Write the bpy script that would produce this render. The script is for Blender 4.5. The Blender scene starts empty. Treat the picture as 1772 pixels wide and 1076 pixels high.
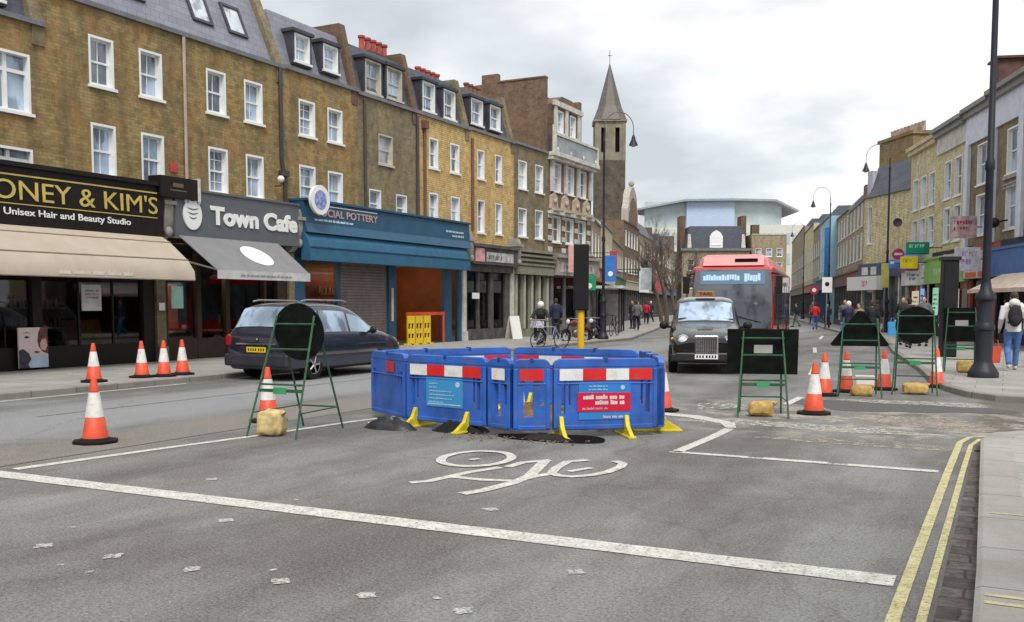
import bpy, bmesh, math, random
from mathutils import Vector, Matrix, noise as mnoise
R = math.radians
C = bpy.context.scene
COL = C.collection
random.seed(7)

# ------------------------------------------------------------------ camera
cam = bpy.data.objects.new('camera', bpy.data.cameras.new('camera'))
COL.objects.link(cam); C.camera = cam
cam.location = (0, 0, 1.6)
cam.rotation_euler = (R(90 - 4.0), 0, R(27.2))
cam.data.sensor_width = 36.0
cam.data.lens = 36.0 * 1658 / 1772
cam.data.shift_y = 105 / 1772
cam.data.clip_end = 3000

# ------------------------------------------------------------------ sky and sun
SUN_EL, SUN_AZ = R(54), R(146)          # azimuth measured clockwise from +Y
W = bpy.data.worlds.new('World'); C.world = W; W.use_nodes = True
nt = W.node_tree; nt.nodes.clear()
def wn(t, **k):
    n = nt.nodes.new(t)
    for a, b in k.items(): setattr(n, a, b)
    return n
out = wn('ShaderNodeOutputWorld'); bg = wn('ShaderNodeBackground'); bg.inputs[1].default_value = 0.1
sky = wn('ShaderNodeTexSky', sky_type='NISHITA', sun_disc=False, sun_elevation=SUN_EL, sun_rotation=SUN_AZ)
tc = wn('ShaderNodeTexCoord'); sep = wn('ShaderNodeSeparateXYZ'); nt.links.new(tc.outputs['Generated'], sep.inputs[0])
zz = wn('ShaderNodeMath', operation='ADD'); zz.inputs[1].default_value = 0.22; nt.links.new(sep.outputs[2], zz.inputs[0])
zm = wn('ShaderNodeMath', operation='MAXIMUM'); zm.inputs[1].default_value = 0.06; nt.links.new(zz.outputs[0], zm.inputs[0])
dx = wn('ShaderNodeMath', operation='DIVIDE'); nt.links.new(sep.outputs[0], dx.inputs[0]); nt.links.new(zm.outputs[0], dx.inputs[1])
dy = wn('ShaderNodeMath', operation='DIVIDE'); nt.links.new(sep.outputs[1], dy.inputs[0]); nt.links.new(zm.outputs[0], dy.inputs[1])
cv = wn('ShaderNodeCombineXYZ'); nt.links.new(dx.outputs[0], cv.inputs[0]); nt.links.new(dy.outputs[0], cv.inputs[1])
n1 = wn('ShaderNodeTexNoise'); n1.inputs['Scale'].default_value = 1.15; n1.inputs['Detail'].default_value = 5; n1.inputs['Roughness'].default_value = 0.5
mp = wn('ShaderNodeMapping'); mp.inputs['Location'].default_value = (3.1, 0.6, 0); nt.links.new(cv.outputs[0], mp.inputs[0]); nt.links.new(mp.outputs[0], n1.inputs['Vector'])
rp = wn('ShaderNodeValToRGB'); cr = rp.color_ramp
cr.elements[0].position = 0.37; cr.elements[0].color = (3.4, 3.62, 3.8, 1)
cr.elements[1].position = 0.57; cr.elements[1].color = (6.3, 6.3, 6.2, 1)
e = cr.elements.new(0.48); e.color = (4.5, 4.7, 4.8, 1)
gd = wn('ShaderNodeVectorMath', operation='DOT_PRODUCT'); gd.inputs[1].default_value = Vector((-0.12, 0.9, 0.42)).normalized(); nt.links.new(tc.outputs['Generated'], gd.inputs[0])
gm = wn('ShaderNodeMapRange'); gm.inputs[1].default_value = 0.90; gm.inputs[2].default_value = 1.0; gm.inputs[3].default_value = 0.0; gm.inputs[4].default_value = 0.07; nt.links.new(gd.outputs['Value'], gm.inputs[0])
ga = wn('ShaderNodeMath', operation='ADD'); nt.links.new(n1.outputs['Fac'], ga.inputs[0]); nt.links.new(gm.outputs[0], ga.inputs[1])
nt.links.new(ga.outputs[0], rp.inputs[0])   # thinner cloud over the far end of the street
mx = wn('ShaderNodeMix', data_type='RGBA'); mx.inputs[0].default_value = 0.93
nt.links.new(sky.outputs[0], mx.inputs[6]); nt.links.new(rp.outputs[0], mx.inputs[7])
nt.links.new(mx.outputs[2], bg.inputs[0]); nt.links.new(bg.outputs[0], out.inputs[0])
sun = bpy.data.objects.new('sun', bpy.data.lights.new('sun', 'SUN')); COL.objects.link(sun)
sun.data.energy = 1.5; sun.data.angle = R(24); sun.data.color = (1, 0.96, 0.9)
sd = Vector((math.sin(SUN_AZ) * math.cos(SUN_EL), math.cos(SUN_AZ) * math.cos(SUN_EL), math.sin(SUN_EL)))
sun.rotation_euler = sd.to_track_quat('Z', 'Y').to_euler()
C.view_settings.view_transform = 'Standard'; C.view_settings.look = 'None'
C.view_settings.exposure = 0.92; C.view_settings.gamma = 1

# ------------------------------------------------------------------ materials
MC = {}
class NT:
    def __init__(s, name):
        s.m = bpy.data.materials.new(name); s.m.use_nodes = True; s.t = s.m.node_tree; s.t.nodes.clear()
        s.o = s.n('ShaderNodeOutputMaterial'); s.b = s.n('ShaderNodeBsdfPrincipled'); s.l(s.b.outputs[0], s.o.inputs[0])
    def n(s, t, **k):
        x = s.t.nodes.new(t)
        for a, b in k.items(): setattr(x, a, b)
        return x
    def l(s, a, b): s.t.links.new(a, b)
    def pos(s, scale=(1, 1, 1), obj=False):
        g = s.n('ShaderNodeTexCoord').outputs['Object'] if obj else s.n('ShaderNodeNewGeometry').outputs['Position']
        m = s.n('ShaderNodeMapping'); m.inputs['Scale'].default_value = scale; s.l(g, m.inputs[0]); return m.outputs[0]
    def noise(s, vec, sc, det=3, rough=0.55):
        x = s.n('ShaderNodeTexNoise'); x.inputs['Scale'].default_value = sc; x.inputs['Detail'].default_value = det
        x.inputs['Roughness'].default_value = rough; s.l(vec, x.inputs['Vector']); return x.outputs['Fac']
    def ramp(s, fac, stops):
        r = s.n('ShaderNodeValToRGB'); e = r.color_ramp.elements
        def c4(c): return (c, c, c, 1) if isinstance(c, (int, float)) else tuple(c) + (1,)
        e[0].position, e[0].color = stops[0][0], c4(stops[0][1]); e[1].position, e[1].color = stops[-1][0], c4(stops[-1][1])
        for p, c in stops[1:-1]:
            q = e.new(p); q.color = c4(c)
        s.l(fac, r.inputs[0]); return r.outputs[0]
    def mix(s, a, b, f, mode='MIX'):
        x = s.n('ShaderNodeMix', data_type='RGBA', blend_type=mode)
        for v, i in ((a, 6), (b, 7)):
            if isinstance(v, tuple): x.inputs[i].default_value = v + (1,)
            else: s.l(v, x.inputs[i])
        if isinstance(f, (int, float)): x.inputs[0].default_value = f
        else: s.l(f, x.inputs[0])
        return x.outputs[2]
    def bump(s, h, st=0.3, d=0.01):
        x = s.n('ShaderNodeBump'); x.inputs['Strength'].default_value = st; x.inputs['Distance'].default_value = d
        s.l(h, x.inputs['Height']); s.l(x.outputs[0], s.b.inputs['Normal'])

def mat(name, col, rough=0.6, metal=0.0, var=0.18, sc=3.0, spec=0.5, coat=0.0, grime=0.0):
    if name in MC: return MC[name]
    k = NT(name); p = k.pos()
    a = tuple(min(1, c * (1 - var)) for c in col); b = tuple(min(1, c * (1 + var)) for c in col)
    f = k.noise(p, sc, 4); c = k.mix(a, b, k.ramp(f, [(0.3, 0.0), (0.7, 1.0)]))
    if grime:
        c = k.mix(c, (.16, .14, .12), k.ramp(k.noise(p, 7, 7, .78), [(.5, 0.0), (.66, grime)]))
        c = k.mix(c, (.42, .4, .38), k.ramp(k.noise(k.pos((1, 1, 6)), 9, 6, .8), [(.62, 0.0), (.7, grime * .7)]))
    k.l(c, k.b.inputs['Base Color']); k.b.inputs['Roughness'].default_value = rough; k.b.inputs['Metallic'].default_value = metal
    k.b.inputs['Specular IOR Level'].default_value = spec; k.b.inputs['Coat Weight'].default_value = coat
    MC[name] = k.m; return k.m

def brick(name, c1, c2, c3, dirt=0.5, mortar=(0.2, 0.175, 0.13), soot=(0.07, 0.06, 0.045)):
    if name in MC: return MC[name]
    k = NT(name)
    g = k.n('ShaderNodeNewGeometry'); s = k.n('ShaderNodeSeparateXYZ'); k.l(g.outputs['Position'], s.inputs[0])
    ad = k.n('ShaderNodeMath', operation='ADD'); k.l(s.outputs[0], ad.inputs[0]); k.l(s.outputs[1], ad.inputs[1])
    cb = k.n('ShaderNodeCombineXYZ'); k.l(ad.outputs[0], cb.inputs[0]); k.l(s.outputs[2], cb.inputs[1])
    bt = k.n('ShaderNodeTexBrick'); k.l(cb.outputs[0], bt.inputs['Vector'])
    bt.inputs['Scale'].default_value = 1; bt.inputs['Brick Width'].default_value = 0.235; bt.inputs['Row Height'].default_value = 0.078
    bt.inputs['Mortar Size'].default_value = 0.008; bt.inputs['Color1'].default_value = c1 + (1,); bt.inputs['Color2'].default_value = c2 + (1,)
    bt.inputs['Mortar'].default_value = mortar + (1,); bt.inputs['Bias'].default_value = -0.1
    p = k.pos(); c = k.mix(bt.outputs['Color'], c3, k.ramp(k.noise(p, 1.1, 5, 0.65), [(0.42, 0.0), (0.68, 0.75)]))
    c = k.mix(c, (0.55, 0.5, 0.42), k.ramp(k.noise(p, 4.5, 5, 0.75), [(0.48, 0.0), (0.68, 0.7)]), 'MULTIPLY')
    st = k.noise(k.pos((1.3, 1.3, 0.22)), 1.6, 5, 0.6)
    c = k.mix(c, soot, k.ramp(st, [(0.42, 0.0), (0.7, dirt)]))
    c = k.mix(c, (0.6, 0.6, 0.46), k.ramp(k.noise(p, 2.6, 6, 0.8), [(0.45, 0.0), (0.62, 0.75)]), 'MULTIPLY')
    c = k.mix(c, (0.5, 0.47, 0.4), k.ramp(k.noise(p, 14, 3, 0.8), [(0.6, 0.0), (0.85, 0.35)]))
    k.l(c, k.b.inputs['Base Color']); k.b.inputs['Roughness'].default_value = 0.9
    k.bump(bt.outputs['Fac'], -0.4, 0.01)
    MC[name] = k.m; return k.m

def slate(name, c1, c2):
    if name in MC: return MC[name]
    k = NT(name)
    g = k.n('ShaderNodeNewGeometry'); s = k.n('ShaderNodeSeparateXYZ'); k.l(g.outputs['Position'], s.inputs[0])
    ad = k.n('ShaderNodeMath', operation='ADD'); k.l(s.outputs[0], ad.inputs[0]); k.l(s.outputs[1], ad.inputs[1])
    cb = k.n('ShaderNodeCombineXYZ'); k.l(ad.outputs[0], cb.inputs[0]); k.l(s.outputs[2], cb.inputs[1])
    bt = k.n('ShaderNodeTexBrick'); k.l(cb.outputs[0], bt.inputs['Vector']); bt.inputs['Scale'].default_value = 1
    bt.inputs['Brick Width'].default_value = 0.3; bt.inputs['Row Height'].default_value = 0.2; bt.inputs['Mortar Size'].default_value = 0.006
    bt.inputs['Color1'].default_value = c1 + (1,); bt.inputs['Color2'].default_value = c2 + (1,); bt.inputs['Mortar'].default_value = tuple(x * 0.5 for x in c1) + (1,)
    c = k.mix(bt.outputs['Color'], (0.62, 0.6, 0.58), k.ramp(k.noise(k.pos(), 1.5, 5, 0.6), [(0.35, 0.0), (0.8, 0.5)]), 'MULTIPLY')
    k.l(c, k.b.inputs['Base Color']); k.b.inputs['Roughness'].default_value = 0.55; k.bump(bt.outputs['Fac'], -0.5, 0.01)
    MC[name] = k.m; return k.m

def paving(name, c1, c2, w, h, mort, rot=0.0):
    k = NT(name); m = k.n('ShaderNodeMapping'); m.inputs['Rotation'].default_value = (0, 0, rot); m.inputs['Location'].default_value = (w * .37 if w > 5 else 0, 0, 0)
    g = k.n('ShaderNodeNewGeometry'); k.l(g.outputs['Position'], m.inputs[0])
    bt = k.n('ShaderNodeTexBrick'); k.l(m.outputs[0], bt.inputs['Vector']); bt.inputs['Scale'].default_value = 1
    bt.inputs['Brick Width'].default_value = w; bt.inputs['Row Height'].default_value = h; bt.inputs['Mortar Size'].default_value = 0.008
    bt.inputs['Color1'].default_value = c1 + (1,); bt.inputs['Color2'].default_value = c2 + (1,); bt.inputs['Mortar'].default_value = mort + (1,)
    p = k.pos(); c = k.mix(bt.outputs['Color'], (0.6, 0.57, 0.52), k.ramp(k.noise(p, 1.3, 6, 0.7), [(0.4, 0.0), (0.75, 0.7)]), 'MULTIPLY')
    c = k.mix(c, (0.45, 0.42, 0.38), k.ramp(k.noise(p, 55, 3, 0.8), [(0.5, 0.0), (0.75, 0.5)]), 'MULTIPLY')
    v = k.n('ShaderNodeTexVoronoi'); v.inputs['Scale'].default_value = 3.2; k.l(p, v.inputs['Vector'])
    c = k.mix(c, (0.1, 0.095, 0.09), k.ramp(v.outputs['Distance'], [(0.05, 0.5), (0.075, 0.0)]))
    k.l(c, k.b.inputs['Base Color']); k.b.inputs['Roughness'].default_value = 0.85; k.bump(bt.outputs['Fac'], -0.5, 0.006)
    MC[name] = k.m; return k.m

def setts(name):
    k = NT(name); p = k.pos(); w = k.n('ShaderNodeMix', data_type='VECTOR'); nz = k.n('ShaderNodeTexNoise'); nz.inputs['Scale'].default_value = 3; k.l(p, nz.inputs['Vector']); k.l(p, w.inputs[4]); k.l(nz.outputs['Color'], w.inputs[5]); w.inputs[0].default_value = .07
    bt = k.n('ShaderNodeTexBrick'); k.l(w.outputs[1], bt.inputs['Vector']); bt.inputs['Scale'].default_value = 1; bt.inputs['Brick Width'].default_value = .23; bt.inputs['Row Height'].default_value = .19; bt.inputs['Mortar Size'].default_value = .013; bt.inputs['Mortar Smooth'].default_value = .6
    bt.inputs['Color1'].default_value = (.19, .165, .145, 1); bt.inputs['Color2'].default_value = (.075, .062, .052, 1); bt.inputs['Mortar'].default_value = (.045, .038, .032, 1)
    c = k.mix(bt.outputs['Color'], (.1, .055, .04), k.ramp(k.noise(p, 2.2, 5, .7), [(.5, 0.0), (.65, .55)]))
    c = k.mix(c, (.3, .3, .3), k.ramp(k.noise(p, 7, 7, .85), [(.38, 0.0), (.6, .9)]), 'MULTIPLY')
    k.l(c, k.b.inputs['Base Color']); k.b.inputs['Roughness'].default_value = .8; k.bump(bt.outputs['Fac'], -.6, .02); return k.m
M_gut = setts('granite_setts')

def paint_mat(name, col, wear=0.5, sc=9.0):
    """thermoplastic road paint: worn through to the asphalt by noise"""
    k = NT(name); p = k.pos()
    c = k.mix(col, tuple(x * 0.6 for x in col), k.ramp(k.noise(p, 7, 6, 0.75), [(0.35, 0.0), (0.7, 1.0)]))
    k.l(c, k.b.inputs['Base Color']); k.b.inputs['Roughness'].default_value = 0.75
    tr = k.n('ShaderNodeBsdfTransparent'); ms = k.n('ShaderNodeMixShader')
    f = k.noise(p, sc * 2.2, 5, 0.85); f = k.ramp(f, [(wear - 0.06, 0.0), (wear + 0.06, 1.0)])
    k.l(f, ms.inputs[0]); k.l(tr.outputs[0], ms.inputs[1]); k.l(k.b.outputs[0], ms.inputs[2]); k.l(ms.outputs[0], k.o.inputs[0])
    MC[name] = k.m; return k.m

def glass_pane(name, tint=(0.19, 0.24, 0.31), var=0.6, sc=0.55, rough=0.08):
    if name in MC: return MC[name]
    k = NT(name); p = k.pos()
    f = k.noise(p, sc, 2); c = k.mix(tuple(t * (1 - var) for t in tint), tuple(min(0.8, t * (1 + var * 2.2)) for t in tint), k.ramp(f, [(0.35, 0.0), (0.62, 1.0)]))  # pale grey-blue of reflected sky is put into the base colour
    c = k.mix(c, (0.03, 0.035, 0.04), k.ramp(k.noise(k.pos((1.7, 1.7, 0.9)), 1.3, 3), [(0.52, 0.0), (0.6, 0.55)]))
    k.l(c, k.b.inputs['Base Color']); k.b.inputs['Roughness'].default_value = rough; k.b.inputs['Specular IOR Level'].default_value = 0.9
    k.bump(k.noise(p, 1.2, 2), 0.12, 0.02)
    MC[name] = k.m; return k.m

def clear_glass(name, refl=0.14, tint=(0.8, 0.84, 0.84)):
    if name in MC: return MC[name]
    k = NT(name); tr = k.n('ShaderNodeBsdfTransparent'); tr.inputs[0].default_value = tint + (1,)
    gl = k.n('ShaderNodeBsdfGlossy'); gl.inputs['Roughness'].default_value = 0.03
    fr = k.n('ShaderNodeFresnel'); fr.inputs[0].default_value = 1.5
    ma = k.n('ShaderNodeMath', operation='ADD'); ma.inputs[1].default_value = refl - 0.04; k.l(fr.outputs[0], ma.inputs[0])
    ms = k.n('ShaderNodeMixShader'); k.l(ma.outputs[0], ms.inputs[0]); k.l(tr.outputs[0], ms.inputs[1]); k.l(gl.outputs[0], ms.inputs[2]); k.l(ms.outputs[0], k.o.inputs[0])
    MC[name] = k.m; return k.m

def emit(name, col, st):
    if name in MC: return MC[name]
    k = NT(name); k.b.inputs['Base Color'].default_value = col + (1,); k.b.inputs['Emission Color'].default_value = col + (1,)
    k.b.inputs['Emission Strength'].default_value = st; MC[name] = k.m; return k.m

def asphalt():
    k = NT('asphalt'); p = k.pos()
    g = k.n('ShaderNodeNewGeometry'); s = k.n('ShaderNodeSeparateXYZ'); k.l(g.outputs['Position'], s.inputs[0])
    long = k.noise(k.pos((1.0, 0.09, 1)), 0.9, 5, 0.6)           # wheel tracks run along the street
    c = k.ramp(long, [(0.32, (0.15, 0.146, 0.138)), (0.5, (0.205, 0.203, 0.193)), (0.66, (0.265, 0.265, 0.255))])
    c = k.mix(c, (0.6, 0.575, 0.55), k.ramp(k.noise(k.pos((1, .55, 1)), 0.6, 7, 0.68), [(0.44, 0.0), (0.58, 0.85)]), 'MULTIPLY')
    # lighter, smoother far lane between the kerbside strip and the centre line
    m = k.n('ShaderNodeMapRange'); m.inputs[1].default_value = -16; m.inputs[2].default_value = 0; k.l(s.outputs[0], m.inputs[0])
    lane = k.ramp(m.outputs[0], [(0.15, 0.0), (0.18, 0.75), (0.33, 0.8), (0.36, 0.1), (0.46, 0.0)])
    c = k.mix(c, (0.29, 0.30, 0.31), lane)
    brn = k.ramp(m.outputs[0], [(0.36, 0.0), (0.39, 0.7), (0.455, 0.6), (0.46, 0.0)])
    c = k.mix(c, (0.23, 0.2, 0.175), brn)
    wet = k.ramp(m.outputs[0], [(0.977, 0.0), (0.984, 0.8), (1.0, 0.85)])
    c = k.mix(c, (0.105, 0.09, 0.075), wet)                       # dirt lying in the gutter
    # dusty broken-up patch where the side road meets
    d = k.n('ShaderNodeVectorMath', operation='DISTANCE'); d.inputs[1].default_value = (-1.6, 13.6, 0); k.l(k.pos((0.55, 1.3, 1)), d.inputs[0])
    d.inputs[1].default_value = (-1.6 * 0.55, 14.0 * 1.3, 0)
    near2 = k.n('ShaderNodeMapRange'); near2.inputs[1].default_value = 4.0; near2.inputs[2].default_value = 0.6; k.l(d.outputs['Value'], near2.inputs[0])
    du = k.mix((0.0, 0.0, 0.0), near2.outputs[0], k.ramp(k.noise(p, 1.6, 7, 0.75), [(0.5, 0.0), (0.58, 1.0)]))
    c = k.mix(c, (0.42, 0.37, 0.31), du)
    c = k.mix(c, (0.07, 0.068, 0.065), k.ramp(k.noise(p, 0.9, 7, 0.72), [(0.58, 0.0), (0.7, 0.4)]))
    c = k.mix(c, (0.27, 0.255, 0.23), k.ramp(k.noise(p, 2.3, 8, 0.75), [(0.6, 0.0), (0.72, 0.55)]))
    c = k.mix(c, (0.25, 0.25, 0.25), k.ramp(k.noise(p, 42, 5, 0.9), [(0.47, 0.0), (0.62, 0.85)]), 'MULTIPLY')
    c = k.mix(c, (0.56, 0.55, 0.52), k.ramp(k.noise(p, 60, 4, 0.9), [(0.54, 0.0), (0.68, 0.7)]))
    # cracks and patch joints
    v = k.n('ShaderNodeTexVoronoi', feature='DISTANCE_TO_EDGE'); v.inputs['Scale'].default_value = 0.3
    wv = k.n('ShaderNodeMix', data_type='VECTOR'); k.l(p, wv.inputs[4]); nz = k.n('ShaderNodeTexNoise'); nz.inputs['Scale'].default_value = 1.8; nz.inputs['Detail'].default_value = 6; k.l(p, nz.inputs['Vector']); k.l(nz.outputs['Color'], wv.inputs[5]); wv.inputs[0].default_value = 0.35
    k.l(wv.outputs[1], v.inputs['Vector'])
    c = k.mix(c, (0.06, 0.058, 0.055), k.ramp(v.outputs['Distance'], [(0.0, 0.3), (0.005, 0.0)]))
    k.l(c, k.b.inputs['Base Color']); k.b.inputs['Roughness'].default_value = 0.82; k.b.inputs['Specular IOR Level'].default_value = 0.35
    k.bump(k.noise(p, 90, 3, 0.8), 0.5, 0.006)
    return k.m

M_asph = asphalt()
M_side = mat('side_road_asphalt', (0.11, 0.108, 0.105), 0.9, var=0.3, sc=2)
M_pave = paving('concrete_slabs', (0.36, 0.35, 0.325), (0.3, 0.29, 0.27), 0.9, 0.6, (0.14, 0.13, 0.12))
M_paveR = paving('pavement_slabs', (0.42, 0.41, 0.38), (0.35, 0.345, 0.33), 0.62, 0.88, (0.16, 0.15, 0.14), R(90))
M_kerb = paving('kerb_stone', (0.27, 0.255, 0.23), (0.22, 0.21, 0.195), 50, 0.91, (0.1, 0.095, 0.09))
M_white = paint_mat('white_road_paint', (0.68, 0.67, 0.61), 0.41, 14)
M_worn = paint_mat('worn_white_road_paint', (0.66, 0.65, 0.6), 0.49)
M_yel = paint_mat('yellow_road_paint', (0.62, 0.56, 0.3), 0.41, 16)
M_wh = mat('white_gloss_paint', (0.78, 0.79, 0.78), 0.4, var=0.06)
M_wht = mat('off_white_render', (0.55, 0.53, 0.48), 0.8, var=0.25)
M_stucco = mat('pale_blue_white_stucco', (0.62, 0.66, 0.74), 0.8, var=0.1)
M_stone = mat('grey_stone', (0.32, 0.3, 0.26), 0.85, var=0.25)
M_lead = mat('lead_grey', (0.16, 0.165, 0.18), 0.6, var=0.25)
M_blk = mat('black_gloss', (0.010, 0.010, 0.012), 0.5, var=0.2, spec=0.3)
M_rub = mat('black_rubber', (0.014, 0.014, 0.014), 0.8, var=0.3, spec=.2)
M_iron = mat('navy_iron_paint', (0.017, 0.017, 0.028), 0.5, var=0.25, spec=.35)
M_pane = glass_pane('window_glass')
M_paneD = glass_pane('dark_window_glass', (0.05, 0.055, 0.06))
M_paneL = glass_pane('pale_window_glass', (0.38, 0.42, 0.45), 0.35)
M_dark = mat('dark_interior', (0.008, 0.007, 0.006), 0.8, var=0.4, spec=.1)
M_B1 = brick('stock_brick_olive', (0.39, 0.29, 0.11), (0.24, 0.175, 0.065), (0.37, 0.2, 0.075), 0.55)
M_B2 = brick('stock_brick_tan', (0.42, 0.3, 0.115), (0.28, 0.2, 0.075), (0.42, 0.23, 0.085), 0.45)
M_B3 = brick('stock_brick_grey', (0.29, 0.235, 0.14), (0.2, 0.165, 0.1), (0.33, 0.25, 0.14), 0.5)
M_B4 = brick('yellow_brick', (0.78, 0.56, 0.23), (0.6, 0.42, 0.17), (0.7, 0.45, 0.18), 0.2)
M_B5 = brick('brown_red_brick', (0.22, 0.13, 0.085), (0.14, 0.085, 0.06), (0.24, 0.14, 0.085), 0.4)
M_B6 = brick('pale_yellow_brick', (0.85, 0.75, 0.47), (0.72, 0.62, 0.37), (0.7, 0.6, 0.38), 0.12)
M_B7 = brick('far_brown_brick', (0.46, 0.38, 0.25), (0.34, 0.28, 0.19), (0.4, 0.29, 0.18), 0.3)
M_chim = brick('chimney_brick', (0.16, 0.085, 0.055), (0.12, 0.07, 0.05), (0.19, 0.1, 0.06), 0.5)
M_cheek = mat('dark_lead_cheek', (0.045, 0.045, 0.055), 0.6, var=0.3)
M_slate = slate('pale_slate', (0.26, 0.27, 0.32), (0.21, 0.22, 0.27))
M_slateD = slate('dark_slate', (0.1, 0.11, 0.14), (0.075, 0.085, 0.11))
M_pot = mat('red_clay_pot', (0.36, 0.07, 0.05), 0.7, var=0.3)
M_steel = mat('galvanised_steel', (0.4, 0.4, 0.4), 0.4, 0.7)
M_chrome = mat('chrome', (0.75, 0.75, 0.76), 0.15, 1.0, 0.05)

# ------------------------------------------------------------------ mesh builder
class MB:
    def __init__(s): s.v = []; s.f = []; s.mi = []; s.k = 0; s.sm = []; s.smooth = False; s.T = None
    def add(s, vs, fs):
        b = len(s.v)
        s.v += [tuple(s.T @ Vector(p)) if s.T else tuple(p) for p in vs]
        for f in fs: s.f.append([b + i for i in f]); s.mi.append(s.k); s.sm.append(s.smooth)
        return s
    def m(s, k): s.k = k; return s
    def quad(s, a, b, c, d): return s.add([a, b, c, d], [(0, 1, 2, 3)])
    def box(s, x0, y0, z0, x1, y1, z1):
        if x0 > x1: x0, x1 = x1, x0
        if y0 > y1: y0, y1 = y1, y0
        if z0 > z1: z0, z1 = z1, z0
        return s.add([(x0, y0, z0), (x1, y0, z0), (x1, y1, z0), (x0, y1, z0), (x0, y0, z1), (x1, y0, z1), (x1, y1, z1), (x0, y1, z1)],
                     [(3, 2, 1, 0), (4, 5, 6, 7), (0, 1, 5, 4), (1, 2, 6, 5), (2, 3, 7, 6), (3, 0, 4, 7)])
    def prism(s, poly, axis, a, b):
        """poly is a list of 2D points; axis 'x' -> (y,z), 'y' -> (x,z), 'z' -> (x,y)"""
        def P(p, t): return {'x': (t, p[0], p[1]), 'y': (p[0], t, p[1]), 'z': (p[0], p[1], t)}[axis]
        n = len(poly); ar = sum(poly[i][0] * poly[(i + 1) % n][1] - poly[(i + 1) % n][0] * poly[i][1] for i in range(n))
        if (ar < 0) != (axis == 'y'): poly = poly[::-1]
        if a > b: a, b = b, a
        vs = [P(p, a) for p in poly] + [P(p, b) for p in poly]
        fs = [tuple(range(n - 1, -1, -1)), tuple(range(n, 2 * n))] + [(i, (i + 1) % n, n + (i + 1) % n, n + i) for i in range(n)]
        return s.add(vs, fs)
    def tube(s, pts, r, n=8, caps=True):
        pts = [Vector(p) for p in pts]; rs = r if isinstance(r, (list, tuple)) else [r] * len(pts)
        sm = s.smooth; s.smooth = True; vs = []; up = None
        for i, p in enumerate(pts):
            d = (pts[min(i + 1, len(pts) - 1)] - pts[max(i - 1, 0)])
            d = d.normalized() if d.length > 1e-9 else Vector((0, 0, 1))
            if up is None:
                up = Vector((0, 0, 1)) if abs(d.z) < 0.9 else Vector((1, 0, 0))
            a = up - d * up.dot(d)
            if a.length < 1e-6: a = Vector((1, 0, 0)) - d * d.x
            a.normalize(); up = a; b = d.cross(a)
            for j in range(n):
                t = 2 * math.pi * j / n; vs.append(p + (a * math.cos(t) + b * math.sin(t)) * rs[i])
        fs = []
        for i in range(len(pts) - 1):
            for j in range(n):
                fs.append((i * n + j, i * n + (j + 1) % n, (i + 1) * n + (j + 1) % n, (i + 1) * n + j))
        s.add(vs, fs); s.smooth = False
        if caps:
            s.add(vs[:n], [tuple(range(n - 1, -1, -1))]); s.add(vs[-n:], [tuple(range(n))])
        s.smooth = sm; return s
    def lathe(s, prof, n=16, c=(0, 0, 0), axis='z'):
        """prof: (radius, height) pairs"""
        sm = s.smooth; s.smooth = True; vs = []
        for r, h in prof:
            for j in range(n):
                t = 2 * math.pi * j / n; x, y = r * math.cos(t), r * math.sin(t)
                p = {'z': (x, y, h), 'x': (h, x, y), 'y': (y, h, x)}[axis]
                vs.append((p[0] + c[0], p[1] + c[1], p[2] + c[2]))
        fs = [(i * n + j, i * n + (j + 1) % n, (i + 1) * n + (j + 1) % n, (i + 1) * n + j) for i in range(len(prof) - 1) for j in range(n)]
        s.add(vs, fs); s.smooth = False
        s.add(vs[:n], [tuple(range(n - 1, -1, -1))]); s.add(vs[-n:], [tuple(range(n))]); s.smooth = sm; return s
    def ball(s, c, r, n=10, m=7):
        rx, ry, rz = r if isinstance(r, (list, tuple)) else (r, r, r)
        sm = s.smooth; s.smooth = True; vs = [(c[0], c[1], c[2] - rz)]
        for i in range(1, m):
            a = math.pi * i / m - math.pi / 2
            for j in range(n):
                t = 2 * math.pi * j / n; vs.append((c[0] + rx * math.cos(a) * math.cos(t), c[1] + ry * math.cos(a) * math.sin(t), c[2] + rz * math.sin(a)))
        vs.append((c[0], c[1], c[2] + rz)); fs = [(0, 1 + (j + 1) % n, 1 + j) for j in range(n)]
        for i in range(m - 2):
            for j in range(n): fs.append((1 + i * n + j, 1 + i * n + (j + 1) % n, 1 + (i + 1) * n + (j + 1) % n, 1 + (i + 1) * n + j))
        t = len(vs) - 1; b = 1 + (m - 2) * n; fs += [(b + j, b + (j + 1) % n, t) for j in range(n)]
        s.add(vs, fs); s.smooth = sm; return s
    def wall(s, x0, x1, z0, z1, y, holes, dep=0.16):
        """front face (looking towards -y) at depth y with rectangular holes (x0,x1,z0,z1) and their reveals"""
        xs = sorted(set([x0, x1] + [q for h in holes for q in h[:2] if x0 < q < x1])); zs = sorted(set([z0, z1] + [q for h in holes for q in h[2:4] if z0 < q < z1]))
        for i in range(len(xs) - 1):
            for j in range(len(zs) - 1):
                cx, cz = (xs[i] + xs[i + 1]) / 2, (zs[j] + zs[j + 1]) / 2
                if any(h[0] < cx < h[1] and h[2] < cz < h[3] for h in holes): continue
                s.quad((xs[i], y, zs[j]), (xs[i + 1], y, zs[j]), (xs[i + 1], y, zs[j + 1]), (xs[i], y, zs[j + 1]))
        for a, b, c, d in [h[:4] for h in holes]:
            Y = y + dep
            s.quad((a, y, c), (a, y, d), (a, Y, d), (a, Y, c)); s.quad((b, y, c), (b, Y, c), (b, Y, d), (b, y, d))
            s.quad((a, y, d), (b, y, d), (b, Y, d), (a, Y, d)); s.quad((a, y, c), (a, Y, c), (b, Y, c), (b, y, c))
        return s
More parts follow.
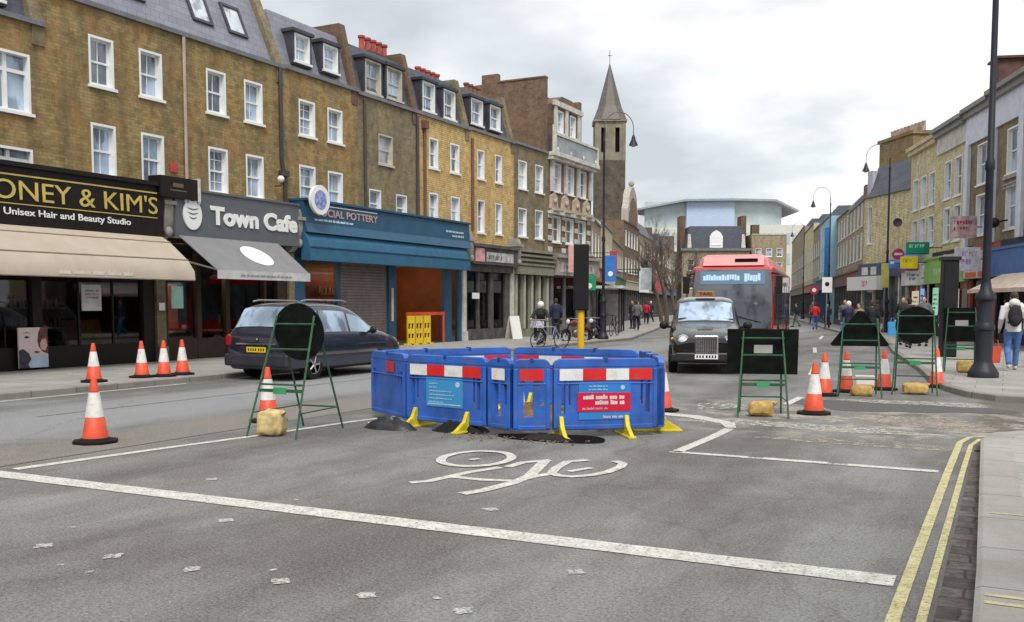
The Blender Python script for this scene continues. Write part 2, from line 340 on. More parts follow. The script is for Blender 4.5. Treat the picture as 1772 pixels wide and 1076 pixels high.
    def mesh(s, name, mats):
        me = bpy.data.meshes.new(name); me.from_pydata(s.v, [], s.f)
        if not isinstance(mats, (list, tuple)): mats = [mats]
        for q in mats: me.materials.append(q)
        me.polygons.foreach_set('material_index', s.mi); me.polygons.foreach_set('use_smooth', s.sm)
        if any(s.sm):
            bm = bmesh.new(); bm.from_mesh(me); bmesh.ops.remove_doubles(bm, verts=bm.verts, dist=1e-5); bm.to_mesh(me); bm.free()
            me.set_sharp_from_angle(angle=R(42))
        me.update(); return me
    def build(s, name, mats, parent=None, bevel=0):
        return link(name, s.mesh(name, mats), parent, bevel)

def link(name, me, parent=None, bevel=0):
    o = bpy.data.objects.new(name, me); COL.objects.link(o)
    if parent: o.parent = parent
    if bevel:
        b = o.modifiers.new('bevel', 'BEVEL'); b.width = bevel; b.segments = 2; b.limit_method = 'ANGLE'; b.angle_limit = R(40)
    return o
def tag(o, label=None, cat=None, group=None, kind=None):
    if label: o['label'] = label
    if cat: o['category'] = cat
    if group: o['group'] = group
    if kind: o['kind'] = kind
    return o
def thing(name, label, cat, loc=(0, 0, 0), rz=0, group=None):
    o = bpy.data.objects.new(name, None); COL.objects.link(o); o.location = loc; o.rotation_euler = (0, 0, rz)
    o.empty_display_size = 0.2
    return tag(o, label, cat, group)
KIDS = {}
def copy_tree(root, loc, rz, label, parent=None):
    kids = {}
    for o in COL.objects:
        if o.parent: kids.setdefault(o.parent.name, []).append(o)
    def rec(o, par):
        c = o.copy(); COL.objects.link(c); c.parent = par
        for ch in kids.get(o.name, []): rec(ch, c)
        return c
    r = rec(root, None); r.location = loc; r.rotation_euler = (0, 0, rz); r['label'] = label
    return r
def text(parent, s, x, y, z, w, h, m, name='lettering', bold=0.0, ext=0.012):
    """letters standing on a facade (looking towards -y), lower-left corner x,z, fitted to w by h"""
    cu = bpy.data.curves.new('t', 'FONT'); cu.body = s; cu.size = 1; cu.offset = bold; cu.extrude = 0.01; cu.resolution_u = 4
    ob = bpy.data.objects.new('t', cu); COL.objects.link(ob)
    dg = bpy.context.evaluated_depsgraph_get(); dg.update(); me = bpy.data.meshes.new_from_object(ob.evaluated_get(dg))
    bpy.data.objects.remove(ob); vs = [v.co.copy() for v in me.vertices]
    x0, x1 = min(v.x for v in vs), max(v.x for v in vs); y0, y1 = min(v.y for v in vs), max(v.y for v in vs)
    for v in me.vertices:
        c = v.co; v.co = Vector((x + (c.x - x0) / (x1 - x0) * w, y - (ext if c.z > 0 else 0), z + (c.y - y0) / (y1 - y0) * h))
    me.materials.clear(); me.materials.append(m); me.name = name
    return link(name, me, parent)
def strokes(parent, x0, x1, z, h, y, m, seed=1, name='small_print', rows=1, gap=None):
    """rows of small worn letter-like strokes, too small in the photograph to read"""
    rnd = random.Random(seed); b = MB()
    for r in range(rows):
        zz_ = z - r * (gap or h * 1.6); x = x0; xe = x1 if r < rows - 1 else x0 + (x1 - x0) * rnd.uniform(0.55, 1)
        while x < xe:
            w = h * rnd.uniform(0.35, 0.6)
            if rnd.random() < 0.82:
                b.box(x, y - 0.004, zz_, x + w * 0.3, y, zz_ + h); b.box(x + w * 0.3, y - 0.003, zz_ + h * rnd.choice([0, 0.4, 0.8]), x + w, y, zz_ + h * rnd.choice([0.9, 1]) + 0.0001)
            x += w * 1.35
    return b.build(name, m, parent)

def words(parent, x0, x1, z, h, y, m, seed=1, name='printed_line', lens=(.6, 1.6)):
    """one line of print as soft word shapes: too blurred in the photograph to read"""
    rnd = random.Random(seed); b = MB(); x = x0
    while x < x1 - h:
        w = min(h * rnd.uniform(*lens) * 2, x1 - x); n = max(2, int(w / (h * .5)))
        for i in range(n):
            xa = x + w * i / n; hh_ = h * rnd.choice([.72, .72, 1.0, .8]); b.box(xa, y - .003, z, xa + w / n * .86, y, z + hh_)
        b.box(x, y - .0028, z + h * .2, x + w * .98, y - .0001, z + h * .5); x += w + h * .45
    return b.build(name, m, parent)

# ------------------------------------------------------------------ ground, road, pavements
def sheet(name, poly, z, m, label=None, kind='structure'):
    b = MB(); b.add([(p[0], p[1], z) for p in poly], [tuple(range(len(poly)))])
    o = b.build(name, m); bm = bmesh.new(); bm.from_mesh(o.data); bmesh.ops.triangulate(bm, faces=bm.faces[:]); bmesh.ops.recalc_face_normals(bm, faces=bm.faces[:])
    if bm.faces[0].normal.z < 0: bmesh.ops.reverse_faces(bm, faces=bm.faces[:])
    bm.to_mesh(o.data); bm.free(); tag(o, label, kind=kind); return o
M_ground = mat('far_ground', (0.16, 0.155, 0.145), 0.9, var=0.2, sc=0.05)
sheet('ground', [(-900, -300), (900, -300), (900, 1500), (-900, 1500)], -0.02, M_ground)
sheet('road', [(-15.6, -30), (4, -30), (4, 60), (-3, 62), (-24, 126), (-30, 200), (-60, 200), (-36, 120), (-16.5, 46), (-15.6, 40)], 0.0, M_asph)
sheet('side_road', [(4.0, 12), (60, 10), (60, 19), (4.0, 18)], 0.0, M_side)
KL = [(-15.0, -30), (-15.0, 41), (-19.5, 58), (-26.6, 83), (-35.5, 122), (-48, 170)]
KN = [(-27.0, 134), (-10.2, 64), (-7.6, 54), (-4.7, 45), (-3.3, 34), (-1.75, 24.5), (-1.35, 21.5), (-0.95, 19.4), (-0.55, 18.3), (-0.1, 17.75), (0.6, 17.5), (2.5, 17.6), (60, 18.4)]
KR = [(-0.06, -30), (-0.06, 0), (-0.10, 6), (-0.2, 11.9), (-0.1, 12.5), (0.25, 12.85), (0.9, 13.0), (60, 12.6)]
def offset_line(L, d):
    o = []
    for i, p in enumerate(L):
        a = Vector(L[max(i - 1, 0)]); b = Vector(L[min(i + 1, len(L) - 1)]); t = (b - a).normalized(); o.append((p[0] + t.y * d, p[1] - t.x * d))
    return o
def pavement(name, L, side, back, m, kw=.15, km=None):
    """kerb of real height along L, slabs behind it"""
    K = offset_line(L, kw * side); h = 0.11
    b = MB(); bz = 0.0
    for i in range(len(L) - 1):
        p, q, P, Q = L[i], L[i + 1], K[i], K[i + 1]
        f1 = [(p[0], p[1], -0.03), (q[0], q[1], -0.03), (q[0], q[1], h - 0.015), (p[0], p[1], h - 0.015)]
        c = 0.1; pm = (p[0] + (P[0] - p[0]) * c, p[1] + (P[1] - p[1]) * c); qm = (q[0] + (Q[0] - q[0]) * c, q[1] + (Q[1] - q[1]) * c)
        b.add(f1, [(0, 1, 2, 3)]); b.add([(p[0], p[1], h - 0.015), (q[0], q[1], h - 0.015), (qm[0], qm[1], h), (pm[0], pm[1], h)], [(0, 1, 2, 3)])
        b.add([(pm[0], pm[1], h), (qm[0], qm[1], h), (Q[0], Q[1], h), (P[0], P[1], h)], [(0, 1, 2, 3)])
        b.add([(P[0], P[1], h), (Q[0], Q[1], h), (Q[0], Q[1], h - 0.02), (P[0], P[1], h - 0.02)], [(0, 1, 2, 3)])
    tag(b.build('kerb', km or M_kerb), kind='structure')
    sheet(name, K + back, h - 0.004, m)
pavement('pavement', KL, -1, [(-90, 170), (-60, 80), (-30, 40), (-30, -30)], M_pave)
pavement('pavement', KN, -1, [(60, 60), (30, 140)], M_pave)
pavement('pavement', KR, 1, [(60, -30)], M_paveR, .3, paving('light_kerb_stone', (.37, .36, .335), (.33, .32, .3), 50, .93, (.15, .14, .13)))
sheet('gutter', [(-.285, -6), (-.275, 5), (-.255, 12.3), (-.195, 12.3), (-.06, 12.3), (-.06, -6)], .003, M_gut)

def strip(name, pts, w, m, z=0.006, closed=False):
    rj = random.Random(len(pts) + int(abs(pts[0][0] * 100)))
    if not closed:
        P2, W2 = [], []
        for i in range(len(pts) - 1):
            a_, b_ = Vector(pts[i]), Vector(pts[i + 1]); k_ = max(1, int((b_ - a_).length / .09)) if abs(a_.y) < 14 else 1
            for j in range(k_):
                t_ = j / k_; P2.append(tuple(a_.lerp(b_, t_))); w0 = w[i] if isinstance(w, list) else w; w1 = w[i + 1] if isinstance(w, list) else w; W2.append((w0 + (w1 - w0) * t_) * rj.uniform(.95, 1.02))
        P2.append(pts[-1]); W2.append(w[-1] if isinstance(w, list) else w); pts, w = P2, W2
    b = MB(); n = len(pts); L = []
    for i, p in enumerate(pts):
        a = Vector(pts[i - 1] if (i or closed) else pts[0]); c = Vector(pts[(i + 1) % n] if (i < n - 1 or closed) else pts[-1]); t = (c - a).normalized()
        ww = w[i] if isinstance(w, list) else w
        L.append(((p[0] - t.y * ww / 2, p[1] + t.x * ww / 2), (p[0] + t.y * ww / 2, p[1] - t.x * ww / 2)))
    for i in range(n if closed else n - 1):
        a, c = L[i], L[(i + 1) % n]; b.add([a[0] + (z,), a[1] + (z,), c[1] + (z,), c[0] + (z,)], [(0, 1, 2, 3)])
    return b, name, m
def joinstrips(name, L, m, z=0.006, closed=False):
    b = MB()
    for si, (pts, w) in enumerate(L):
        s, _, _ = strip('', pts, w, m, z + .0006 * si, closed) if name == 'cycle_symbol' else strip('', pts, w, m, z, closed); k = len(b.v); b.v += s.v; b.f += [[k + i for i in f] for f in s.f]; b.mi += s.mi; b.sm += s.sm
    return tag(b.build(name, m), kind='structure')
joinstrips('stop_line', [([(-8.55, 5.76), (-4.5, 5.80), (-0.52, 5.86)], 0.24)], M_white)
joinstrips('lane_line', [([(-8.52, 6.0), (-8.3, 7.6), (-8.08, 8.9), (-7.9, 10.6), (-7.55, 12.2)], [0.14, 0.12, 0.11, 0.11, 0.11]), ([(-7.65, 10.6), (-7.0, 11.3)], 0.1),
                         ([(-3.08, 15.6), (-3.1, 17.0)], 0.13), ([(-3.9, 22.5), (-4.4, 26)], 0.13), ([(-5.6, 33), (-6.3, 37)], 0.13), ([(-7.6, 46), (-8.3, 51)], 0.13), ([(-14.72, -2), (-14.72, 14.2)], 0.09)], M_white)
joinstrips('worn_cycle_box_line', [([(-3.2, 9.985), (-.52, 9.955)], .1)], M_worn, .0045)
joinstrips('cycle_box_line', [([(-3.2, 10.0), (-2.35, 9.99)], 0.11), ([(-2.2, 9.99), (-1.55, 9.98)], 0.13), ([(-1.35, 9.97), (-0.52, 9.96)], 0.13), ([(-3.13, 9.98), (-3.1, 11.4), (-3.12, 12.2)], 0.13), ([(-3.12, 12.3), (-3.3, 12.8), (-3.9, 13.3), (-4.6, 13.5)], [0.13, 0.2, 0.3, 0.3])], M_white)
joinstrips('double_yellow_line', [([(-0.47, -4), (-0.46, 5), (-0.44, 10), (-0.42, 12.2), (-0.33, 12.75), (0.0, 13.05), (0.6, 13.2)], 0.07), ([(-0.335, -4), (-0.33, 5), (-0.315, 10), (-0.30, 12.0), (-0.22, 12.6)], 0.05)], M_yel)
joinstrips('yellow_kerb_mark', [([(-0.05, 5.28), (0.6, 5.28)], 0.05), ([(-0.05, 5.42), (0.6, 5.42)], 0.05), ([(-0.05, 7.6), (0.3, 7.6)], 0.04)], M_yel, 0.1135)
bk = [([(-4.71, 7.16), (-4.60, 7.30), (-4.55, 7.6), (-4.51, 7.86), (-4.37, 8.25)], 0.10), ([(-4.51, 7.59), (-4.19, 7.58), (-3.91, 7.67), (-3.85, 7.95), (-3.78, 8.14)], 0.1),
      ([(-4.04, 6.93), (-3.95, 7.14), (-3.88, 7.59), (-3.9, 7.95), (-4.15, 8.83)], 0.12), ([(-4.31, 8.29), (-4.3, 8.6), (-4.11, 8.86)], 0.1), ([(-3.67, 8.33), (-3.56, 8.62)], 0.08),
      ([(-3.5, 9.11), (-3.37, 9.0), (-3.32, 8.8), (-3.33, 8.46), (-3.4, 8.24), (-3.53, 8.09), (-3.67, 8.08), (-3.78, 8.18), (-3.86, 8.46), (-3.91, 8.85), (-3.77, 9.04)], 0.1), ([(-4.86, 8.5), (-4.8, 8.6)], 0.08)]
joinstrips('cycle_symbol', bk, M_white)
wa = [(-4.55, 8.85), (-4.62, 8.95), (-4.7, 9.04), (-4.8, 9.09), (-4.9, 9.1), (-4.99, 9.08), (-5.08, 9.03), (-5.14, 8.94), (-5.19, 8.83), (-5.2, 8.71), (-5.2, 8.58), (-5.16, 8.45), (-5.11, 8.34), (-5.04, 8.24), (-4.95, 8.17), (-4.86, 8.13), (-4.77, 8.12), (-4.68, 8.14), (-4.61, 8.19), (-4.54, 8.27), (-4.5, 8.36), (-4.48, 8.48), (-4.48, 8.6), (-4.5, 8.73)]
joinstrips('cycle_symbol_wheel', [(wa, 0.1)], M_white, 0.010, True)
b = MB(); rnd = random.Random(3)
for x, y in [(-6.42, 6.47), (-5.13, 6.1), (-3.53, 6.5), (-5.09, 5.27), (-5.63, 4.15), (-5.0, 4.18), (-4.33, 4.19), (-3.68, 4.23), (-3.08, 4.24), (-2.47, 4.25), (-2.24, 5.19), (-2.71, 4.25 + .12), (-5.91, 4.6), (-4.83, 3.86), (-3.88, 4.4), (-5.12, 3.89), (-1.9, 4.27), (-6.3, 4.12)]:
    small = (x, y) in [(-5.91, 4.6), (-4.83, 3.86), (-3.88, 4.4), (-5.12, 3.89), (-2.71, 4.37), (-5.13, 6.1)]
    r0 = 0.024 if small else 0.06; n = 14; vs = []
    for i in range(n):
        t = 2 * math.pi * i / n; r = r0 * (0.7 + 0.5 * abs(math.cos(2 * t))) * rnd.uniform(0.75, 1.15); vs.append((x + r * math.cos(t), y + r * math.sin(t), 0.006))
    b.add(vs, [tuple(range(n))])
tag(b.build('crossing_stud_marks', paint_mat('stud_paint', (0.58, 0.57, 0.53), 0.47, 20)), kind='structure')
joinstrips('tar_seam', [([(-8.9, 0), (-8.75, 8), (-8.5, 20)], .02), ([(-12.25, 9), (-12.2, 22)], .025)], mat('tar', (.03, .029, .028), .5, grime=.5), .0035)
# worn lettering in front of the taxi, too worn to read
b = MB(); rnd = random.Random(5)
for i in range(26):
    x = -4.35 + i * 0.035 + rnd.uniform(0, .02); y = 14.6 + rnd.uniform(-.3, .5); b.quad((x, y, .006), (x + .07, y, .006), (x + .05, y + rnd.uniform(.1, .4), .006), (x - .02, y + .25, .006))
tag(b.build('worn_lane_wording', M_worn), kind='structure')
def blob(name, cx, cy, rx, ry, z, m, seed, n=40, rough=0.3):
    rnd = random.Random(seed); ph = [rnd.uniform(0, 6.3) for _ in range(6)]
    vs = []
    for i in range(n):
        t = 2 * math.pi * i / n; r = 1 + rough * sum(math.sin(t * (k + 2) + ph[k]) / (k + 1.5) for k in range(6)); vs.append((cx + rx * r * math.cos(t), cy + ry * r * math.sin(t)))
    return sheet(name, vs, z, m)
M_patch = mat('tar_patch', (0.085, 0.084, 0.083), 0.85, var=0.25, sc=20)
blob('tar_patch', -1.6, 16.0, 1.3, 0.9, 0.003, M_patch, 4); blob('tar_patch', -1.5, 11.6, 1.2, .22, 0.003, paint_mat('sand_dust', (0.36, 0.33, 0.27), .5, 3), 9)
M_chalk = paint_mat('white_dust', (0.55, 0.53, 0.48), 0.5, 5)
blob('dust', -2.4, 12.9, 1.5, .35, 0.004, M_chalk, 11); blob('dust', -0.9, 14.1, .8, .7, 0.0045, paint_mat('rubble_dust', (0.5, 0.42, 0.34), 0.52, 6), 12); blob('dust', -1.2, 16.8, 1.0, .4, 0.0055, M_chalk, 13)

# ------------------------------------------------------------------ buildings
WC = {}
def window(par, x, z, w, h, st='sash', y=0.0, fm=None, pm=None, name='window', lab=None):
    """a window as a part with its pane as a sub-part; x,z is the lower left corner of the opening"""
    fm = fm or M_wh; pm = pm or M_pane; key = (round(w, 2), round(h, 2), st, fm.name, pm.name)
    if key not in WC:
        b = MB(); t = 0.06 if st not in ('thin', 'bare') else 0.045; d0, d1 = 0.0, 0.2
        if st != 'bare':
            b.box(0, -0.004, 0, t, d1, h); b.box(w - t, -0.004, 0, w, d1, h); b.box(t, -0.004, h - t, w - t, d1, h); b.box(t, -0.004, 0, w - t, d1, t * 0.8)
            b.box(-0.05, -0.07, -0.07, w + 0.05, 0.02, -0.002)                 # sill
        iw0, iw1 = t, w - t
        q = 0.04
        if st in ('sash', 'thin', 'sash4', 'bare'):
            b.box(iw0, 0.125, h * 0.5 - 0.025, iw1, 0.175, h * 0.5 + 0.025)       # meeting rail
            b.box(iw0, 0.13, h * .5 + .025, iw0 + q, 0.17, h - t); b.box(iw1 - q, 0.13, h * .5 + .025, iw1, 0.17, h - t); b.box(iw0 + q, .13, h - t - q, iw1 - q, .17, h - t)
            b.box(iw0, 0.145, t * .8, iw0 + q, 0.185, h * .5 - .025); b.box(iw1 - q, 0.145, t * .8, iw1, 0.185, h * .5 - .025); b.box(iw0 + q, .145, t * .8, iw1 - q, .185, t * .8 + q * 1.3)
            if st in ('sash4', 'sash'): b.box(w / 2 - .011, .14, h * .5 + .025, w / 2 + .011, .168, h - t - q); b.box(w / 2 - .011, .15, t + q, w / 2 + .011, .18, h * .5 - .025)
            if st == 'sash4':
                for zz_ in (0.27, 0.75): b.box(iw0 + q, .155, h * zz_ - .011, iw1 - q, .1665, h * zz_ + .011)
        elif st == 'casement':
            n = 3 if w > 1.0 else 2
            for i in range(1, n): xx = iw0 + (iw1 - iw0) * i / n; b.box(xx - .045, .10, t * .8, xx + .045, .175, h - t)
            b.box(iw0, .105, h * .66, iw1, .17, h * .66 + .08)
        elif st == 'skylight': pass
        p = MB(); p.quad((0.02, .17, 0.02), (w - .02, .17, 0.02), (w - .02, .162, h - .02), (0.02, .162, h - .02))
        WC[key] = (b.mesh('window', fm), p.mesh('pane', pm))
    f, p = WC[key]
    o = link(name, f, par); o.location = (x, y, z); link('pane', p, o)
    if lab: o['label'] = lab
    return o

def mansard(H, L, D, set_, rise, x0=0.0):
    return [(0.12, H), (0.12 + set_, H + rise), (D, H + rise), (D, H)]
def party(b, x0, x1, H, D, set_, rise, extra=0.22, z0=0.0, top=0.25):
    b.prism([(-0.03, z0), (-0.03, H + 0.05), (0.1 + set_ - 0.1, H + rise + top), (D, H + rise + top), (D, z0)], 'x', x0, x1)
def pots(b, x, y, z, n, sp=0.32, h=0.6, dx=0.0):
    for i in range(n):
        q = 0.9 + 0.2 * ((i * 37) % 5) / 5
        b.lathe([(0.12, 0), (0.10, 0.05), (0.095, h * q * .8), (0.125, h * q * .82), (0.125, h * q * .9), (0.08, h * q * .9)], 8, (x + i * dx, y + i * sp, z))

def dormer(root, x, w, z, h, H, wallm, fm, st='sash', proj=0.06, deep=2.0, pm=None, cheek=None):
    b = MB(); t = .09
    y0 = proj
    b.box(x - t, y0, z - .12, x, deep, z + h + .02); b.box(x + w, y0, z - .12, x + w + t, deep, z + h + .02)
    b.box(x, y0, z - .12, x + w, y0 + .1, z - .001); b.box(x - t - .06, y0 - .08, z + h + .02, x + w + t + .06, deep, z + h + .12)
    d = b.build('dormer', cheek or M_cheek, root)
    window(d, x, z, w, h, st, y0, fm, pm)
    return d

def terrace(name, label, s0, s1, H, zs, wins, m, D=9, roof=None, dormers=(), skylights=(), origin=(-20, 0), rot=90, group=None, cat='house', eave=M_lead, wst='sash', fm=None, pm=None, roofm=None, party_r=None, party_l=None, set_=0.5, rise=1.8, z00=0.0, cap=True):
    """row house; local x runs along the facade, y into the house. s0,s1 along facade, origin at world"""
    a = R(rot); ox, oy = origin; dx_, dy_ = math.cos(a), math.sin(a)
    root = thing(name, label, cat, (ox + dx_ * s0, oy + dy_ * s0, 0), a, group); L = s1 - s0
    holes = [(w[0] - s0, w[0] - s0 + w[2], w[1], w[1] + w[3]) for w in wins]
    b = MB(); b.wall(0, L, zs, H, 0, holes, 0.21)
    # back of the openings closed behind the panes, side and back walls
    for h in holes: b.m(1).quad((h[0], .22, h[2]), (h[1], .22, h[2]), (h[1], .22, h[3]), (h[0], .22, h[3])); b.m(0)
    zc = zs if zs > 4.15 else z00; b.quad((0, 0, zc), (0, 0, H), (0, D, H), (0, D, zc)); b.quad((L, 0, zc), (L, D, zc), (L, D, H), (L, 0, H)); b.quad((0, D, z00), (0, D, H), (L, D, H), (L, D, z00))
    b.quad((0, 0, H), (L, 0, H), (L, D, H), (0, D, H)); b.quad((0, 0, zs), (0, D, zs), (L, D, zs), (L, 0, zs))
    b.build('wall', [m, M_dark], root)
    for w in wins:
        st = w[4] if len(w) > 4 else wst
        window(root, w[0] - s0, w[1], w[2], w[3], st, 0, w[5] if len(w) > 5 and w[5] else fm, w[6] if len(w) > 6 else pm)
    if cap: MB().box(-0.0, -0.09, H - .06, L, 0.12, H + .06).build('eaves', eave, root)
    if roof:
        MB().prism(mansard(H, L, D, set_, rise), 'x', 0.0, L).build('roof', roofm or M_slateD, root)
    pm_ = M_B3 if m is not M_B4 else M_B4
    if party_l: b = MB(); party(b, -0.0, 0.32, H, D - .1, set_, rise, z0=H - .5, top=party_l); b.build('party_wall', M_B5, root)
    if party_r: b = MB(); party(b, L - 0.32, L + .003, H, D - .1, set_, rise, z0=H - .5, top=party_r); b.build('party_wall', M_chim if party_r > .3 else M_B3, root)
    for d in dormers:
        dormer(root, d[0] - s0, d[1], d[2], d[3], H, m, d[4] if len(d) > 4 else M_wh, d[5] if len(d) > 5 else 'sash', cheek=d[6] if len(d) > 6 else None)
    return root

G1 = 'brick terrace houses on the left side'
# nearest house, cut by the left edge of the picture
h = terrace('terrace_house', 'olive brick house at the left edge of the photo with wide white casement windows', 9.0, 15.2, 8.05, 4.2,
        [(13.2, 5.95, 1.62, 1.33, 'casement'), (13.2, 4.25, 1.62, .9, 'casement'), (10.0, 5.95, 1.6, 1.33, 'casement')], M_B1, group=G1, roof=True, dormers=[(13.3, .95, 8.35, 1.2), (11, .9, 8.35, 1.2)], set_=.7, rise=1.9, party_r=.28)
# pair of houses under one grey slate roof
h = terrace('terrace_house', 'long olive brick house with pale slate roof and skylights above the grey cafe', 15.2, 23.5, 8.88, 4.2,
        [(16.42, 6.96, .74, 1.2), (17.95, 6.98, .76, 1.2), (20.28, 6.98, .76, 1.2), (21.78, 6.98, .78, 1.2), (16.42, 4.75, .74, 1.3), (17.95, 4.75, .76, 1.3), (20.3, 4.75, .76, 1.28, 'sash4'), (21.8, 4.75, .76, 1.28)], M_B1, group=G1, roof=True, roofm=M_slate, set_=1.4, rise=3.3, party_r=.12)
def on_slope(s, z, H, set_, rise): return 0.12 + set_ * (z - H) / rise
for s in (17.75, 20.2, 21.6, 15.9):
    z0, z1 = 9.5, 10.42; y0, y1 = on_slope(0, z0, 8.88, 1.4, 3.3), on_slope(0, z1, 8.88, 1.4, 3.3)
    x = s - 15.2; w = .78; b = MB(); nrm = Vector((0, -(z1 - z0), (y1 - y0))).normalized() * .07
    def P(xx, t, k=1): return (xx, y0 + (y1 - y0) * t + nrm.y * k, z0 + (z1 - z0) * t + nrm.z * k)
    for (xa, xb, ta, tb) in ((0, .08, 0, 1), (w - .08, w, 0, 1), (.08, w - .08, 0, .09), (.08, w - .08, .91, 1)):
        vs = [P(x + xa, ta), P(x + xb, ta), P(x + xb, tb), P(x + xa, tb), P(x + xa, ta, -.5), P(x + xb, ta, -.5), P(x + xb, tb, -.5), P(x + xa, tb, -.5)]
        b.add(vs, [(0, 1, 2, 3), (0, 4, 5, 1), (1, 5, 6, 2), (2, 6, 7, 3), (3, 7, 4, 0)])
    f = b.build('skylight', mat('skylight_frame', (.05, .05, .06), .5), h); p = MB(); p.quad(P(x + .06, .06, .4), P(x + w - .06, .06, .4), P(x + w - .06, .94, .4), P(x + .06, .94, .4)); p.build('pane', M_paneL, f)
b = MB(); b.tube([(4.22, -.07, 8.8), (4.22, -.07, 4.8)], .045, 6); b.build('drainpipe', mat('pinkish_pipe', (.42, .33, .28), .6), h)
b = MB(); b.tube([(8.1, -.07, 8.8), (8.1, -.07, 6.0), (8.25, -.07, 5.6), (8.25, -.07, 4.6)], .06, 6); b.box(8.0, -.16, 5.55, 8.35, -.02, 5.72); b.build('drainpipe', mat('dark_iron_pipe', (.05, .045, .045), .5), h)
tg = thing('wall_lamp', 'small round white lamp on a bracket above the grey cafe fascia', 'lamp', (-19.93, 22.95, 5.2), 0)
MB().tube([(0, 0, 0), (.25, 0, 0), (.25, 0, .1)], .015, 6).build('bracket', M_blk, tg); MB().ball((.25, 0, .2), .11).build('globe', mat('opal_glass', (.75, .73, .68), .3), tg)
MB().box(-.12, -.01, 0, .12, .01, .25).build('alarm_box', mat('alarm_red', (.5, .05, .05), .5), None)
o = COL.objects['alarm_box']; o.location = (-19.97, 19.0, 5.15); o.rotation_euler = (0, 0, R(90)); tag(o, 'small red alarm box on the olive brick wall right of a lower sash window', 'alarm box')

terrace('terrace_house', 'tan brick house with two white dormers behind blue pottery shop and grey cafe', 23.5, 27.3, 8.92, 4.2,
        [(24.22, 6.96, .8, 1.12, 'sash4'), (25.66, 6.97, .8, 1.1), (24.2, 4.75, .8, 1.28, 'sash4'), (25.64, 4.75, .8, 1.26)], M_B2, group=G1, roof=True, roofm=M_slate,
        dormers=[(24.14, .74, 9.25, .86), (25.56, .78, 9.28, .84)], party_r=.45)
h = terrace('terrace_house', 'dark brick house with one upper window and two black timber dormers', 27.3, 31.05, 8.86, 4.2,
        [(28.54, 6.62, .88, 1.05, 'thin', mat('cream_frame', (.5, .47, .4), .6), M_paneL), (27.95, 4.7, .72, .97, 'thin'), (29.62, 4.7, .72, .95, 'thin')], M_B3, group=G1, roof=True,
        dormers=[(27.87, .95, 9.03, 1.12, MC['cream_frame']), (29.19, .97, 9.06, 1.12, MC['cream_frame'])], party_r=.35)
b = MB(); b.box(2.0, .9, 9.9, 3.75, 1.8, 10.75); b.box(1.95, .85, 10.75, 3.8, 1.85, 10.85); b.build('chimney', M_chim, h)
b = MB(); [b.lathe([(.13, 0), (.11, .06), (.1, .5), (.14, .52), (.14, .6), (.08, .6)], 8, (2.15 + .36 * i, 1.35, 10.85)) for i in range(5)]; b.build('chimney_pots', M_pot, h)
b = MB(); b.tube([(.35, -.07, 8.7), (.35, -.07, 4.7)], .05, 6); b.tube([(3.7, -.07, 8.7), (3.7, -.07, 4.7)], .06, 6); b.build('drainpipe', MC['dark_iron_pipe'], h)
h = terrace('terrace_house', 'bright yellow brick house with white sash windows, left of its yellow twin', 31.05, 35.0, 8.86, 4.2,
        [(31.9, 6.9, .68, 1.16), (33.5, 6.92, .72, 1.16), (31.88, 4.84, .68, 1.11), (33.52, 4.85, .72, 1.12)], M_B4, group=G1, roof=True,
        dormers=[(31.56, .9, 9.05, 1.1), (33.12, .9, 9.03, 1.12)], party_r=.2)
b = MB(); b.box(2.0, .9, 9.9, 3.9, 1.8, 10.55); b.build('chimney', M_chim, h)
b = MB(); [b.lathe([(.13, 0), (.11, .06), (.1, .5), (.14, .52), (.14, .6), (.08, .6)], 8, (2.2 + .36 * i, 1.35, 10.55)) for i in range(5)]; b.build('chimney_pots', M_pot, h)
b = MB(); b.tube([(.45, -.07, 8.3), (.45, -.07, 4.8)], .06, 6); b.box(.3, -.18, 8.3, .6, -.01, 8.6); b.build('drainpipe', mat('rust_red_pipe', (.16, .07, .05), .6), h)
h = terrace('terrace_house', 'yellow brick house with thin framed windows, the right of the yellow twins', 35.0, 39.1, 8.9, 4.2,
        [(35.72, 6.93, .62, 1.2, 'thin'), (37.32, 6.94, .62, 1.2, 'thin'), (35.72, 4.66, .62, 1.38, 'thin'), (37.32, 4.7, .62, 1.34, 'thin')], M_B4, group=G1, roof=True,
        dormers=[(35.32, 1.0, 9.17, 1.05), (36.97, .95, 9.22, 1.02)], party_r=.22, pm=M_pane)
b = MB(); b.box(2.0, .9, 9.9, 3.6, 1.8, 10.75); b.build('chimney', M_chim, h)
b = MB(); [b.lathe([(.13, 0), (.11, .06), (.1, .45), (.14, .47), (.14, .55), (.08, .55)], 8, (2.15 + .36 * i, 1.35, 10.75)) for i in range(4)]; b.build('chimney_pots', mat('brown_clay_pot', (.22, .09, .06), .8), h)
b = MB(); b.tube([(.2, -.07, 8.5), (.2, -.07, 4.7)], .06, 6); b.build('drainpipe', MC['rust_red_pipe'], h)
terrace('terrace_house', 'low dark brick house between the yellow twins and the tall white-banded house', 39.1, 42.74, 8.95, 4.0,
        [(39.55, 6.93, .88, 1.28, 'thin', None, M_paneL), (41.32, 6.93, .88, 1.3, 'thin', None, M_paneL), (39.55, 4.75, .86, 1.3, 'thin'), (41.32, 4.75, .86, 1.35, 'thin')], M_B3, group=G1, roof=False)

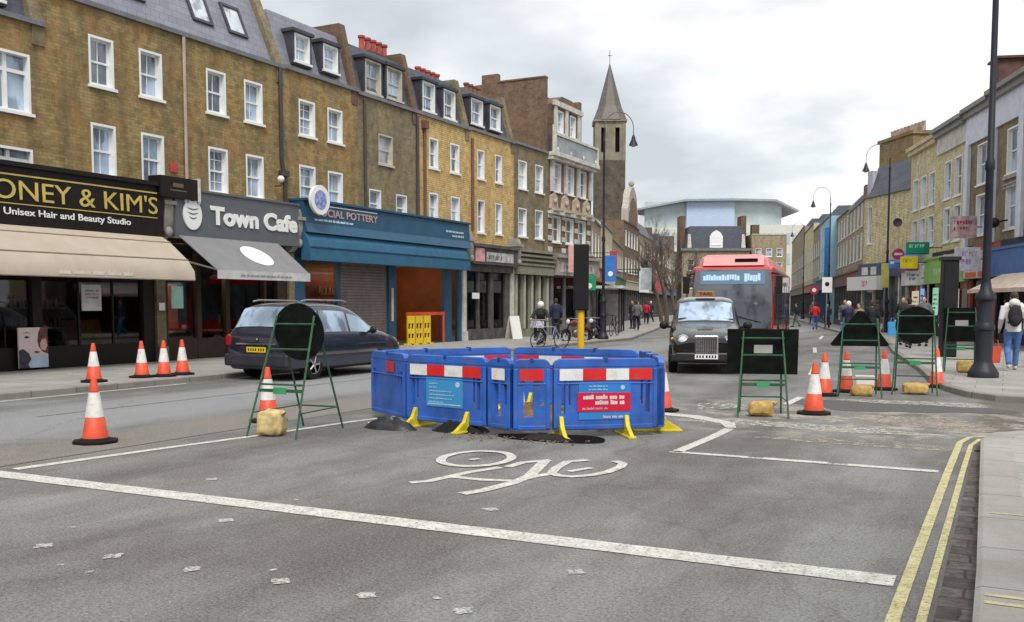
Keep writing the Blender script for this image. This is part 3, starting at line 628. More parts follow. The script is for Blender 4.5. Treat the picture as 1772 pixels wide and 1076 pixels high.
# tall house with white bands, glass balcony and gabled dormer
root = thing('banded_house', 'tall red and white banded house with a glass balcony and a big brick side wall', 'house', (-20, 42.74, 0), R(90))
L7 = 5.5
holes = [(.6 + 1.62 * i, 1.55 + 1.62 * i, 7.2, 8.6) for i in range(3)] + [(.5 + 1.62 * i, 1.5 + 1.62 * i, 4.7, 6.0) for i in range(3)]
b = MB(); b.wall(0, L7, 4.0, 8.95, 0, holes, .18)
b.quad((L7, 0, 0), (L7, 7, 0), (L7, 7, 9), (L7, 0, 9)); b.quad((0, 0, 4), (0, 7, 4), (L7, 7, 4), (L7, 0, 4)); b.quad((0, 7, 0), (0, 7, 9), (L7, 7, 9), (L7, 7, 0))
for hh in holes: b.m(1).quad((hh[0], .21, hh[2]), (hh[1], .21, hh[2]), (hh[1], .21, hh[3]), (hh[0], .21, hh[3])); b.m(0)
b.build('wall', [M_B5, M_dark], root)
b = MB(); b.box(-.01, .02, 4.0, -.3, 7.5, 12.5); b.box(-.3, 2.6, 12.5, -.02, 3.5, 12.95); b.box(-.34, 0, 12.5, .02, 2.59, 12.58); b.build('side_wall', M_B5, root)
b = MB(); b.box(L7 - .3, .6, 8.95, L7 + .02, 7, 12.4); b.build('side_wall', M_B5, root)
for hh in holes[:3]: window(root, hh[0], hh[2], hh[1] - hh[0], hh[3] - hh[2], 'thin')
for hh in holes[3:]: window(root, hh[0], hh[2], hh[1] - hh[0], hh[3] - hh[2], 'sash', pm=M_paneD)
b = MB(); b.box(-.05, -.45, 8.82, L7 + .1, .1, 9.02); b.box(-.02, -.3, 8.66, L7 + .05, .05, 8.82)
for i in range(4): xx = .25 + 1.62 * i; b.box(xx, -.12, 7.15, xx + .3, -.002, 8.66); b.lathe([(.09, 0), (.13, .12), (.06, .24), (.02, .34)], 6, (xx + .15, -.3, 9.02))
for z in (4.2, 4.75, 5.3, 5.85): 
    for i in range(4): xx = .02 + 1.62 * i; b.box(xx, -.035, z, xx + .46, -.002, z + .24)
b.box(-.02, -.2, 6.05, L7, -.002, 6.2); b.build('cornice', M_wht, root)
b = MB(); rnd = random.Random(8)
for i in range(4):
    b = MB(); xx = .1 + 1.38 * i; b.prism([(xx, 6.3), (xx + .9, 6.3), (xx + .8, 6.9), (xx + .45, 7.12), (xx + .1, 6.9)], 'y', -.12, -.002); b.box(xx + .1, -.35, 6.2, xx + .8, -.002, 6.34)
    b.ball((xx + .45, -.16, 6.66), (.16, .1, .16), 8, 5); b.build('carved_panel', mat('pink_cream_stone', (.42, .35, .28), .8, var=.25, sc=6), root)
b = MB(); b.box(.1, -.34, 9.03, 5.4, -.30, 9.8); b.build('balcony_screen', mat('grey_glass_screen', (.2, .24, .25), .15, var=.4, sc=1.2), root)
b = MB(); b.box(0, -.42, 9.8, L7 + .05, -.24, 9.92)
for x in (0, 5.4): b.box(x, -.42, 9.02, x + .12, -.24, 9.8)
b.box(0, -.42, 9.92, .12, -.24, 10.3); b.build('balcony_rail', M_wht, root)
b = MB(); b.prism([(.35, 8.95), (1.0, 12.1), (7, 12.1), (7, 8.95)], 'x', 0, L7 - .3); b.build('roof', M_slateD, root)
b = MB(); b.wall(1.3, 4.6, 9.0, 11.6, .3, [(1.75, 2.5, 10.25, 11.35), (3.3, 4.05, 10.25, 11.35)], .15); b.quad((1.3, .3, 9), (1.3, .3, 11.6), (1.3, 2, 11.6), (1.3, 2, 9)); b.quad((4.6, .3, 9), (4.6, 2, 9), (4.6, 2, 11.6), (4.6, .3, 11.6)); b.quad((1.3, .3, 11.6), (4.6, .3, 11.6), (4.6, 2, 11.6), (1.3, 2, 11.6))
b.prism([(1.3, 11.6), (4.6, 11.6), (3.6, 12.1), (2.3, 12.1)], 'y', .3, 2)
dm = b.build('dormer', M_B5, root)
window(dm, 1.75, 10.25, .75, 1.1, 'sash', .3); window(dm, 3.3, 10.25, .75, 1.1, 'sash', .3)
b = MB(); b.box(1.15, .16, 11.5, 4.75, .3 - .003, 11.75); b.box(1.2, .2, 10.0, 4.7, .297, 10.2)
for x in (1.3, 2.65, 4.25): b.box(x, .22, 10.2, x + .3, .297, 11.5)
b.box(1.3, .24, 9.3, 4.6, .297, 9.55); b.build('white_surround', M_wht, dm)

# ------------------------------------------------------------------ shopfronts of the left row (ground floors)
def shopfront(label, s0, s1, ztop, proj, bays, frame_m, glass_m, stall=.35, open_=(), wall_cols=None, depth=3.0, floor=.12, pil=.28, name='shopfront', soffit=None):
    """open ground floor: frame, glass, lit room behind. bays: list of (x0,x1) glazed openings in local coordinates"""
    root = thing(name, label, 'shopfront', (-20, s0, 0), R(90)); L = s1 - s0; zt = soffit or ztop
    b = MB(); b.m(0)
    b.box(0, -.12, floor - .12, L, .05, floor + .001)
    xs = [0.0]
    for x0, x1 in bays: xs += [x0, x1]
    xs.append(L)
    for i in range(0, len(xs), 2):
        if xs[i + 1] - xs[i] > .01: b.box(xs[i], -.1, floor, xs[i + 1], .06, zt)
    b.box(0, -.06, zt, L, .05, 4.18)
    b.build('frame', frame_m, root)
    b = MB(); b.quad((.02, .05, floor + .01), (L - .02, .05, floor + .01), (L - .02, depth, floor + .01), (.02, depth, floor + .01))
    b.m(1).quad((.02, depth, floor), (.02, depth, 4.1), (L - .02, depth, 4.1), (L - .02, depth, floor)) if False else b.m(1).quad((.02, depth, floor), (L - .02, depth, floor), (L - .02, depth, 4.1), (.02, depth, 4.1))
    b.quad((.02, .05, floor), (.02, .05, 4.1), (.02, depth, 4.1), (.02, depth, floor)); b.quad((L - .02, .05, floor), (L - .02, depth, floor), (L - .02, depth, 4.1), (L - .02, .05, 4.1))
    b.m(2).quad((.02, .05, zt + .05), (.02, depth, zt + .05), (L - .02, depth, zt + .05), (L - .02, .05, zt + .05))
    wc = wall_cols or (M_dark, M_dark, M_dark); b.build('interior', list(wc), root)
    for x0, x1 in bays:
        g = MB()
        if stall: MB().box(x0, -.08, floor, x1, .04, floor + stall).build('stall_riser', frame_m, root)
        if x0 in open_: continue
        g.quad((x0, 0, floor + stall), (x1, 0, floor + stall), (x1, 0, zt), (x0, 0, zt)); g.build('shop_window', glass_m, root)
    return root
GL = clear_glass('shop_glass', .12)
GL2 = clear_glass('shop_glass_dark', .1, (.5, .5, .5))
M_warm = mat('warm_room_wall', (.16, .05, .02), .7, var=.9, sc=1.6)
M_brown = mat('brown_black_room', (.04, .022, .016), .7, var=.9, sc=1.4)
M_or = mat('orange_wall', (.33, .1, .025), .6, var=.35, sc=.8)
M_gold = mat('gold_letters', (.55, .42, .1), .4, var=.15); M_wlet = mat('white_letters', (.8, .8, .78), .4, var=.05)
M_lamp = emit('lamp_or_fill_glow', (1, .75, .45), 6.0)
def lamps(par, pts, r=.05, pw=35):
    for p in pts:
        o_ = MB().ball(p, r, 8, 6).build('lamp_or_fill_bulb', M_lamp, par); l_ = bpy.data.objects.new('lamp_light', bpy.data.lights.new('lamp_light', 'POINT')); l_.data.energy = pw; l_.data.color = (1, .72, .42); l_.data.shadow_soft_size = .08; COL.objects.link(l_); l_.parent = o_; l_.location = (p[0], p[1], p[2] - .12)

# -- hair studio
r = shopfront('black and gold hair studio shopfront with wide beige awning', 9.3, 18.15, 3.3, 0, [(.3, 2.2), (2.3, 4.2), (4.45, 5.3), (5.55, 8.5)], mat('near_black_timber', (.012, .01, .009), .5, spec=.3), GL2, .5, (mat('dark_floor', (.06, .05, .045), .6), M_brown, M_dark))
b = MB(); b.box(0, -.62, 3.32, 8.75, -.06, 4.62); b.box(-.05, -.7, 4.62, 8.8, 0, 4.72); fa = b.build('fascia', mat('fascia_black_brown', (.010, .007, .006), .5, spec=.25), r)
b = MB(); b.box(0.3, -.634, 4.42, 8.55, -.62, 4.455); b.box(.3, -.634, 3.80, 8.55, -.62, 3.82); b.build('gold_rule', M_gold, fa)
text(fa, "HONEY & KIM'S", 3.55, -.625, 3.9, 5.0, .44, M_gold, bold=0, ext=.02)
text(fa, "Unisex Hair and Beauty Studio", 4.3, -.625, 3.52, 3.4, .2, M_wlet, bold=.012)
b = MB(); az = [(-.62, 3.34), (-.9, 3.18), (-1.5, 2.72), (-1.72, 2.44), (-1.74, 2.22)]
n = 16
for i in range(len(az) - 1):
    (y0, z0), (y1, z1) = az[i], az[i + 1]
    b.smooth = i < 3; b.add([(.05, y1, z1), (8.7, y1, z1), (8.7, y0, z0), (.05, y0, z0)], [(0, 1, 2, 3)]); b.add([(.05, y1 + .02, z1 - .02), (.05, y0 + .02, z0 - .02), (8.7, y0 + .02, z0 - .02), (8.7, y1 + .02, z1 - .02)], [(0, 1, 2, 3)])
b.smooth = False
for x in (.05, 8.7): b.add([(x, y, z) for y, z in az] + [(x, -.62, 2.9)], [tuple(range(6))])
aw = b.build('awning', mat('beige_canvas', (.43, .365, .29), .85, var=.07, sc=2), r)
b = MB(); b.tube([(.05, -.9, 3.19), (8.7, -.9, 3.19)], .016, 6); b.tube([(.05, -1.5, 2.735), (8.7, -1.5, 2.735)], .016, 6); b.build('hem', mat('beige_seam', (.33, .27, .21), .9), aw)
words(aw, 4.75, 6.75, 2.27, .11, -1.742, mat('cream_print', (.62, .58, .5), .6), 3, 'awning_lettering', (1.2, 2.2))
b = MB()
for x in (2.25, 4.3, 5.42, 6.6, 7.6): b.box(x - .025, -.03, .6, x + .025, .03, 3.3)
b.box(.3, -.03, 2.35, 8.5, .03, 2.42); b.build('mullions', MC['near_black_timber'], r)
for i_, (x_, z_) in enumerate([(.5, 1.1), (2.5, 1.3), (5.7, 1.0), (5.7, 1.5)]):
    sh_ = MB().box(x_, 1.2, z_, x_ + 1.5, 1.45, z_ + .03).build('shelf', mat('salon_shelf', (.25, .2, .15), .5), r); rq = random.Random(40 + i_); b = MB(); x2 = x_ + .06
    while x2 < x_ + 1.4: hh_ = rq.uniform(.12, .26); r2 = rq.uniform(.025, .045); b.lathe([(r2, z_ + .031), (r2, z_ + .03 + hh_ * .7), (r2 * .4, z_ + .03 + hh_)], 7, (x2, 1.3, 0)); x2 += rq.uniform(.08, .16)
    b.build('bottles', mat('bottle_%d' % i_, [(.5, .45, .4), (.1, .3, .3), (.4, .12, .1), (.45, .4, .12)][i_], .3), sh_)
MB().box(2.9, 1.9, .8, 3.9, 1.95, 2.3).build('mirror', mat('salon_mirror', (.25, .33, .35), .1, .6), r)
lamps(r, [(3.4, 1.6, 2.9), (7.2, 1.6, 2.9)], .04, 5)  # bulbs and point lights added as fill so the salon chairs show
# furniture inside: chairs, mirror shelf, counter
def chair(par_loc, label, col, rz=0, grp='salon chairs inside the hair studio'):
    t = thing('salon_chair', label, 'chair', par_loc, rz, grp)
    MB().box(-.28, -.25, .42, .28, .25, .55).build('seat', col, t, .03); b = MB(); b.prism([(.2, .5), (.27, .5), (.4, 1.05), (.3, 1.08)], 'x', -.28, .28); b.build('backrest', col, t, .02)
    b = MB(); b.lathe([(.26, 0), (.25, .03), (.04, .06), (.035, .42), (.1, .43)], 12); b.build('pedestal', M_steel, t)
    for s in (-1, 1): MB().box(s * .28, -.2, .55, s * .34, .25, .72).build('armrest', col, t, .015)
    return t
chair((-20.9, 16.5, .13), 'brown salon chair inside the dark window behind the second pavement cone', mat('brown_leather', (.2, .09, .05), .5), R(60))
chair((-21.0, 17.4, .13), 'mustard salon chair inside the dark window nearest the cafe', mat('mustard_leather', (.3, .18, .03), .5), R(100))
MB().box(-.02, -.3, 0, .02, .3, .85).build('window_notice', mat('notice_white', (.7, .69, .72), .5), None)
o = COL.objects['window_notice']; o.name = 'poster'; o.location = (-19.99, 16.28, 1.45); o.scale = (.5, .95, .75); tag(o, 'white printed notice hanging in the hair studio window', 'poster')
strokes(o, -.2, .2, .62, .06, 0, mat('faint_red', (.5, .15, .15), .6), 5, 'print', 3, .11).rotation_euler = (0, 0, R(90))
for q in o.children: q.location = (.024, 0, 0)
# face poster on the stall riser
t = thing('face_poster', 'large beauty poster of a woman face with red hair beside the salon door', 'poster', (-19.76, 14.12, .16), R(90))
MB().box(0, 0, 0, .74, .04, .92).build('board', mat('pale_pink_print', (.74, .62, .6), .5, var=.06), t)
b = MB(); b.prism([(.56, .92), (.50, .80), (.47, .62), (.5, .48), (.6, .36), (.74, .3), (.74, .92)], 'y', -.006, -.001); b.build('hair', mat('print_auburn', (.16, .045, .035), .5, var=.6, sc=14), t)
b = MB(); b.prism([(.55, .42), (.66, .38), (.72, .5), (.68, .66), (.58, .64), (.53, .54)], 'y', -.010, -.007); b.build('face_highlight', mat('print_skin', (.66, .42, .36), .5, var=.15), t)
b = MB(); b.prism([(.13, .70), (.2, .735), (.28, .70), (.2, .67)], 'y', -.006, -.002); b.prism([(.1, .78), (.2, .82), (.31, .78), (.2, .8)], 'y', -.006, -.002); b.prism([(.52, .72), (.6, .75), (.68, .71), (.6, .69)], 'y', -.013, -.0105); b.build('eyes', mat('print_dark', (.04, .03, .05), .5), t)
b = MB(); b.prism([(.36, .36), (.42, .385), (.47, .375), (.53, .36), (.46, .32)], 'y', -.0125, -.0102); b.build('lips', mat('print_lips', (.3, .06, .08), .5), t)
b = MB(); b.prism([(0, 0), (0, .4), (.1, .44), (.24, .34), (.3, .2), (.22, .08), (.26, 0)], 'y', -.0065, -.002); b.build('dark_hair', mat('print_dark_hair', (.05, .04, .06), .5, var=.6, sc=14), t)
b = MB(); b.prism([(.26, .0), (.74, .0), (.74, .2), (.62, .3), (.5, .25), (.36, .3), (.3, .2)], 'y', -.009, -.0066); b.build('collar', mat('print_blue_white', (.5, .62, .78), .5), t)

# carved brick piers between the shops
def pier(s, w, label, m=M_B3, z=4.1, proj=.45):
    t = thing('shop_pier', label, 'pier', (-20, s, 0), R(90)); b = MB(); b.box(0, -proj * .4, 0, w, .1, 3.2); b.box(-.01, -proj * .55, 0, w + .01, .05, .5); b.build('shaft', m, t)
    b = MB(); b.prism([(-.1, 3.2), (-proj * .6, 3.3), (-proj * 1.1, 3.55), (-proj * 1.25, 4.2), (-proj * 1.0, z + .45), (0, z + .5), (0, 3.2)], 'x', .0, w); b.box(-.05, -proj * 1.4, z + .1, w + .05, 0, z + .2); b.ball((w / 2, -proj * 1.1, 3.5), (w * .4, .12, .14)); b.build('console', M_stone, t)
    return t
pier(18.17, .3, 'carved stone console pier between the hair studio and the grey cafe'); pier(23.42, .26, 'carved stone console pier between the grey cafe and the blue shop')
pier(34.2, .26, 'stone console pier at the right end of the blue shop', M_wht)
# box sign hanging above the first pier
t = thing('box_sign', 'dark projecting box sign above the pier between hair studio and cafe', 'sign', (-19.35, 18.3, 4.45), R(90))
MB().box(-.42, -.08, -.08, .85, .35, .46).build('box', mat('sign_brown', (.012, .008, .007), .5, spec=.25), t); MB().box(.853, -.09, -.1, .95, .36, .5).build('side_panel', M_wht, t)
b = MB(); b.box(-.1, -.086, .1, .45, -.081, .13); b.box(0, -.086, .2, .35, -.081, .3); b.build('print', mat('dim_gold', (.12, .09, .03), .5), t)

# -- grey cafe
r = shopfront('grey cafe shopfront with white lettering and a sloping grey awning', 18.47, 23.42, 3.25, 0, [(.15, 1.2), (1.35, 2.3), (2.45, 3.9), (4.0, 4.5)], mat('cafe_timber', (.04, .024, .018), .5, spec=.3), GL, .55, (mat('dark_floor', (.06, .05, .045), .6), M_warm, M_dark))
b = MB(); b.box(0.0, -.62, 3.38, 4.92, -.06, 4.62); b.box(-.02, -.66, 4.62, 4.95, 0, 4.68); fa = b.build('fascia', mat('cafe_grey', (.105, .115, .125), .5, var=.06), r)
text(fa, 'Town Cafe', 1.22, -.625, 3.78, 3.6, .52, M_wlet, bold=.045, ext=.03)
b = MB(); b.lathe([(.40, -.66), (.40, -.625)], 28, (0, 0, 0), 'y'); b.v = [(p[0] * .82 + .56, p[1], p[2] * 1.02 + 4.0) for p in b.v]
b.box(.3, -.66, 4.3, .42, -.625, 4.5); b.box(.5, -.66, 4.35, .62, -.625, 4.56); b.box(.72, -.66, 4.3, .84, -.625, 4.5); lg = b.build('round_emblem', M_wlet, fa)
b = MB()
for i, (z, w) in enumerate([(4.18, .22), (4.06, .2), (3.94, .14)]): b.prism([(.56 - w, z), (.56 - w * .5, z - .05), (.56, z - .065), (.56 + w * .5, z - .05), (.56 + w, z), (.56 + w * .5, z - .02), (.56, z - .035), (.56 - w * .5, z - .02)], 'y', -.668, -.661)
b.build('emblem_lines', MC['cafe_grey'], lg)
b = MB(); A0, A1 = (-.62, 3.42), (-1.95, 2.5)
b.add([(.08, A1[0], A1[1]), (3.75, A1[0], A1[1]), (3.95, A0[0], A0[1]), (.08, A0[0], A0[1])], [(0, 1, 2, 3)]); b.add([(.08, A1[0], A1[1] - .02), (.08, A0[0], A0[1] - .02), (3.95, A0[0], A0[1] - .02), (3.75, A1[0], A1[1] - .02)], [(0, 1, 2, 3)])
aw = b.build('awning', mat('grey_canvas', (.2, .2, .205), .85, var=.08), r)
b = MB(); b.box(.08, -1.98, 2.27, 3.75, -1.955, 2.5); b.build('valance', mat('pale_valance', (.5, .5, .49), .85), aw); words(aw, .9, 3.0, 2.34, .07, -1.982, mat('soft_grey_print', (.25, .25, .25), .7), 6, 'valance_lettering')
b = MB(); n = 24; vs = []
for i in range(n):
    a = 2 * math.pi * i / n; u, v = .52 * math.cos(a), .3 * math.sin(a); tt = .5 + v; vs.append((2.3 + u, A0[0] + (A1[0] - A0[0]) * tt - .004, A0[1] + (A1[1] - A0[1]) * tt + .008))
b.add(vs, [tuple(range(n))]); b.build('oval_emblem', M_wlet, aw)
b = MB(); b.tube([(.1, -.1, 2.9), (.1, -1.94, 2.5)], .025, 6); b.tube([(3.7, -.1, 2.9), (3.73, -1.94, 2.5)], .025, 6); b.build('awning_arm', M_steel, aw)
lamps(r, [(.5, 1.3, 2.7), (1.6, .8, 2.6)], .04, 7)
MB().box(-.0, -.3, 0, .02, .3, .6).build('menu', mat('pale_green_menu', (.35, .55, .5), .5), None); o = COL.objects['menu']; o.name = 'menu_board'; o.location = (-19.97, 19.0, 1.5); o.scale = (1, .7, 1.0); tag(o, 'pale green menu board in the left cafe window', 'menu board')
MB().box(-.1, -.005, 0, .1, .005, .2).build('wall_plate', M_wlet, None); o = COL.objects['wall_plate']; o.name = 'wall_sign'; o.location = (-19.78, 18.3, 1.45); o.rotation_euler = (0, 0, R(90)); tag(o, 'small white square sign on the pier between hair studio and cafe', 'sign')
b = MB(); b.box(1.5, 1.6, .9, 2.1, 1.66, 2.2); b.build('orange_panel', mat('dim_orange', (.45, .11, .03), .6, var=.4), r)
def cafe_table(x, y, label):
    t = thing('cafe_table', label, 'table', (x, y, .13)); MB().box(-.35, -.35, .7, .35, .35, .74).build('tabletop', mat('table_wood', (.3, .17, .08), .5), t); MB().lathe([(.22, 0), (.03, .04), (.03, .7)], 10).build('leg', M_blk, t)
cafe_table(-20.7, 19.3, 'square wooden table inside the left cafe window'); cafe_table(-20.8, 21.3, 'square wooden table inside the right cafe window')

# -- blue pottery shop
M_blue = mat('teal_blue_paint', (.017, .08, .15), .5, var=.12); M_blueC = mat('blue_canvas', (.022, .105, .19), .7, var=.12)
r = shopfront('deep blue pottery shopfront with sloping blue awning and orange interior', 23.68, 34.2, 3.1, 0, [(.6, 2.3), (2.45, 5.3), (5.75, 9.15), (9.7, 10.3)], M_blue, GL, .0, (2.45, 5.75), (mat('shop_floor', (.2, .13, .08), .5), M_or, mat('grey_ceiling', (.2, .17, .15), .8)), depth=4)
b = MB(); b.prism([(-.06, 4.83), (-.58, 4.83), (-.6, 4.15), (-.75, 3.85), (-.06, 3.85)], 'x', 0.0, 10.3); b.box(-.03, -.66, 4.83, 10.35, 0, 4.9); fa = b.build('fascia', M_blue, r)
text(fa, 'SOCIAL POTTERY', .6, -.605, 4.4, 3.3, .24, mat('pale_red_letters', (.5, .32, .3), .5), bold=.015)
words(fa, .5, 2.6, 4.24, .085, -.602, mat('pale_blue_print', (.5, .6, .66), .6), 8); words(fa, 8.5, 9.85, 4.42, .08, -.592, MC['pale_blue_print'], 9); words(fa, 8.95, 9.85, 4.26, .08, -.598, MC['pale_blue_print'], 10); b = MB(); b.box(1.2, -.6, 4.72, 3.9, -.585, 4.75); b.build('pale_rule', M_wlet, fa)
b = MB(); b.prism([(-.62, 3.84), (-.76, 3.62), (-.86, 3.3), (-.88, 2.98), (-.8, 2.96), (-.5, 3.0), (-.5, 3.84)], 'x', -.05, 9.9); b.box(-.06, -.89, 3.4, 9.91, -.84, 3.415); b.build('awning', M_blueC, r)
b = MB(); b.box(2.45, .02, .12, 5.3, .06, 3.1); b.build('roller_shutter', mat('grey_brown_shutter', (.2, .16, .145), .6, var=.2), r)
b = MB(); [b.box(2.45, .0, .2 + .1 * i, 5.3, .02, .23 + .1 * i) for i in range(29)]; b.build('shutter_slats', mat('shutter_rib', (.12, .1, .09), .6), r)
b = MB(); b.box(5.42, -.13, 1.0, 5.54, -.1, 2.2); b.build('notice_strip', mat('cream_notice', (.5, .46, .3), .6), r)
lamps(r, [(1.4, 1.2, 2.6), (6.9, 1.4, 2.5), (8.2, 2.4, 2.6)], .05, 13)
b = MB(); b.box(6.3, 1.8, 1.2, 6.6, 1.86, 1.9); b.box(8.3, 3.7, .9, 9.0, 3.9, 2.2); b.build('shelf', mat('shelf_wood', (.35, .15, .05), .6), r)
for i_, (x_, y_, z_, w2) in enumerate([(6.0, 3.6, 1.0, 2.8), (6.0, 3.6, 1.5, 2.8), (6.0, 3.6, 2.0, 2.8), (.8, 2.0, .9, 1.3), (.8, 2.0, 1.4, 1.3)]):
    sh_ = MB().box(x_, y_, z_, x_ + w2, y_ + .3, z_ + .035).build('shelf', MC['shelf_wood'], r); rq = random.Random(i_); b = MB(); x2 = x_ + .1
    while x2 < x_ + w2 - .15: hh_ = rq.uniform(.1, .3); r2 = rq.uniform(.04, .08); b.lathe([(r2 * .6, z_ + .036), (r2, z_ + .036 + hh_ * .4), (r2 * .8, z_ + .036 + hh_)], 8, (x2, y_ + .15, 0)); x2 += rq.uniform(.15, .3)
    b.build('pots', mat('pottery_%d' % (i_ % 3), [(.55, .5, .42), (.12, .25, .35), (.5, .22, .1)][i_ % 3], .4), sh_)
MB().box(6.4, 2.2, .12, 8.4, 2.8, 1.0).build('counter', mat('counter_wood', (.3, .13, .05), .5), r)
b = MB(); b.box(.7, .7, .3, 1.1, .8, 2.0); b.build('display_panel', mat('pink_display', (.6, .4, .38), .6), r)
t = thing('round_sign', 'round white and blue sign projecting above the left end of the blue shop', 'sign', (-19.1, 24.05, 4.85), R(90))
MB().lathe([(.46, -.05), (.46, .05)], 24, (0, 0, 0), 'y').build('disc', M_wlet, t); b = MB(); b.lathe([(.3, -.058), (.3, -.052)], 20, (0, 0, 0), 'y'); b.build('emblem', mat('soft_violet_blue', (.25, .28, .55), .5, var=.6, sc=9), t)
MB().tube([(0, .0, 0), (0, .9, 0)], .02, 6).build('bracket', M_blk, t)
# yellow folding gate and red barrier rail outside the blue shop
t = thing('folding_barrier', 'yellow plastic folding barriers stacked in the blue shop entrance', 'barrier', (-19.55, 29.6, .11), R(90)); M_y = mat('barrier_yellow', (.75, .52, .02), .5, var=.12)
for i in range(3):
    b = MB(); x = i * .55; b.wall(x, x + .5, .05, 1.05, -.02, [(x + .06, x + .22, .25, .42), (x + .28, x + .44, .25, .42), (x + .06, x + .22, .6, .8), (x + .28, x + .44, .6, .8)], .04); b.wall(x, x + .5, .05, 1.05, .02, [(x + .06, x + .22, .25, .42), (x + .28, x + .44, .25, .42), (x + .06, x + .22, .6, .8), (x + .28, x + .44, .6, .8)], .001)
    b.box(x, -.02, 1.05, x + .5, .02, 1.08); b.box(x, -.15, 0, x + .06, .15, .05); b.box(x + .44, -.15, 0, x + .5, .15, .05); b.build('panel', M_y, t)
t = thing('barrier_plank', 'orange-red plank lying across the tops of the yellow barriers', 'plank', (-19.75, 29.9, 1.2), R(90)); MB().box(0, 0, 0, 2.7, .06, .12).build('plank', mat('orange_red_plastic', (.7, .08, .03), .5), t)
MB().box(2.6, .0, -1.09, 2.68, .05, 0).build('leg', MC['orange_red_plastic'], t); MB().box(.05, .01, -1.09, .11, .05, 0).build('leg', MC['orange_red_plastic'], t)

# -- small dark shop
M_g = mat('weathered_grey_timber', (.085, .08, .078), .7, var=.4)
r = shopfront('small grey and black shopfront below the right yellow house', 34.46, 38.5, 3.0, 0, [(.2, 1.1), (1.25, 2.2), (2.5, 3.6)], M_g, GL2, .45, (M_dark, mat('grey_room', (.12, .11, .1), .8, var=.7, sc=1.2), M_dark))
b = MB(); b.box(0, -.5, 3.3, 4.0, -.06, 4.0); b.box(-.05, -.6, 4.0, 4.05, 0, 4.1); b.box(0, -.3, 3.0, 4.0, -.06, 3.3); fa = b.build('fascia', M_g, r)
b = MB(); b.box(.2, -.52, 3.4, .95, -.5, 3.95); b.build('pink_sign', mat('pink_panel', (.6, .3, .3), .6, var=.4, sc=5), fa); b = MB(); b.box(1.15, -.52, 3.42, 3.6, -.5, 3.82); b.build('pale_sign', mat('dirty_white', (.45, .44, .43), .6, var=.5, sc=5), fa); strokes(fa, 1.3, 3.5, 3.5, .2, -.521, mat('sign_grey', (.1, .09, .09), .6), 12)
t = thing('a_board', 'white pavement A-board standing outside the small grey shop', 'a-board', (-19.2, 37.1, .11), R(75))
b = MB(); b.prism([(-.25, 0), (-.2, 0), (.02, 1.0), (-.03, 1.0)], 'x', 0, .6); b.build('front_board', M_wlet, t); b = MB(); b.prism([(.25, 0), (.2, 0), (-.02, 1.0), (.03, 1.0)], 'x', 0, .6); b.build('rear_board', M_wht, t)
k = strokes(t, .1, .5, .75, .07, -.11, M_dark, 4, 'print', 5, .13); k.rotation_euler = (R(-13), 0, 0); k.location = (0, -.1, 0)
MB().box(-.3, -.01, 0, .3, .01, .25).build('notice', M_wlet, None); o = COL.objects['notice']; o.name = 'wall_sign'; o.location = (-19.8, 35.2, 1.85); o.rotation_euler = (0, 0, R(90)); tag(o, 'white notice panel on the front of the small grey shop', 'sign')
pier(38.5, .3, 'stone console pier left of the green-grey columned shop', M_wht)
# -- green-grey columned shop
M_gg = mat('sage_grey_paint', (.23, .235, .17), .6, var=.2)
r = shopfront('sage green shopfront with tall narrow columns and a layered cornice', 38.8, 42.7, 3.0, 0, [(.45, .95), (1.25, 1.75), (2.05, 2.55), (2.85, 3.4)], M_gg, clear_glass('pale_shop_glass', .25), .35, (M_dark, mat('green_room', (.16, .17, .11), .8, var=.6, sc=1.5), M_dark))
b = MB(); b.box(0, -.35, 3.0, 3.9, -.06, 3.35); [b.box(-.02, -.4 - .06 * i, 3.4 + .2 * i, 3.92, -.06, 3.5 + .2 * i) for i in range(4)]; b.box(0, -.3, 3.35, 3.9, -.06, 4.05); b.build('cornice', M_gg, r)
[MB().tube([(x, -.14, .5), (x, -.14, 2.95)], .07, 8).build('column', mat('pale_sage', (.33, .35, .27), .6), r) for x in (.25, 1.1, 1.9, 2.7, 3.6)]
# -- shop under the banded house
r = shopfront('grey shopfront with stone fascia below the tall banded house', 42.9, 48.2, 3.0, 0, [(.3, 1.6), (1.8, 3.3), (3.5, 4.9)], mat('grey_shop_paint', (.16, .15, .15), .6, var=.3), GL2, .5, (M_dark, M_brown, M_dark))
b = MB(); b.box(0, -.5, 3.05, 5.3, -.06, 3.9); b.box(-.05, -.65, 3.9, 5.35, 0, 4.05); fa = b.build('fascia', M_stone, r); b = MB(); b.box(.3, -.52, 3.2, 4.6, -.5, 3.7); b.build('sign_board', mat('pale_sign_board', (.4, .38, .37), .6, var=.3), fa); strokes(fa, .6, 4.2, 3.35, .2, -.521, M_g, 15)

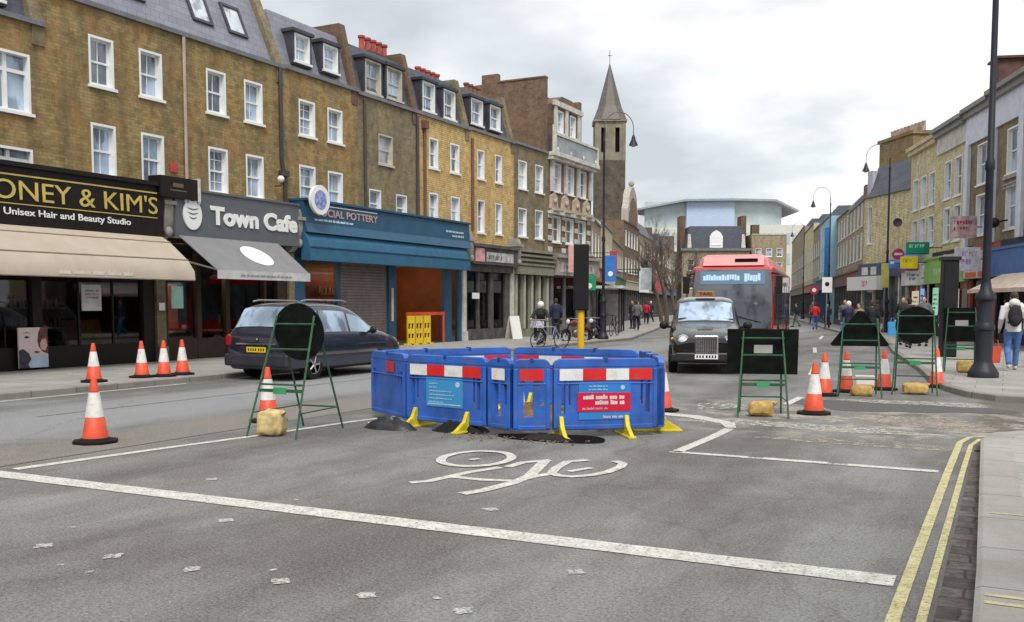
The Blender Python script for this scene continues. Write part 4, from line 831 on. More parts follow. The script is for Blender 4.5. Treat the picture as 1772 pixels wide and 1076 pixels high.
# ------------------------------------------------------------------ further left: row bending away
def wgrid(s0, s1, n, rows, w, margin=.5):
    L = (s1 - s0 - 2 * margin) / n; return [(s0 + margin + L * i + (L - w) / 2, z, w, h) for i in range(n) for z, h in rows]
Q = dict(origin=(-20.4, 48.5), rot=107.4)
def simple_shop(root, L, z, m, sign_m, seed, glassm=M_paneD, proj=.25, txt=False):
    b = MB(); b.box(0, -proj, z, L, 0, z + .75); b.box(-.02, -proj - .1, z + .75, L + .02, 0, z + .85); f = b.build('fascia', sign_m, root)
    if txt: strokes(f, .4, L - .4, z + .25, .3, -proj, M_wlet, seed)
    b = MB(); n = max(2, int(L / 1.6)); 
    for i in range(n + 1): x = L * i / n; b.box(max(0, x - .09), -.12, .1, min(L, x + .09), .03, z)
    b.box(0, -.1, .1, L, .02, .5); b.build('shop_frame', m, root)
    b = MB(); b.quad((.05, .0, .5), (L - .05, .0, .5), (L - .05, .0, z), (.05, .0, z)); b.build('shop_window', glassm, root); 
    b = MB(); b.box(0, .03, 0, L, .3, z + .8); b.build('shop_back', M_dark, root)
h = terrace('shop_house', 'low brown house with a grey pitched roof just right of the banded house', 0, 10, 6.6, 3.9, wgrid(0, 10, 4, [(4.5, 1.4)], .8), M_B7, D=8, cap=True, **Q)
MB().prism([(.0, 6.6), (4, 10.2), (8, 6.6)], 'x', 0, 10).build('roof', slate('mauve_slate', (.3, .28, .3), (.25, .23, .26)), h); simple_shop(h, 10, 3.0, M_g, mat('dull_red_sign', (.45, .1, .08), .6), 1, txt=True)
h = terrace('shop_house', 'ochre brick house with three storeys of plain windows beside the church tower', 10, 21, 7.0, 3.9, wgrid(10, 21, 5, [(4.5, 1.3)], .8), M_B6, D=8, **Q)
MB().prism([(.0, 7.0), (4, 9.2), (8, 7.0)], 'x', 0, 11).build('roof', MC['mauve_slate'], h); simple_shop(h, 11, 3.0, M_g, mat('white_sign', (.6, .6, .58), .6), 2)
h = terrace('shop_house', 'plain tan brick house at the foot of the church tower', 21, 36, 6.6, 3.9, wgrid(21, 36, 6, [(4.5, 1.3)], .8), M_B7, D=8, **Q); simple_shop(h, 15, 3.0, M_g, mat('green_sign', (.1, .2, .12), .6), 3)
Q2 = dict(origin=(-31.2, 83), rot=103)
root = terrace('gabled_building', 'red brick building with a curved white gable right of the church tower', 0, 12, 9.3, 3.9, wgrid(0, 12, 5, [(4.6, 1.4), (7.1, 1.4)], .9), M_B5, D=9, **Q2); simple_shop(root, 12, 3.0, M_g, mat('cream_sign', (.55, .5, .4), .6), 4)
b = MB(); pts = [(2, 9.3), (2.1, 10.6), (2.8, 11.1), (3.2, 12.0), (4.2, 12.6), (6.0, 13.0), (7.8, 12.6), (8.8, 12.0), (9.2, 11.1), (9.9, 10.6), (10, 9.3)]; b.prism(pts, 'y', -.12, .5); b.ball((6, .1, 13.3), .3); b.build('gable', mat('cream_gable', (.38, .34, .29), .8, var=.2), root)
b = MB(); b.prism([(p[0] * .8 + 1.2, 9.3 + (p[1] - 9.3) * .72) for p in pts], 'y', -.16, -.121); b.build('gable_infill', M_B5, root)
for i, (lab, s0, s1, H, m) in enumerate([('brown brick terrace block left of the mansard corner house, nearest its gabled neighbour', 12, 26, 9.0, M_B7), ('darker brick terrace block in the middle of the far left row', 26, 41, 8.4, M_B5), ('last brick terrace block at the far end of the left row', 41, 58, 9.4, M_B7)]):
    h = terrace('terrace_block', lab, s0, s1, H, 3.8, wgrid(s0, s1, 6, [(4.5, 1.4), (6.7, 1.3)], .85), m, D=8, roof=True, set_=.8, rise=1.6, cat='building', group='brick blocks of the far left row', **Q2)
    simple_shop(h, s1 - s0, 2.9, M_g, mat('shop_sign_%d' % i, [(.5, .5, .5), (.35, .12, .1), (.12, .2, .4)][i], .6), 20 + i)
    MB().box(2, 2, H + 1.5, 3, 5, H + 2.6).build('chimney', M_chim, h)

# church
root = thing('church', 'stone church tower with a slate spire and a cross on top', 'church', (-37.2, 94.5, 0), R(26))
w = 1.55
b = MB(); b.box(-w, -w, 0, w, w, 16.4); b.build('tower', mat('dark_flint_stone', (.095, .08, .062), .9, var=.45, sc=1.5), root)
b = MB(); 
for a in range(4):
    b.T = Matrix.Rotation(a * math.pi / 2, 4, 'Z'); ww = w - .05; b.wall(-ww, ww, 16.4, 20.3, -ww, [(-.95, -.5, 17.2, 19.7), (.5, .95, 17.2, 19.7)], .3); b.m(1).quad((-ww, -ww + .31, 16.4), (ww, -ww + .31, 16.4), (ww, -ww + .31, 20.3), (-ww, -ww + .31, 20.3)).m(0)
    b.box(-w, -w - .02, 16.3, -w + .35, -w + .3, 20.3)
b.T = None; b.box(-w - .15, -w - .15, 20.3, w + .15, w + .15, 20.5); b.build('belfry', [mat('pale_ragstone', (.22, .2, .145), .9, var=.25, sc=1.5), M_dark], root)
b = MB(); n = 8; r0 = 1.98
ring = [((w + .2) * (1 if math.cos(t) > 0 else -1) * min(1, abs(math.cos(t)) * 1.42), (w + .2) * (1 if math.sin(t) > 0 else -1) * min(1, abs(math.sin(t)) * 1.42)) for t in [math.pi / 8 + i * math.pi / 4 for i in range(8)]]
vs = [(x, y, 20.5) for x, y in ring] + [(1.28 * math.cos(math.pi / 8 + i * math.pi / 4), 1.28 * math.sin(math.pi / 8 + i * math.pi / 4), 22.0) for i in range(8)] + [(0, 0, 26.6)]
b.add(vs, [(i, (i + 1) % 8, 8 + (i + 1) % 8, 8 + i) for i in range(8)] + [(8 + i, 8 + (i + 1) % 8, 16) for i in range(8)]); b.build('spire', slate('spire_shingle', (.14, .12, .1), (.11, .095, .08)), root)
b = MB(); b.box(-.025, -.025, 26.5, .025, .025, 27.8); b.box(-.2, -.02, 27.25, .2, .02, 27.3); b.build('cross', M_blk, root)
b = MB(); b.box(-9, 0, 0, -1.8, 12, 8.2); b.build('nave', mat('dark_flint_stone', (.15, .125, .095)), root); MB().prism([(-9.3, 8.2), (-5.4, 13), (-1.6, 8.2)], 'y', -.2, 12.2).build('nave_roof', MC['mauve_slate'], root)

# far end of the street
root = thing('mansard_building', 'dark slate mansard corner house with a white arched dormer at the end of the street', 'building', (-49.5, 160, 0), R(27))
L = 11.6; b = MB(); hl = [(1 + 2.1 * i, 2 + 2.1 * i, 7.4, 9.4) for i in range(5)] + [(1 + 2.1 * i, 2 + 2.1 * i, 4.4, 6.2) for i in range(5)]; b.wall(0, L, 0, 11, 0, hl, .3); b.box(0, .4, 0, L, 9, 11); b.build('wall', M_B7, root)
for q in hl: window(root, q[0], q[2], 1.0, q[3] - q[2], 'thin', pm=M_paneD)
b = MB(); b.box(-.3, -.4, 10.8, L + .3, .39, 11.2); b.build('cornice', M_lead, root)
MB().prism([(.6, 11.2), (1.4, 15.0), (L - 1.4, 15.0), (L - .6, 11.2)], 'y', .3, 8.5).build('roof', M_slateD, root)
b = MB(); b.prism([(L / 2 - 1.1, 11.3), (L / 2 + 1.1, 11.3), (L / 2 + 1.1, 13.2), (L / 2 + .7, 13.9), (L / 2, 14.3), (L / 2 - .7, 13.9), (L / 2 - 1.1, 13.2)], 'y', -.1, 1.5); d = b.build('dormer', M_wh, root); [window(d, L / 2 - .8 + .85 * i, 11.8, .7, 1.3, 'thin', -.13, pm=M_paneD) for i in range(2)]
for x in (.1, L - .9): MB().box(x, 3, 11, x + .9, 6, 17).build('chimney', M_chim, root)
for x in (.9, L - 1.5): MB().prism([(x, 11.3), (x + .7, 11.3), (x + .5, 13.6), (x + .1, 13.6)], 'y', -.05, .28).build('scroll', M_wht, root)

for (lab, x, y, L_, H_, n_, m_, rz_) in [('brown brick block left of the dark mansard corner house', -57.5, 154, 8.2, 13.2, 4, M_B5, 27), ('lower brown brick block right of the dark mansard corner house', -39, 165.6, 6.0, 13.6, 3, M_B7, 27)]:
    hb = terrace('end_block', lab, 0, L_, H_, 3.5, wgrid(0, L_, n_, [(4.6, 1.6), (7.2, 1.6), (9.8, 1.4)], 1.0, .3), m_, D=8, origin=(x, y), rot=rz_, cat='building', eave=M_wht)
    MB().box(.5, 2, H_, 1.8, 3.2, H_ + 1.8).build('chimney', M_chim, hb); MB().box(.05, .05, 0, L_ - .05, .3, 3.5).build('shop_wall', M_dark, hb); MB().box(0, -.3, 2.9, L_, .04, 3.5).build('fascia', M_wht, hb)
root = thing('office_block', 'large white modern office block with green glass top floor above the bus', 'building', (-66, 184, 0), R(25))
M_gg2 = mat('green_office_glass', (.42, .49, .5), .15, var=.15, sc=.3)
b = MB(); b.box(0, 0, 0, 21.5, 14, 17.0); b.build('wall', mat('office_white', (.62, .62, .57), .6, var=.06), root)
b = MB(); b.box(20.0, -4, 0, 32, 10, 17.2); 
b.build('wing', MC['office_white'], root)
b = MB(); b.box(1.2, .6, 17.0, 28.5, 12, 22.2); b.build('glass_storey', M_gg2, root)
b = MB(); b.prism([(-2, 20.4), (9, 22.5), (19, 22.6), (27, 22.4), (31.5, 20.2), (31.3, 19.9), (26.9, 22.0), (19, 22.2), (9, 22.1), (-1.9, 20.1)], 'y', -1.5, 12.2); b.build('roof', mat('roof_edge_grey', (.3, .33, .34), .5), root)
b = MB(); b.box(9.5, -.3, 15.5, 19, .59, 22.9); b.build('plant_room', mat('pale_blue_cladding', (.45, .55, .72), .5, var=.06), root)
b = MB(); [b.box(20.4 + 1.15 * i, -4.06, 13.4, 21.1 + 1.15 * i, -4.003, 15.6) for i in range(10)]; [b.box(20.4 + 1.15 * i, -4.06, 9.4, 21.1 + 1.15 * i, -4.003, 11.6) for i in range(10)]; [b.box(.8 + 1.5 * i, -.06, 13.6, 1.9 + 1.5 * i, -.003, 16) for i in range(12)]; b.build('window_band', M_gg2, root)

# ------------------------------------------------------------------ right-hand row
def right(name, label, s0, s1, H, zs, wins, m, org=(.9, 39.), ang=18.7, **k):
    """s runs away from the camera along the facade line; local x runs back towards the camera"""
    a = R(ang); far = (org[0] - math.sin(a) * s1, org[1] + math.cos(a) * s1)
    ww = [(s1 - w[0] - w[2],) + tuple(w[1:]) for w in wins]
    return terrace(name, label, 0, s1 - s0, H, zs, ww, m, origin=far, rot=ang - 90, **k)
def cornice(root, L, z0, z1, m, proj=.35, frieze=None, x0=0):
    b = MB(); b.box(x0, -proj, z1 - .18, L, .1, z1); b.box(x0, -proj * .65, z1 - .4, L, .05, z1 - .18); b.build('cornice', m, root)
    if frieze: MB().box(x0, -.1, z0, L, -.003, z1 - .4).build('frieze', frieze, root)
GR = 'terrace houses of the right-hand row'
M_rs = mat('grey_roof_edge', (.24, .24, .22), .7, var=.2)
h = right('terrace_house', 'white-trimmed house at the right edge of the photo with tall pilasters', -6, 4.75, 9.7, 4.1, [(1.9, 6.6, 1.35, 1.75), (1.8, 4.5, 1.4, 1.75), (-3, 6.6, 1.3, 1.75), (-3, 4.5, 1.3, 1.75)], M_B3, group=GR, cap=False)
L = 10.75; cornice(h, L, 8.6, 10.1, M_rs, .45, M_stucco); [MB().box(x, -.14, 4.1, x + w_, -.003, 8.6).build('pilaster', M_stucco, h) for x, w_ in ((0, .45), (3.0, .5), (9.9, .5))]
b = MB(); [b.box(4.75 - 3.25 - .2 + 0, -.08, 6.4, 4.75 - 1.9 + .2, -.003, 6.55)]; [b.box(1.35, -.06, 6.05 + .14 * i, 2.95, -.003, 6.12 + .14 * i) for i in range(2)]; b.build('sill_band', M_stone, h)
MB().prism([(0.3, 9.9), (3, 11.3), (6, 9.9)], 'x', 0.1, L).build('roof', M_slateD, h)
b = MB(); b.box(4.7, 1.0, 10.2, 5.8, 3.2, 11.6); b.build('chimney', M_chim, h)
h = right('terrace_house', 'narrow white-pilastered house directly behind the big lamp post', 4.75, 8.05, 9.7, 4.1, [(5.4, 6.6, 1.3, 1.7), (5.4, 4.5, 1.3, 1.7)], M_B3, group=GR, cap=False)
cornice(h, 3.3, 8.45, 10.0, M_rs, .4, M_stucco); b = MB(); b.box(0.02, -.14, 4.1, .5, -.003, 8.45); b.build('pilaster', M_stucco, h)
MB().prism([(0.3, 9.9), (2.5, 11), (6, 9.9)], 'x', 0.1, 3.3).build('roof', M_slateD, h)
b = MB(); b.box(0.1, .8, 10.0, 1.1, 4.2, 11.9); b.box(-.05, .7, 11.9, 1.25, 4.3, 12.0); b.build('chimney', mat('dark_red_chimney', (.11, .055, .045), .9, var=.3), h)
h = right('terrace_house', 'brown brick house with a white cornice and paired tall windows on the right', 8.05, 12.4, 9.6, 4.1, [(8.75, 6.5, 1.05, 1.75), (10.3, 6.5, 1.05, 1.75), (8.75, 4.5, 1.0, 1.6), (10.3, 4.5, 1.0, 1.6)], M_B6, group=GR, cap=False)
cornice(h, 4.35, 8.7, 9.9, M_rs, .45, M_wht); MB().prism([(0.3, 9.8), (2.8, 10.9), (6, 9.8)], 'x', 0.1, 4.3).build('roof', M_slate, h)
b = MB(); [b.box(x, -.05, 4.4, x + 1.3, -.003, 4.48) for x in (.9, 2.4)]; b.build('sill_band', M_wht, h)
h = right('terrace_house', 'yellow brick house with white stucco windows at the far end of the right row', 12.4, 17.4, 9.5, 4.1, [(12.9, 6.5, 1.0, 1.6), (14.4, 6.5, 1.0, 1.6), (15.9, 6.5, 1.0, 1.6), (12.9, 4.5, 1, 1.5), (14.4, 4.5, 1, 1.5), (15.9, 4.5, 1, 1.5)], M_B6, group=GR, cap=False)
cornice(h, 5, 8.9, 9.8, M_B6, .3); MB().prism([(0.3, 9.6), (2.5, 10.4), (6, 9.6)], 'x', 0.1, 5).build('roof', M_slate, h)

# corner building turned further to the street
far = (-7.7, 61.2); ang = 34
root = thing('corner_house', 'plain pale yellow brick corner building with slate roof and a row of chimney pots', 'building', (far[0], far[1], 0), R(ang - 90))
Lc = 5.9; b = MB(); hh = [(.45, .95, 5.2, 7.4)]; b.wall(0, Lc, 3.5, 8.0, 0, hh, .15); b.m(1).quad((.45, .16, 5.2), (.95, .16, 5.2), (.95, .16, 7.4), (.45, .16, 7.4)).m(0); b.box(0, .17, 0, Lc, 8, 7.99); b.build('wall', [M_B6, M_dark], root)
window(root, .45, 5.2, .5, 2.2, 'thin'); b = MB(); b.prism([(-.05, 7.95), (.5, 9.7), (5, 10.1), (8, 8)], 'x', .6, Lc - .1); b.build('roof', M_slateD, root); MB().box(-.05, -.15, 7.9, Lc, .2, 8.05).build('gutter', M_lead, root)
b = MB(); b.box(-.1, .9, 8.6, 3.7, 2.3, 11.15); b.box(-.2, .8, 11.15, 3.8, 2.4, 11.35); b.build('chimney', brick('ochre_chimney', (.36, .25, .1), (.28, .2, .08), (.3, .2, .09), .4), root)
b = MB(); [b.lathe([(.13, 0), (.12, .1), (.1, .45), (.13, .5), (.13, .55), (.08, .55)], 8, (.1 + .38 * i, 1.6, 11.35)) for i in range(10)]; b.build('chimney_pots', mat('buff_pot', (.42, .33, .27), .8, var=.35, sc=2), root)
b = MB(); b.box(.1, .1, 8.2, .7, .9, 9.5); b.build('dormer', mat('pale_lead_dormer', (.45, .45, .5), .6), root)
b = MB(); b.box(0, -.3, 3.2, Lc, 0, 4.0); f = b.build('fascia', mat('navy_fascia', (.06, .07, .14), .5), root); b = MB(); b.box(.5, -.34, 3.35, 1.2, -.303, 3.8); b.box(1.6, -.34, 3.35, 2.2, -.303, 3.8); b.build('pale_panel', M_wht, f)
b = MB(); b.box(-.6, -.7, 2.45, 3.0, -.31, 3.25); s_ = b.build('white_sign', mat('shop_sign_white', (.7, .7, .7), .5, var=.05), root); strokes(s_, 1.2, 2.4, 2.65, .35, -.7, mat('crimson_letters', (.6, .05, .15), .5), 31, 'lettering')
b = MB(); [b.box(x, -.1, .1, x + .15, .1, 3.2) for x in (.02, 1.4, 2.9, 4.3, 5.7)]; b.box(0, -.08, .1, Lc, .1, .5); b.build('shop_frame', M_wht, root); b = MB(); b.quad((.1, 0.05, .5), (Lc - .1, 0.05, .5), (Lc - .1, .05, 3.2), (.1, .05, 3.2)); b.build('shop_window', M_paneD, root)
# rest of the row, further away
def farrow(label, s0, s1, H, m, n, mats, roofm=None, rows=((4.4, 1.6), (6.4, 1.4)), grp='far houses of the right-hand row'):
    h = right('far_house', label, s0, s1, H, 3.8, wgrid(s0, s1, n, rows, .9, .2), m, org=(-7.7, 61.2), ang=13.5, roof=True, roofm=roofm, set_=.7, rise=.9, group=grp, D=7)
    simple_shop(h, s1 - s0, 2.9, M_g, mats, int(s0)); return h
h = farrow('brown brick house just beyond the yellow corner building', 0, 8.8, 7.9, M_B7, 4, mat('dark_red_fascia', (.2, .05, .04), .6)); MB().box(7.6, 1, 8.5, 8.8, 4, 9.8).build('chimney', M_chim, h)
h = farrow('second brown brick house beyond the yellow corner building, with a dark chimney', 8.8, 17.5, 8.2, M_B7, 4, mat('brown_fascia', (.12, .07, .05), .6)); MB().box(7.6, 1, 8.8, 8.7, 4, 9.8).build('chimney', M_chim, h)
b = MB()
root = right('blue_house', 'narrow pale blue painted house half way down the right-hand side', 17.5, 27, 8.5, 3.6, wgrid(17.5, 27, 3, [(4.4, 1.5), (6.4, 1.3)], .9, .3), mat('sky_blue_render', (.3, .48, .6), .7, var=.05), org=(-8.3, 61.1), ang=13.5, cat='house', roof=False)
simple_shop(root, 9.5, 2.8, M_blue, M_blue, 5); MB().box(8.9, -.3, 3.6, 9.5, -.003, 7.6).build('blue_banner', mat('deep_blue_banner', (.02, .15, .4), .6), root)
farrow('grey-brown brick block beyond the blue house', 27, 45, 9.3, M_B7, 6, mat('grey_fascia', (.2, .2, .22), .6)); farrow('tan brick block further beyond the blue house', 45, 62, 10.2, M_B6, 6, mat('tan_fascia', (.3, .2, .1), .6)); farrow('farthest brick block where the right-hand row ends', 62, 95, 11.2, M_B7, 9, mat('dim_fascia', (.15, .15, .15), .6))

# ------------------------------------------------------------------ right-hand shops, signs and awnings
def rp(s, off=0.0, z=0.0):
    """point on the right-hand facade line, off metres in front of it"""
    a = R(18.7); return (.9 - math.sin(a) * s - math.cos(a) * off, 39. + math.cos(a) * s - math.sin(a) * off, z)
RR = R(18.7 - 90)
def rshop(label, s0, s1, frame, fm, z0=2.7, z1=3.7, room=M_brown, stall=.4):
    root = thing('shopfront', label, 'shopfront', rp(s1), RR); L = s1 - s0
    b = MB(); b.box(0, -.35, z0, L, 0, z1); b.box(-.02, -.42, z1, L + .02, 0, z1 + .1); f = b.build('fascia', fm, root)
    b = MB(); b.box(0, -.12, .1, .18, .1, z0); b.box(L - .18, -.12, .1, L, .1, z0); b.box(L * .45, -.08, .1, L * .45 + .08, .08, z0); b.box(L * .68, -.08, .1, L * .68 + .08, .08, z0); b.box(.18, -.08, .1, L - .18, .06, .1 + stall); b.box(0, 0, z1, L, .16, 4.12); b.build('frame', frame, root)
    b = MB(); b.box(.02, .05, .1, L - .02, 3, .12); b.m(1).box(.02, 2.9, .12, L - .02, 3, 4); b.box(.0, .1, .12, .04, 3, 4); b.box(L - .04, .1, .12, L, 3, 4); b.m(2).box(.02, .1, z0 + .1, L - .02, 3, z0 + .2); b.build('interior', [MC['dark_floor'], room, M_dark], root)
    MB().quad((.18, 0, .1 + stall), (L - .18, 0, .1 + stall), (L - .18, 0, z0), (.18, 0, z0)).build('shop_window', GL2, root)
    return root, f, L
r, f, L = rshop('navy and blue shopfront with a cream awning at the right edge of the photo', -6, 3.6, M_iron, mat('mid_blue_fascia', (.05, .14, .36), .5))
b = MB(); b.add([(1.5, -1.6, 2.15), (9.5, -1.6, 2.15), (9.5, -.4, 2.75), (1.5, -.4, 2.75)], [(0, 1, 2, 3)]); b.add([(1.5, -1.6, 2.14), (1.5, -.4, 2.74), (9.5, -.4, 2.74), (9.5, -1.6, 2.14)], [(0, 1, 2, 3)]); b.box(1.5, -1.63, 2.03, 9.5, -1.6, 2.17); b.build('awning', mat('cream_peach_canvas', (.6, .48, .4), .8), r)
MB().box(5.5, -.45, 2.9, 8.3, -.36, 4.6).build('blue_board', MC['mid_blue_fascia'], r)
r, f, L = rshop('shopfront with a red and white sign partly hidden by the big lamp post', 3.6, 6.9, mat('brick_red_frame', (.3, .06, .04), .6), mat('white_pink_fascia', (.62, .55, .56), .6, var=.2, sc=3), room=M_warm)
b = MB(); b.box(.3, -.38, 2.75, 1.6, -.353, 2.95); b.box(1.9, -.38, 2.75, 3.0, -.353, 2.95); b.build('orange_strip', mat('orange_strip', (.6, .13, .04), .6), r)
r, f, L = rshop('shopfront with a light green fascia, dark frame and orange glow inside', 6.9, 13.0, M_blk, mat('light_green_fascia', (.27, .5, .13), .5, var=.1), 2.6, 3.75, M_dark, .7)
text(r, 'FOOD', 2.2, -.36, 3.0, 1.9, .35, M_wlet, 'green_lettering', .02) if False else strokes(r, 1.6, 4.6, 3.0, .3, -.352, mat('pale_green_letters', (.55, .72, .45), .5), 41, 'lettering')
b = MB(); b.ball((4.6, .9, 2.35), (.5, .2, .14)); b.ball((3.2, 1.1, 2.4), (.35, .2, .1)); b.build('heat_lamp', emit('orange_glow', (1, .22, .03), 3.0), r)
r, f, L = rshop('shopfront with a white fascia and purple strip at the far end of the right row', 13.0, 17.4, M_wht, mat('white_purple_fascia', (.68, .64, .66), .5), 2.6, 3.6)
MB().box(.1, -.42, 3.3, 3.3, -.36, 3.62).build('purple_strip', mat('purple_strip', (.3, .02, .25), .5), r)
b = MB(); n = 10; vs = []
for i in range(n + 1):
    t = math.pi * i / n; vs.append((2.5 - 1.2 * math.cos(t), -.36, 3.7 + .02)); 
for k in range(5):
    a0, a1 = math.pi / 2 * k / 5, math.pi / 2 * (k + 1) / 5
    for i in range(n):
        t0, t1 = math.pi * i / n, math.pi * (i + 1) / n
        P = lambda t, a: (2.5 - 1.2 * math.cos(t) * math.cos(a), -.4 - .9 * math.sin(t) * math.cos(a), 3.72 + .75 * math.sin(a))
        b.smooth = True; b.add([P(t0, a0), P(t1, a0), P(t1, a1), P(t0, a1)], [(0, 1, 2, 3)])
b.build('dome_awning', mat('soft_blue_canvas', (.16, .22, .45), .8), r)
def psign(name, label, s, off, z, w, h, m, m2=None, seed=1, rows=1, lh=None, round_=False):
    """sign hung out from the facade, facing along the street"""
    x, y, _ = rp(s, off); t = thing(name, label, 'sign', (x, y, z), R(22))
    if round_: MB().lathe([(w / 2, -.05), (w / 2, .05)], 20, (0, 0, 0), 'y').build('disc', m, t)
    else: MB().box(-w / 2, -.05, 0, w / 2, .05, h).build('panel', m, t, .01)
    MB().box(w / 2 - .01, -.02, h / 2 - .02 if not round_ else -.02, off - .05 if off > w / 2 + .1 else w / 2 + .1, .02, h / 2 + .02 if not round_ else .02).build('bracket', M_blk, t)
    if m2:
        if round_: MB().box(-w * .35, -.06, -.06, w * .35, -.051, .06).build('bar', m2, t)
        else: strokes(t, -w * .38, w * .38, h * (.5 if rows == 1 else .62), lh or h * .3, -.052, m2, seed, 'lettering', rows)
    return t
psign('projecting_sign', 'green rectangular sign hanging highest over the right-hand pavement', 11.2, 1.15, 4.0, 1.05, .55, mat('sign_green', (.0, .2, .12), .4), mat('sign_pale_green', (.3, .55, .45), .4), 2)
psign('projecting_sign', 'yellow sign just below the green one on the right-hand shops', 12.5, 1.2, 3.35, .8, .58, mat('sign_yellow', (.75, .6, .02), .4), mat('sign_orange', (.5, .3, .02), .5), 3)
psign('projecting_sign', 'small round dark red sign left of the green hanging sign', 13.4, 1.5, 4.1, .55, .5, mat('sign_maroon', (.22, .03, .1), .4), mat('sign_pink', (.7, .4, .5), .5), 4, round_=True)
psign('projecting_sign', 'red and white patterned sign hanging left of the big lamp post', 5.6, .8, 4.35, 1.05, .9, mat('sign_dirty_pink', (.42, .3, .32), .5, var=.5, sc=4), mat('sign_dark_red', (.25, .03, .06), .5), 5, 2, .16)
psign('projecting_sign', 'white sign with purple print hanging right of the big lamp post', 4.3, 1.0, 2.95, 1.0, .95, mat('sign_white2', (.5, .5, .56), .5, var=.25, sc=5), mat('sign_mauve', (.35, .2, .4), .5), 6, 2, .2)
t = thing('wall_bracket_light', 'black dish-shaped lamp on the white wall near the right edge', 'lamp', rp(2.9, .5, 4.75), RR); MB().ball((0, 0, 0), (.32, .2, .2)).build('lamp_head', M_blk, t); MB().tube([(0, 0, 0), (0, .5, .1)], .03, 6).build('bracket', M_blk, t)
t = thing('satellite_dish', 'dark round dish on the end wall between the two right-hand rows', 'dish', (-5.3, 55.6, 6.0), R(20)); MB().lathe([(.03, .06), (.16, .03), (.24, -.04), (.24, -.02), (.16, .05)], 14, (0, 0, 0), 'y').build('dish', mat('dish_dark', (.06, .06, .06), .6), t); MB().tube([(0, .1, 0), (.35, .6, 0)], .03, 6).build('arm', M_blk, t)
t = thing('kiosk_pillar', 'slim black advertising pillar standing on the right pavement before the green shop', 'pillar', (-1.45, 30.2, .11), R(15))
MB().box(-.2, -.25, 0, .2, .25, 2.75).build('casing', M_blk, t, .03); MB().box(-.24, -.29, 2.75, .24, .29, 2.85).build('cap', M_iron, t)

# ------------------------------------------------------------------ street lamps
def street_lamp(label, loc, rz, H=9.7, big=True):
    """tapering column with swan-neck arm reaching along local -x"""
    t = thing('street_lamp', label, 'street lamp', loc, rz, 'swan-neck street lamps')
    b = MB(); b.lathe([(.3, 0), (.3, .1), (.26, .16), (.19, .28), (.17, .34), (.17, .95), (.2, .98), (.2, 1.05), (.17, 1.1), (.155, 1.15), (.15, 1.55), (.2, 1.6), (.2, 1.68), (.12, 1.78), (.095, 1.95)], 12); b.build('base', M_iron, t)
    b = MB(); b.lathe([(.088, 1.95), (.075, 4.2), (.095, 4.25), (.095, 4.4), (.068, 4.45), (.055, H - .9), (.07, H - .85), (.07, H - .75), (.045, H - .7), (.035, H - .25)], 12); b.build('column', M_iron, t)
    b = MB(); r = .78; b.tube([(0, 0, H - .3)] + [(-r + r * math.cos(a), 0, H - .25 + r * math.sin(a) * .9) for a in [math.pi * i / 14 for i in range(15)]] + [(-2 * r, 0, H - .55)], .023, 7); a_ = b.build('arm', mat('grey_arm', (.1, .11, .13), .5), t)
    b = MB(); b.lathe([(.03, 0), (.06, -.05), (.1, -.12), (.12, -.22), (.21, -.38), (.25, -.46), (.23, -.46)], 14, (-2 * r, 0, H - .5)); b.build('lamp_shade', M_iron, t)
    b = MB(); b.ball((-2 * r, 0, H - .95), (.17, .17, .08)); b.build('lens', mat('lamp_lens', (.4, .42, .42), .3), t)
    if not big: t.scale = (.8, .8, 1)
    return t
street_lamp('big dark lamp post rising out of the top right of the photo', (-.37, 22.0, .11), R(20), 10.5)
street_lamp('lamp post on the left pavement with its lamp beside the church spire', (-15.5, 38.8, .11), R(207), 9.25, False)
street_lamp('second right-hand lamp post, its lamp left of the ten-pot chimney stack', (-5.75, 55.5, .11), R(22), 9.6, False)
street_lamp('third right-hand lamp post, its lamp over the blue house', (-11.6, 73.5, .11), R(22), 9.6, False)
street_lamp('farthest visible lamp post, tiny above the end of the street', (-19.0, 104, .11), R(22), 9.6, False)

# bare trees
def bare_tree(label, loc, H, seed, spread=.55):
    rnd = random.Random(seed); t = thing('bare_tree', label, 'tree', loc, 0, 'bare trees on the left pavement'); tb, cb = MB(), MB(); cnt = [0]
    def grow(p, d, ln, r, dep):
        n = 3; pts = [p]; q = p
        for i in range(n):
            d = (d + Vector((rnd.uniform(-.16, .16), rnd.uniform(-.16, .16), .04))).normalized(); q = q + d * ln / n; pts.append(q)
        (tb if dep < 1 else cb).tube(pts, [r * (1 - .12 * i) for i in range(n + 1)], 6 if dep < 2 else 3, False)
        if dep >= 5: return
        for _ in range(4 if dep else 6):
            k = rnd.choice(pts[1:]) if dep else pts[rnd.choice([2, 3, 3])]; a = rnd.uniform(0, 6.28); nd = (d + Vector((math.cos(a), math.sin(a), rnd.uniform(-.1, .5))) * rnd.uniform(spread * .6, spread * 1.4)).normalized()
            if cnt[0] < 1500: cnt[0] += 1; grow(k, nd, ln * rnd.uniform(.5, .75), r * .5, dep + 1)
    grow(Vector((0, 0, 0)), Vector((0, 0, 1)), H * .38, H * .022, 0)
    tb.build('trunk', mat('bark', (.1, .08, .06), .9), t); cb.build('crown', mat('twigs', (.13, .1, .085), .9), t)
for i, (x, y, H, lab) in enumerate([(-21.5, 66, 8.5, 'nearest bare tree on the left pavement, just beyond the bus shelter'), (-26.5, 80, 9, 'bare tree in front of the cream gable'), (-30, 95, 9, 'bare tree left of the bus, third along the left kerb'), (-33.6, 110, 9.5, 'farthest bare tree just left of the bus roof')]):
    bare_tree(lab, (x, y, .1), H, 30 + i)

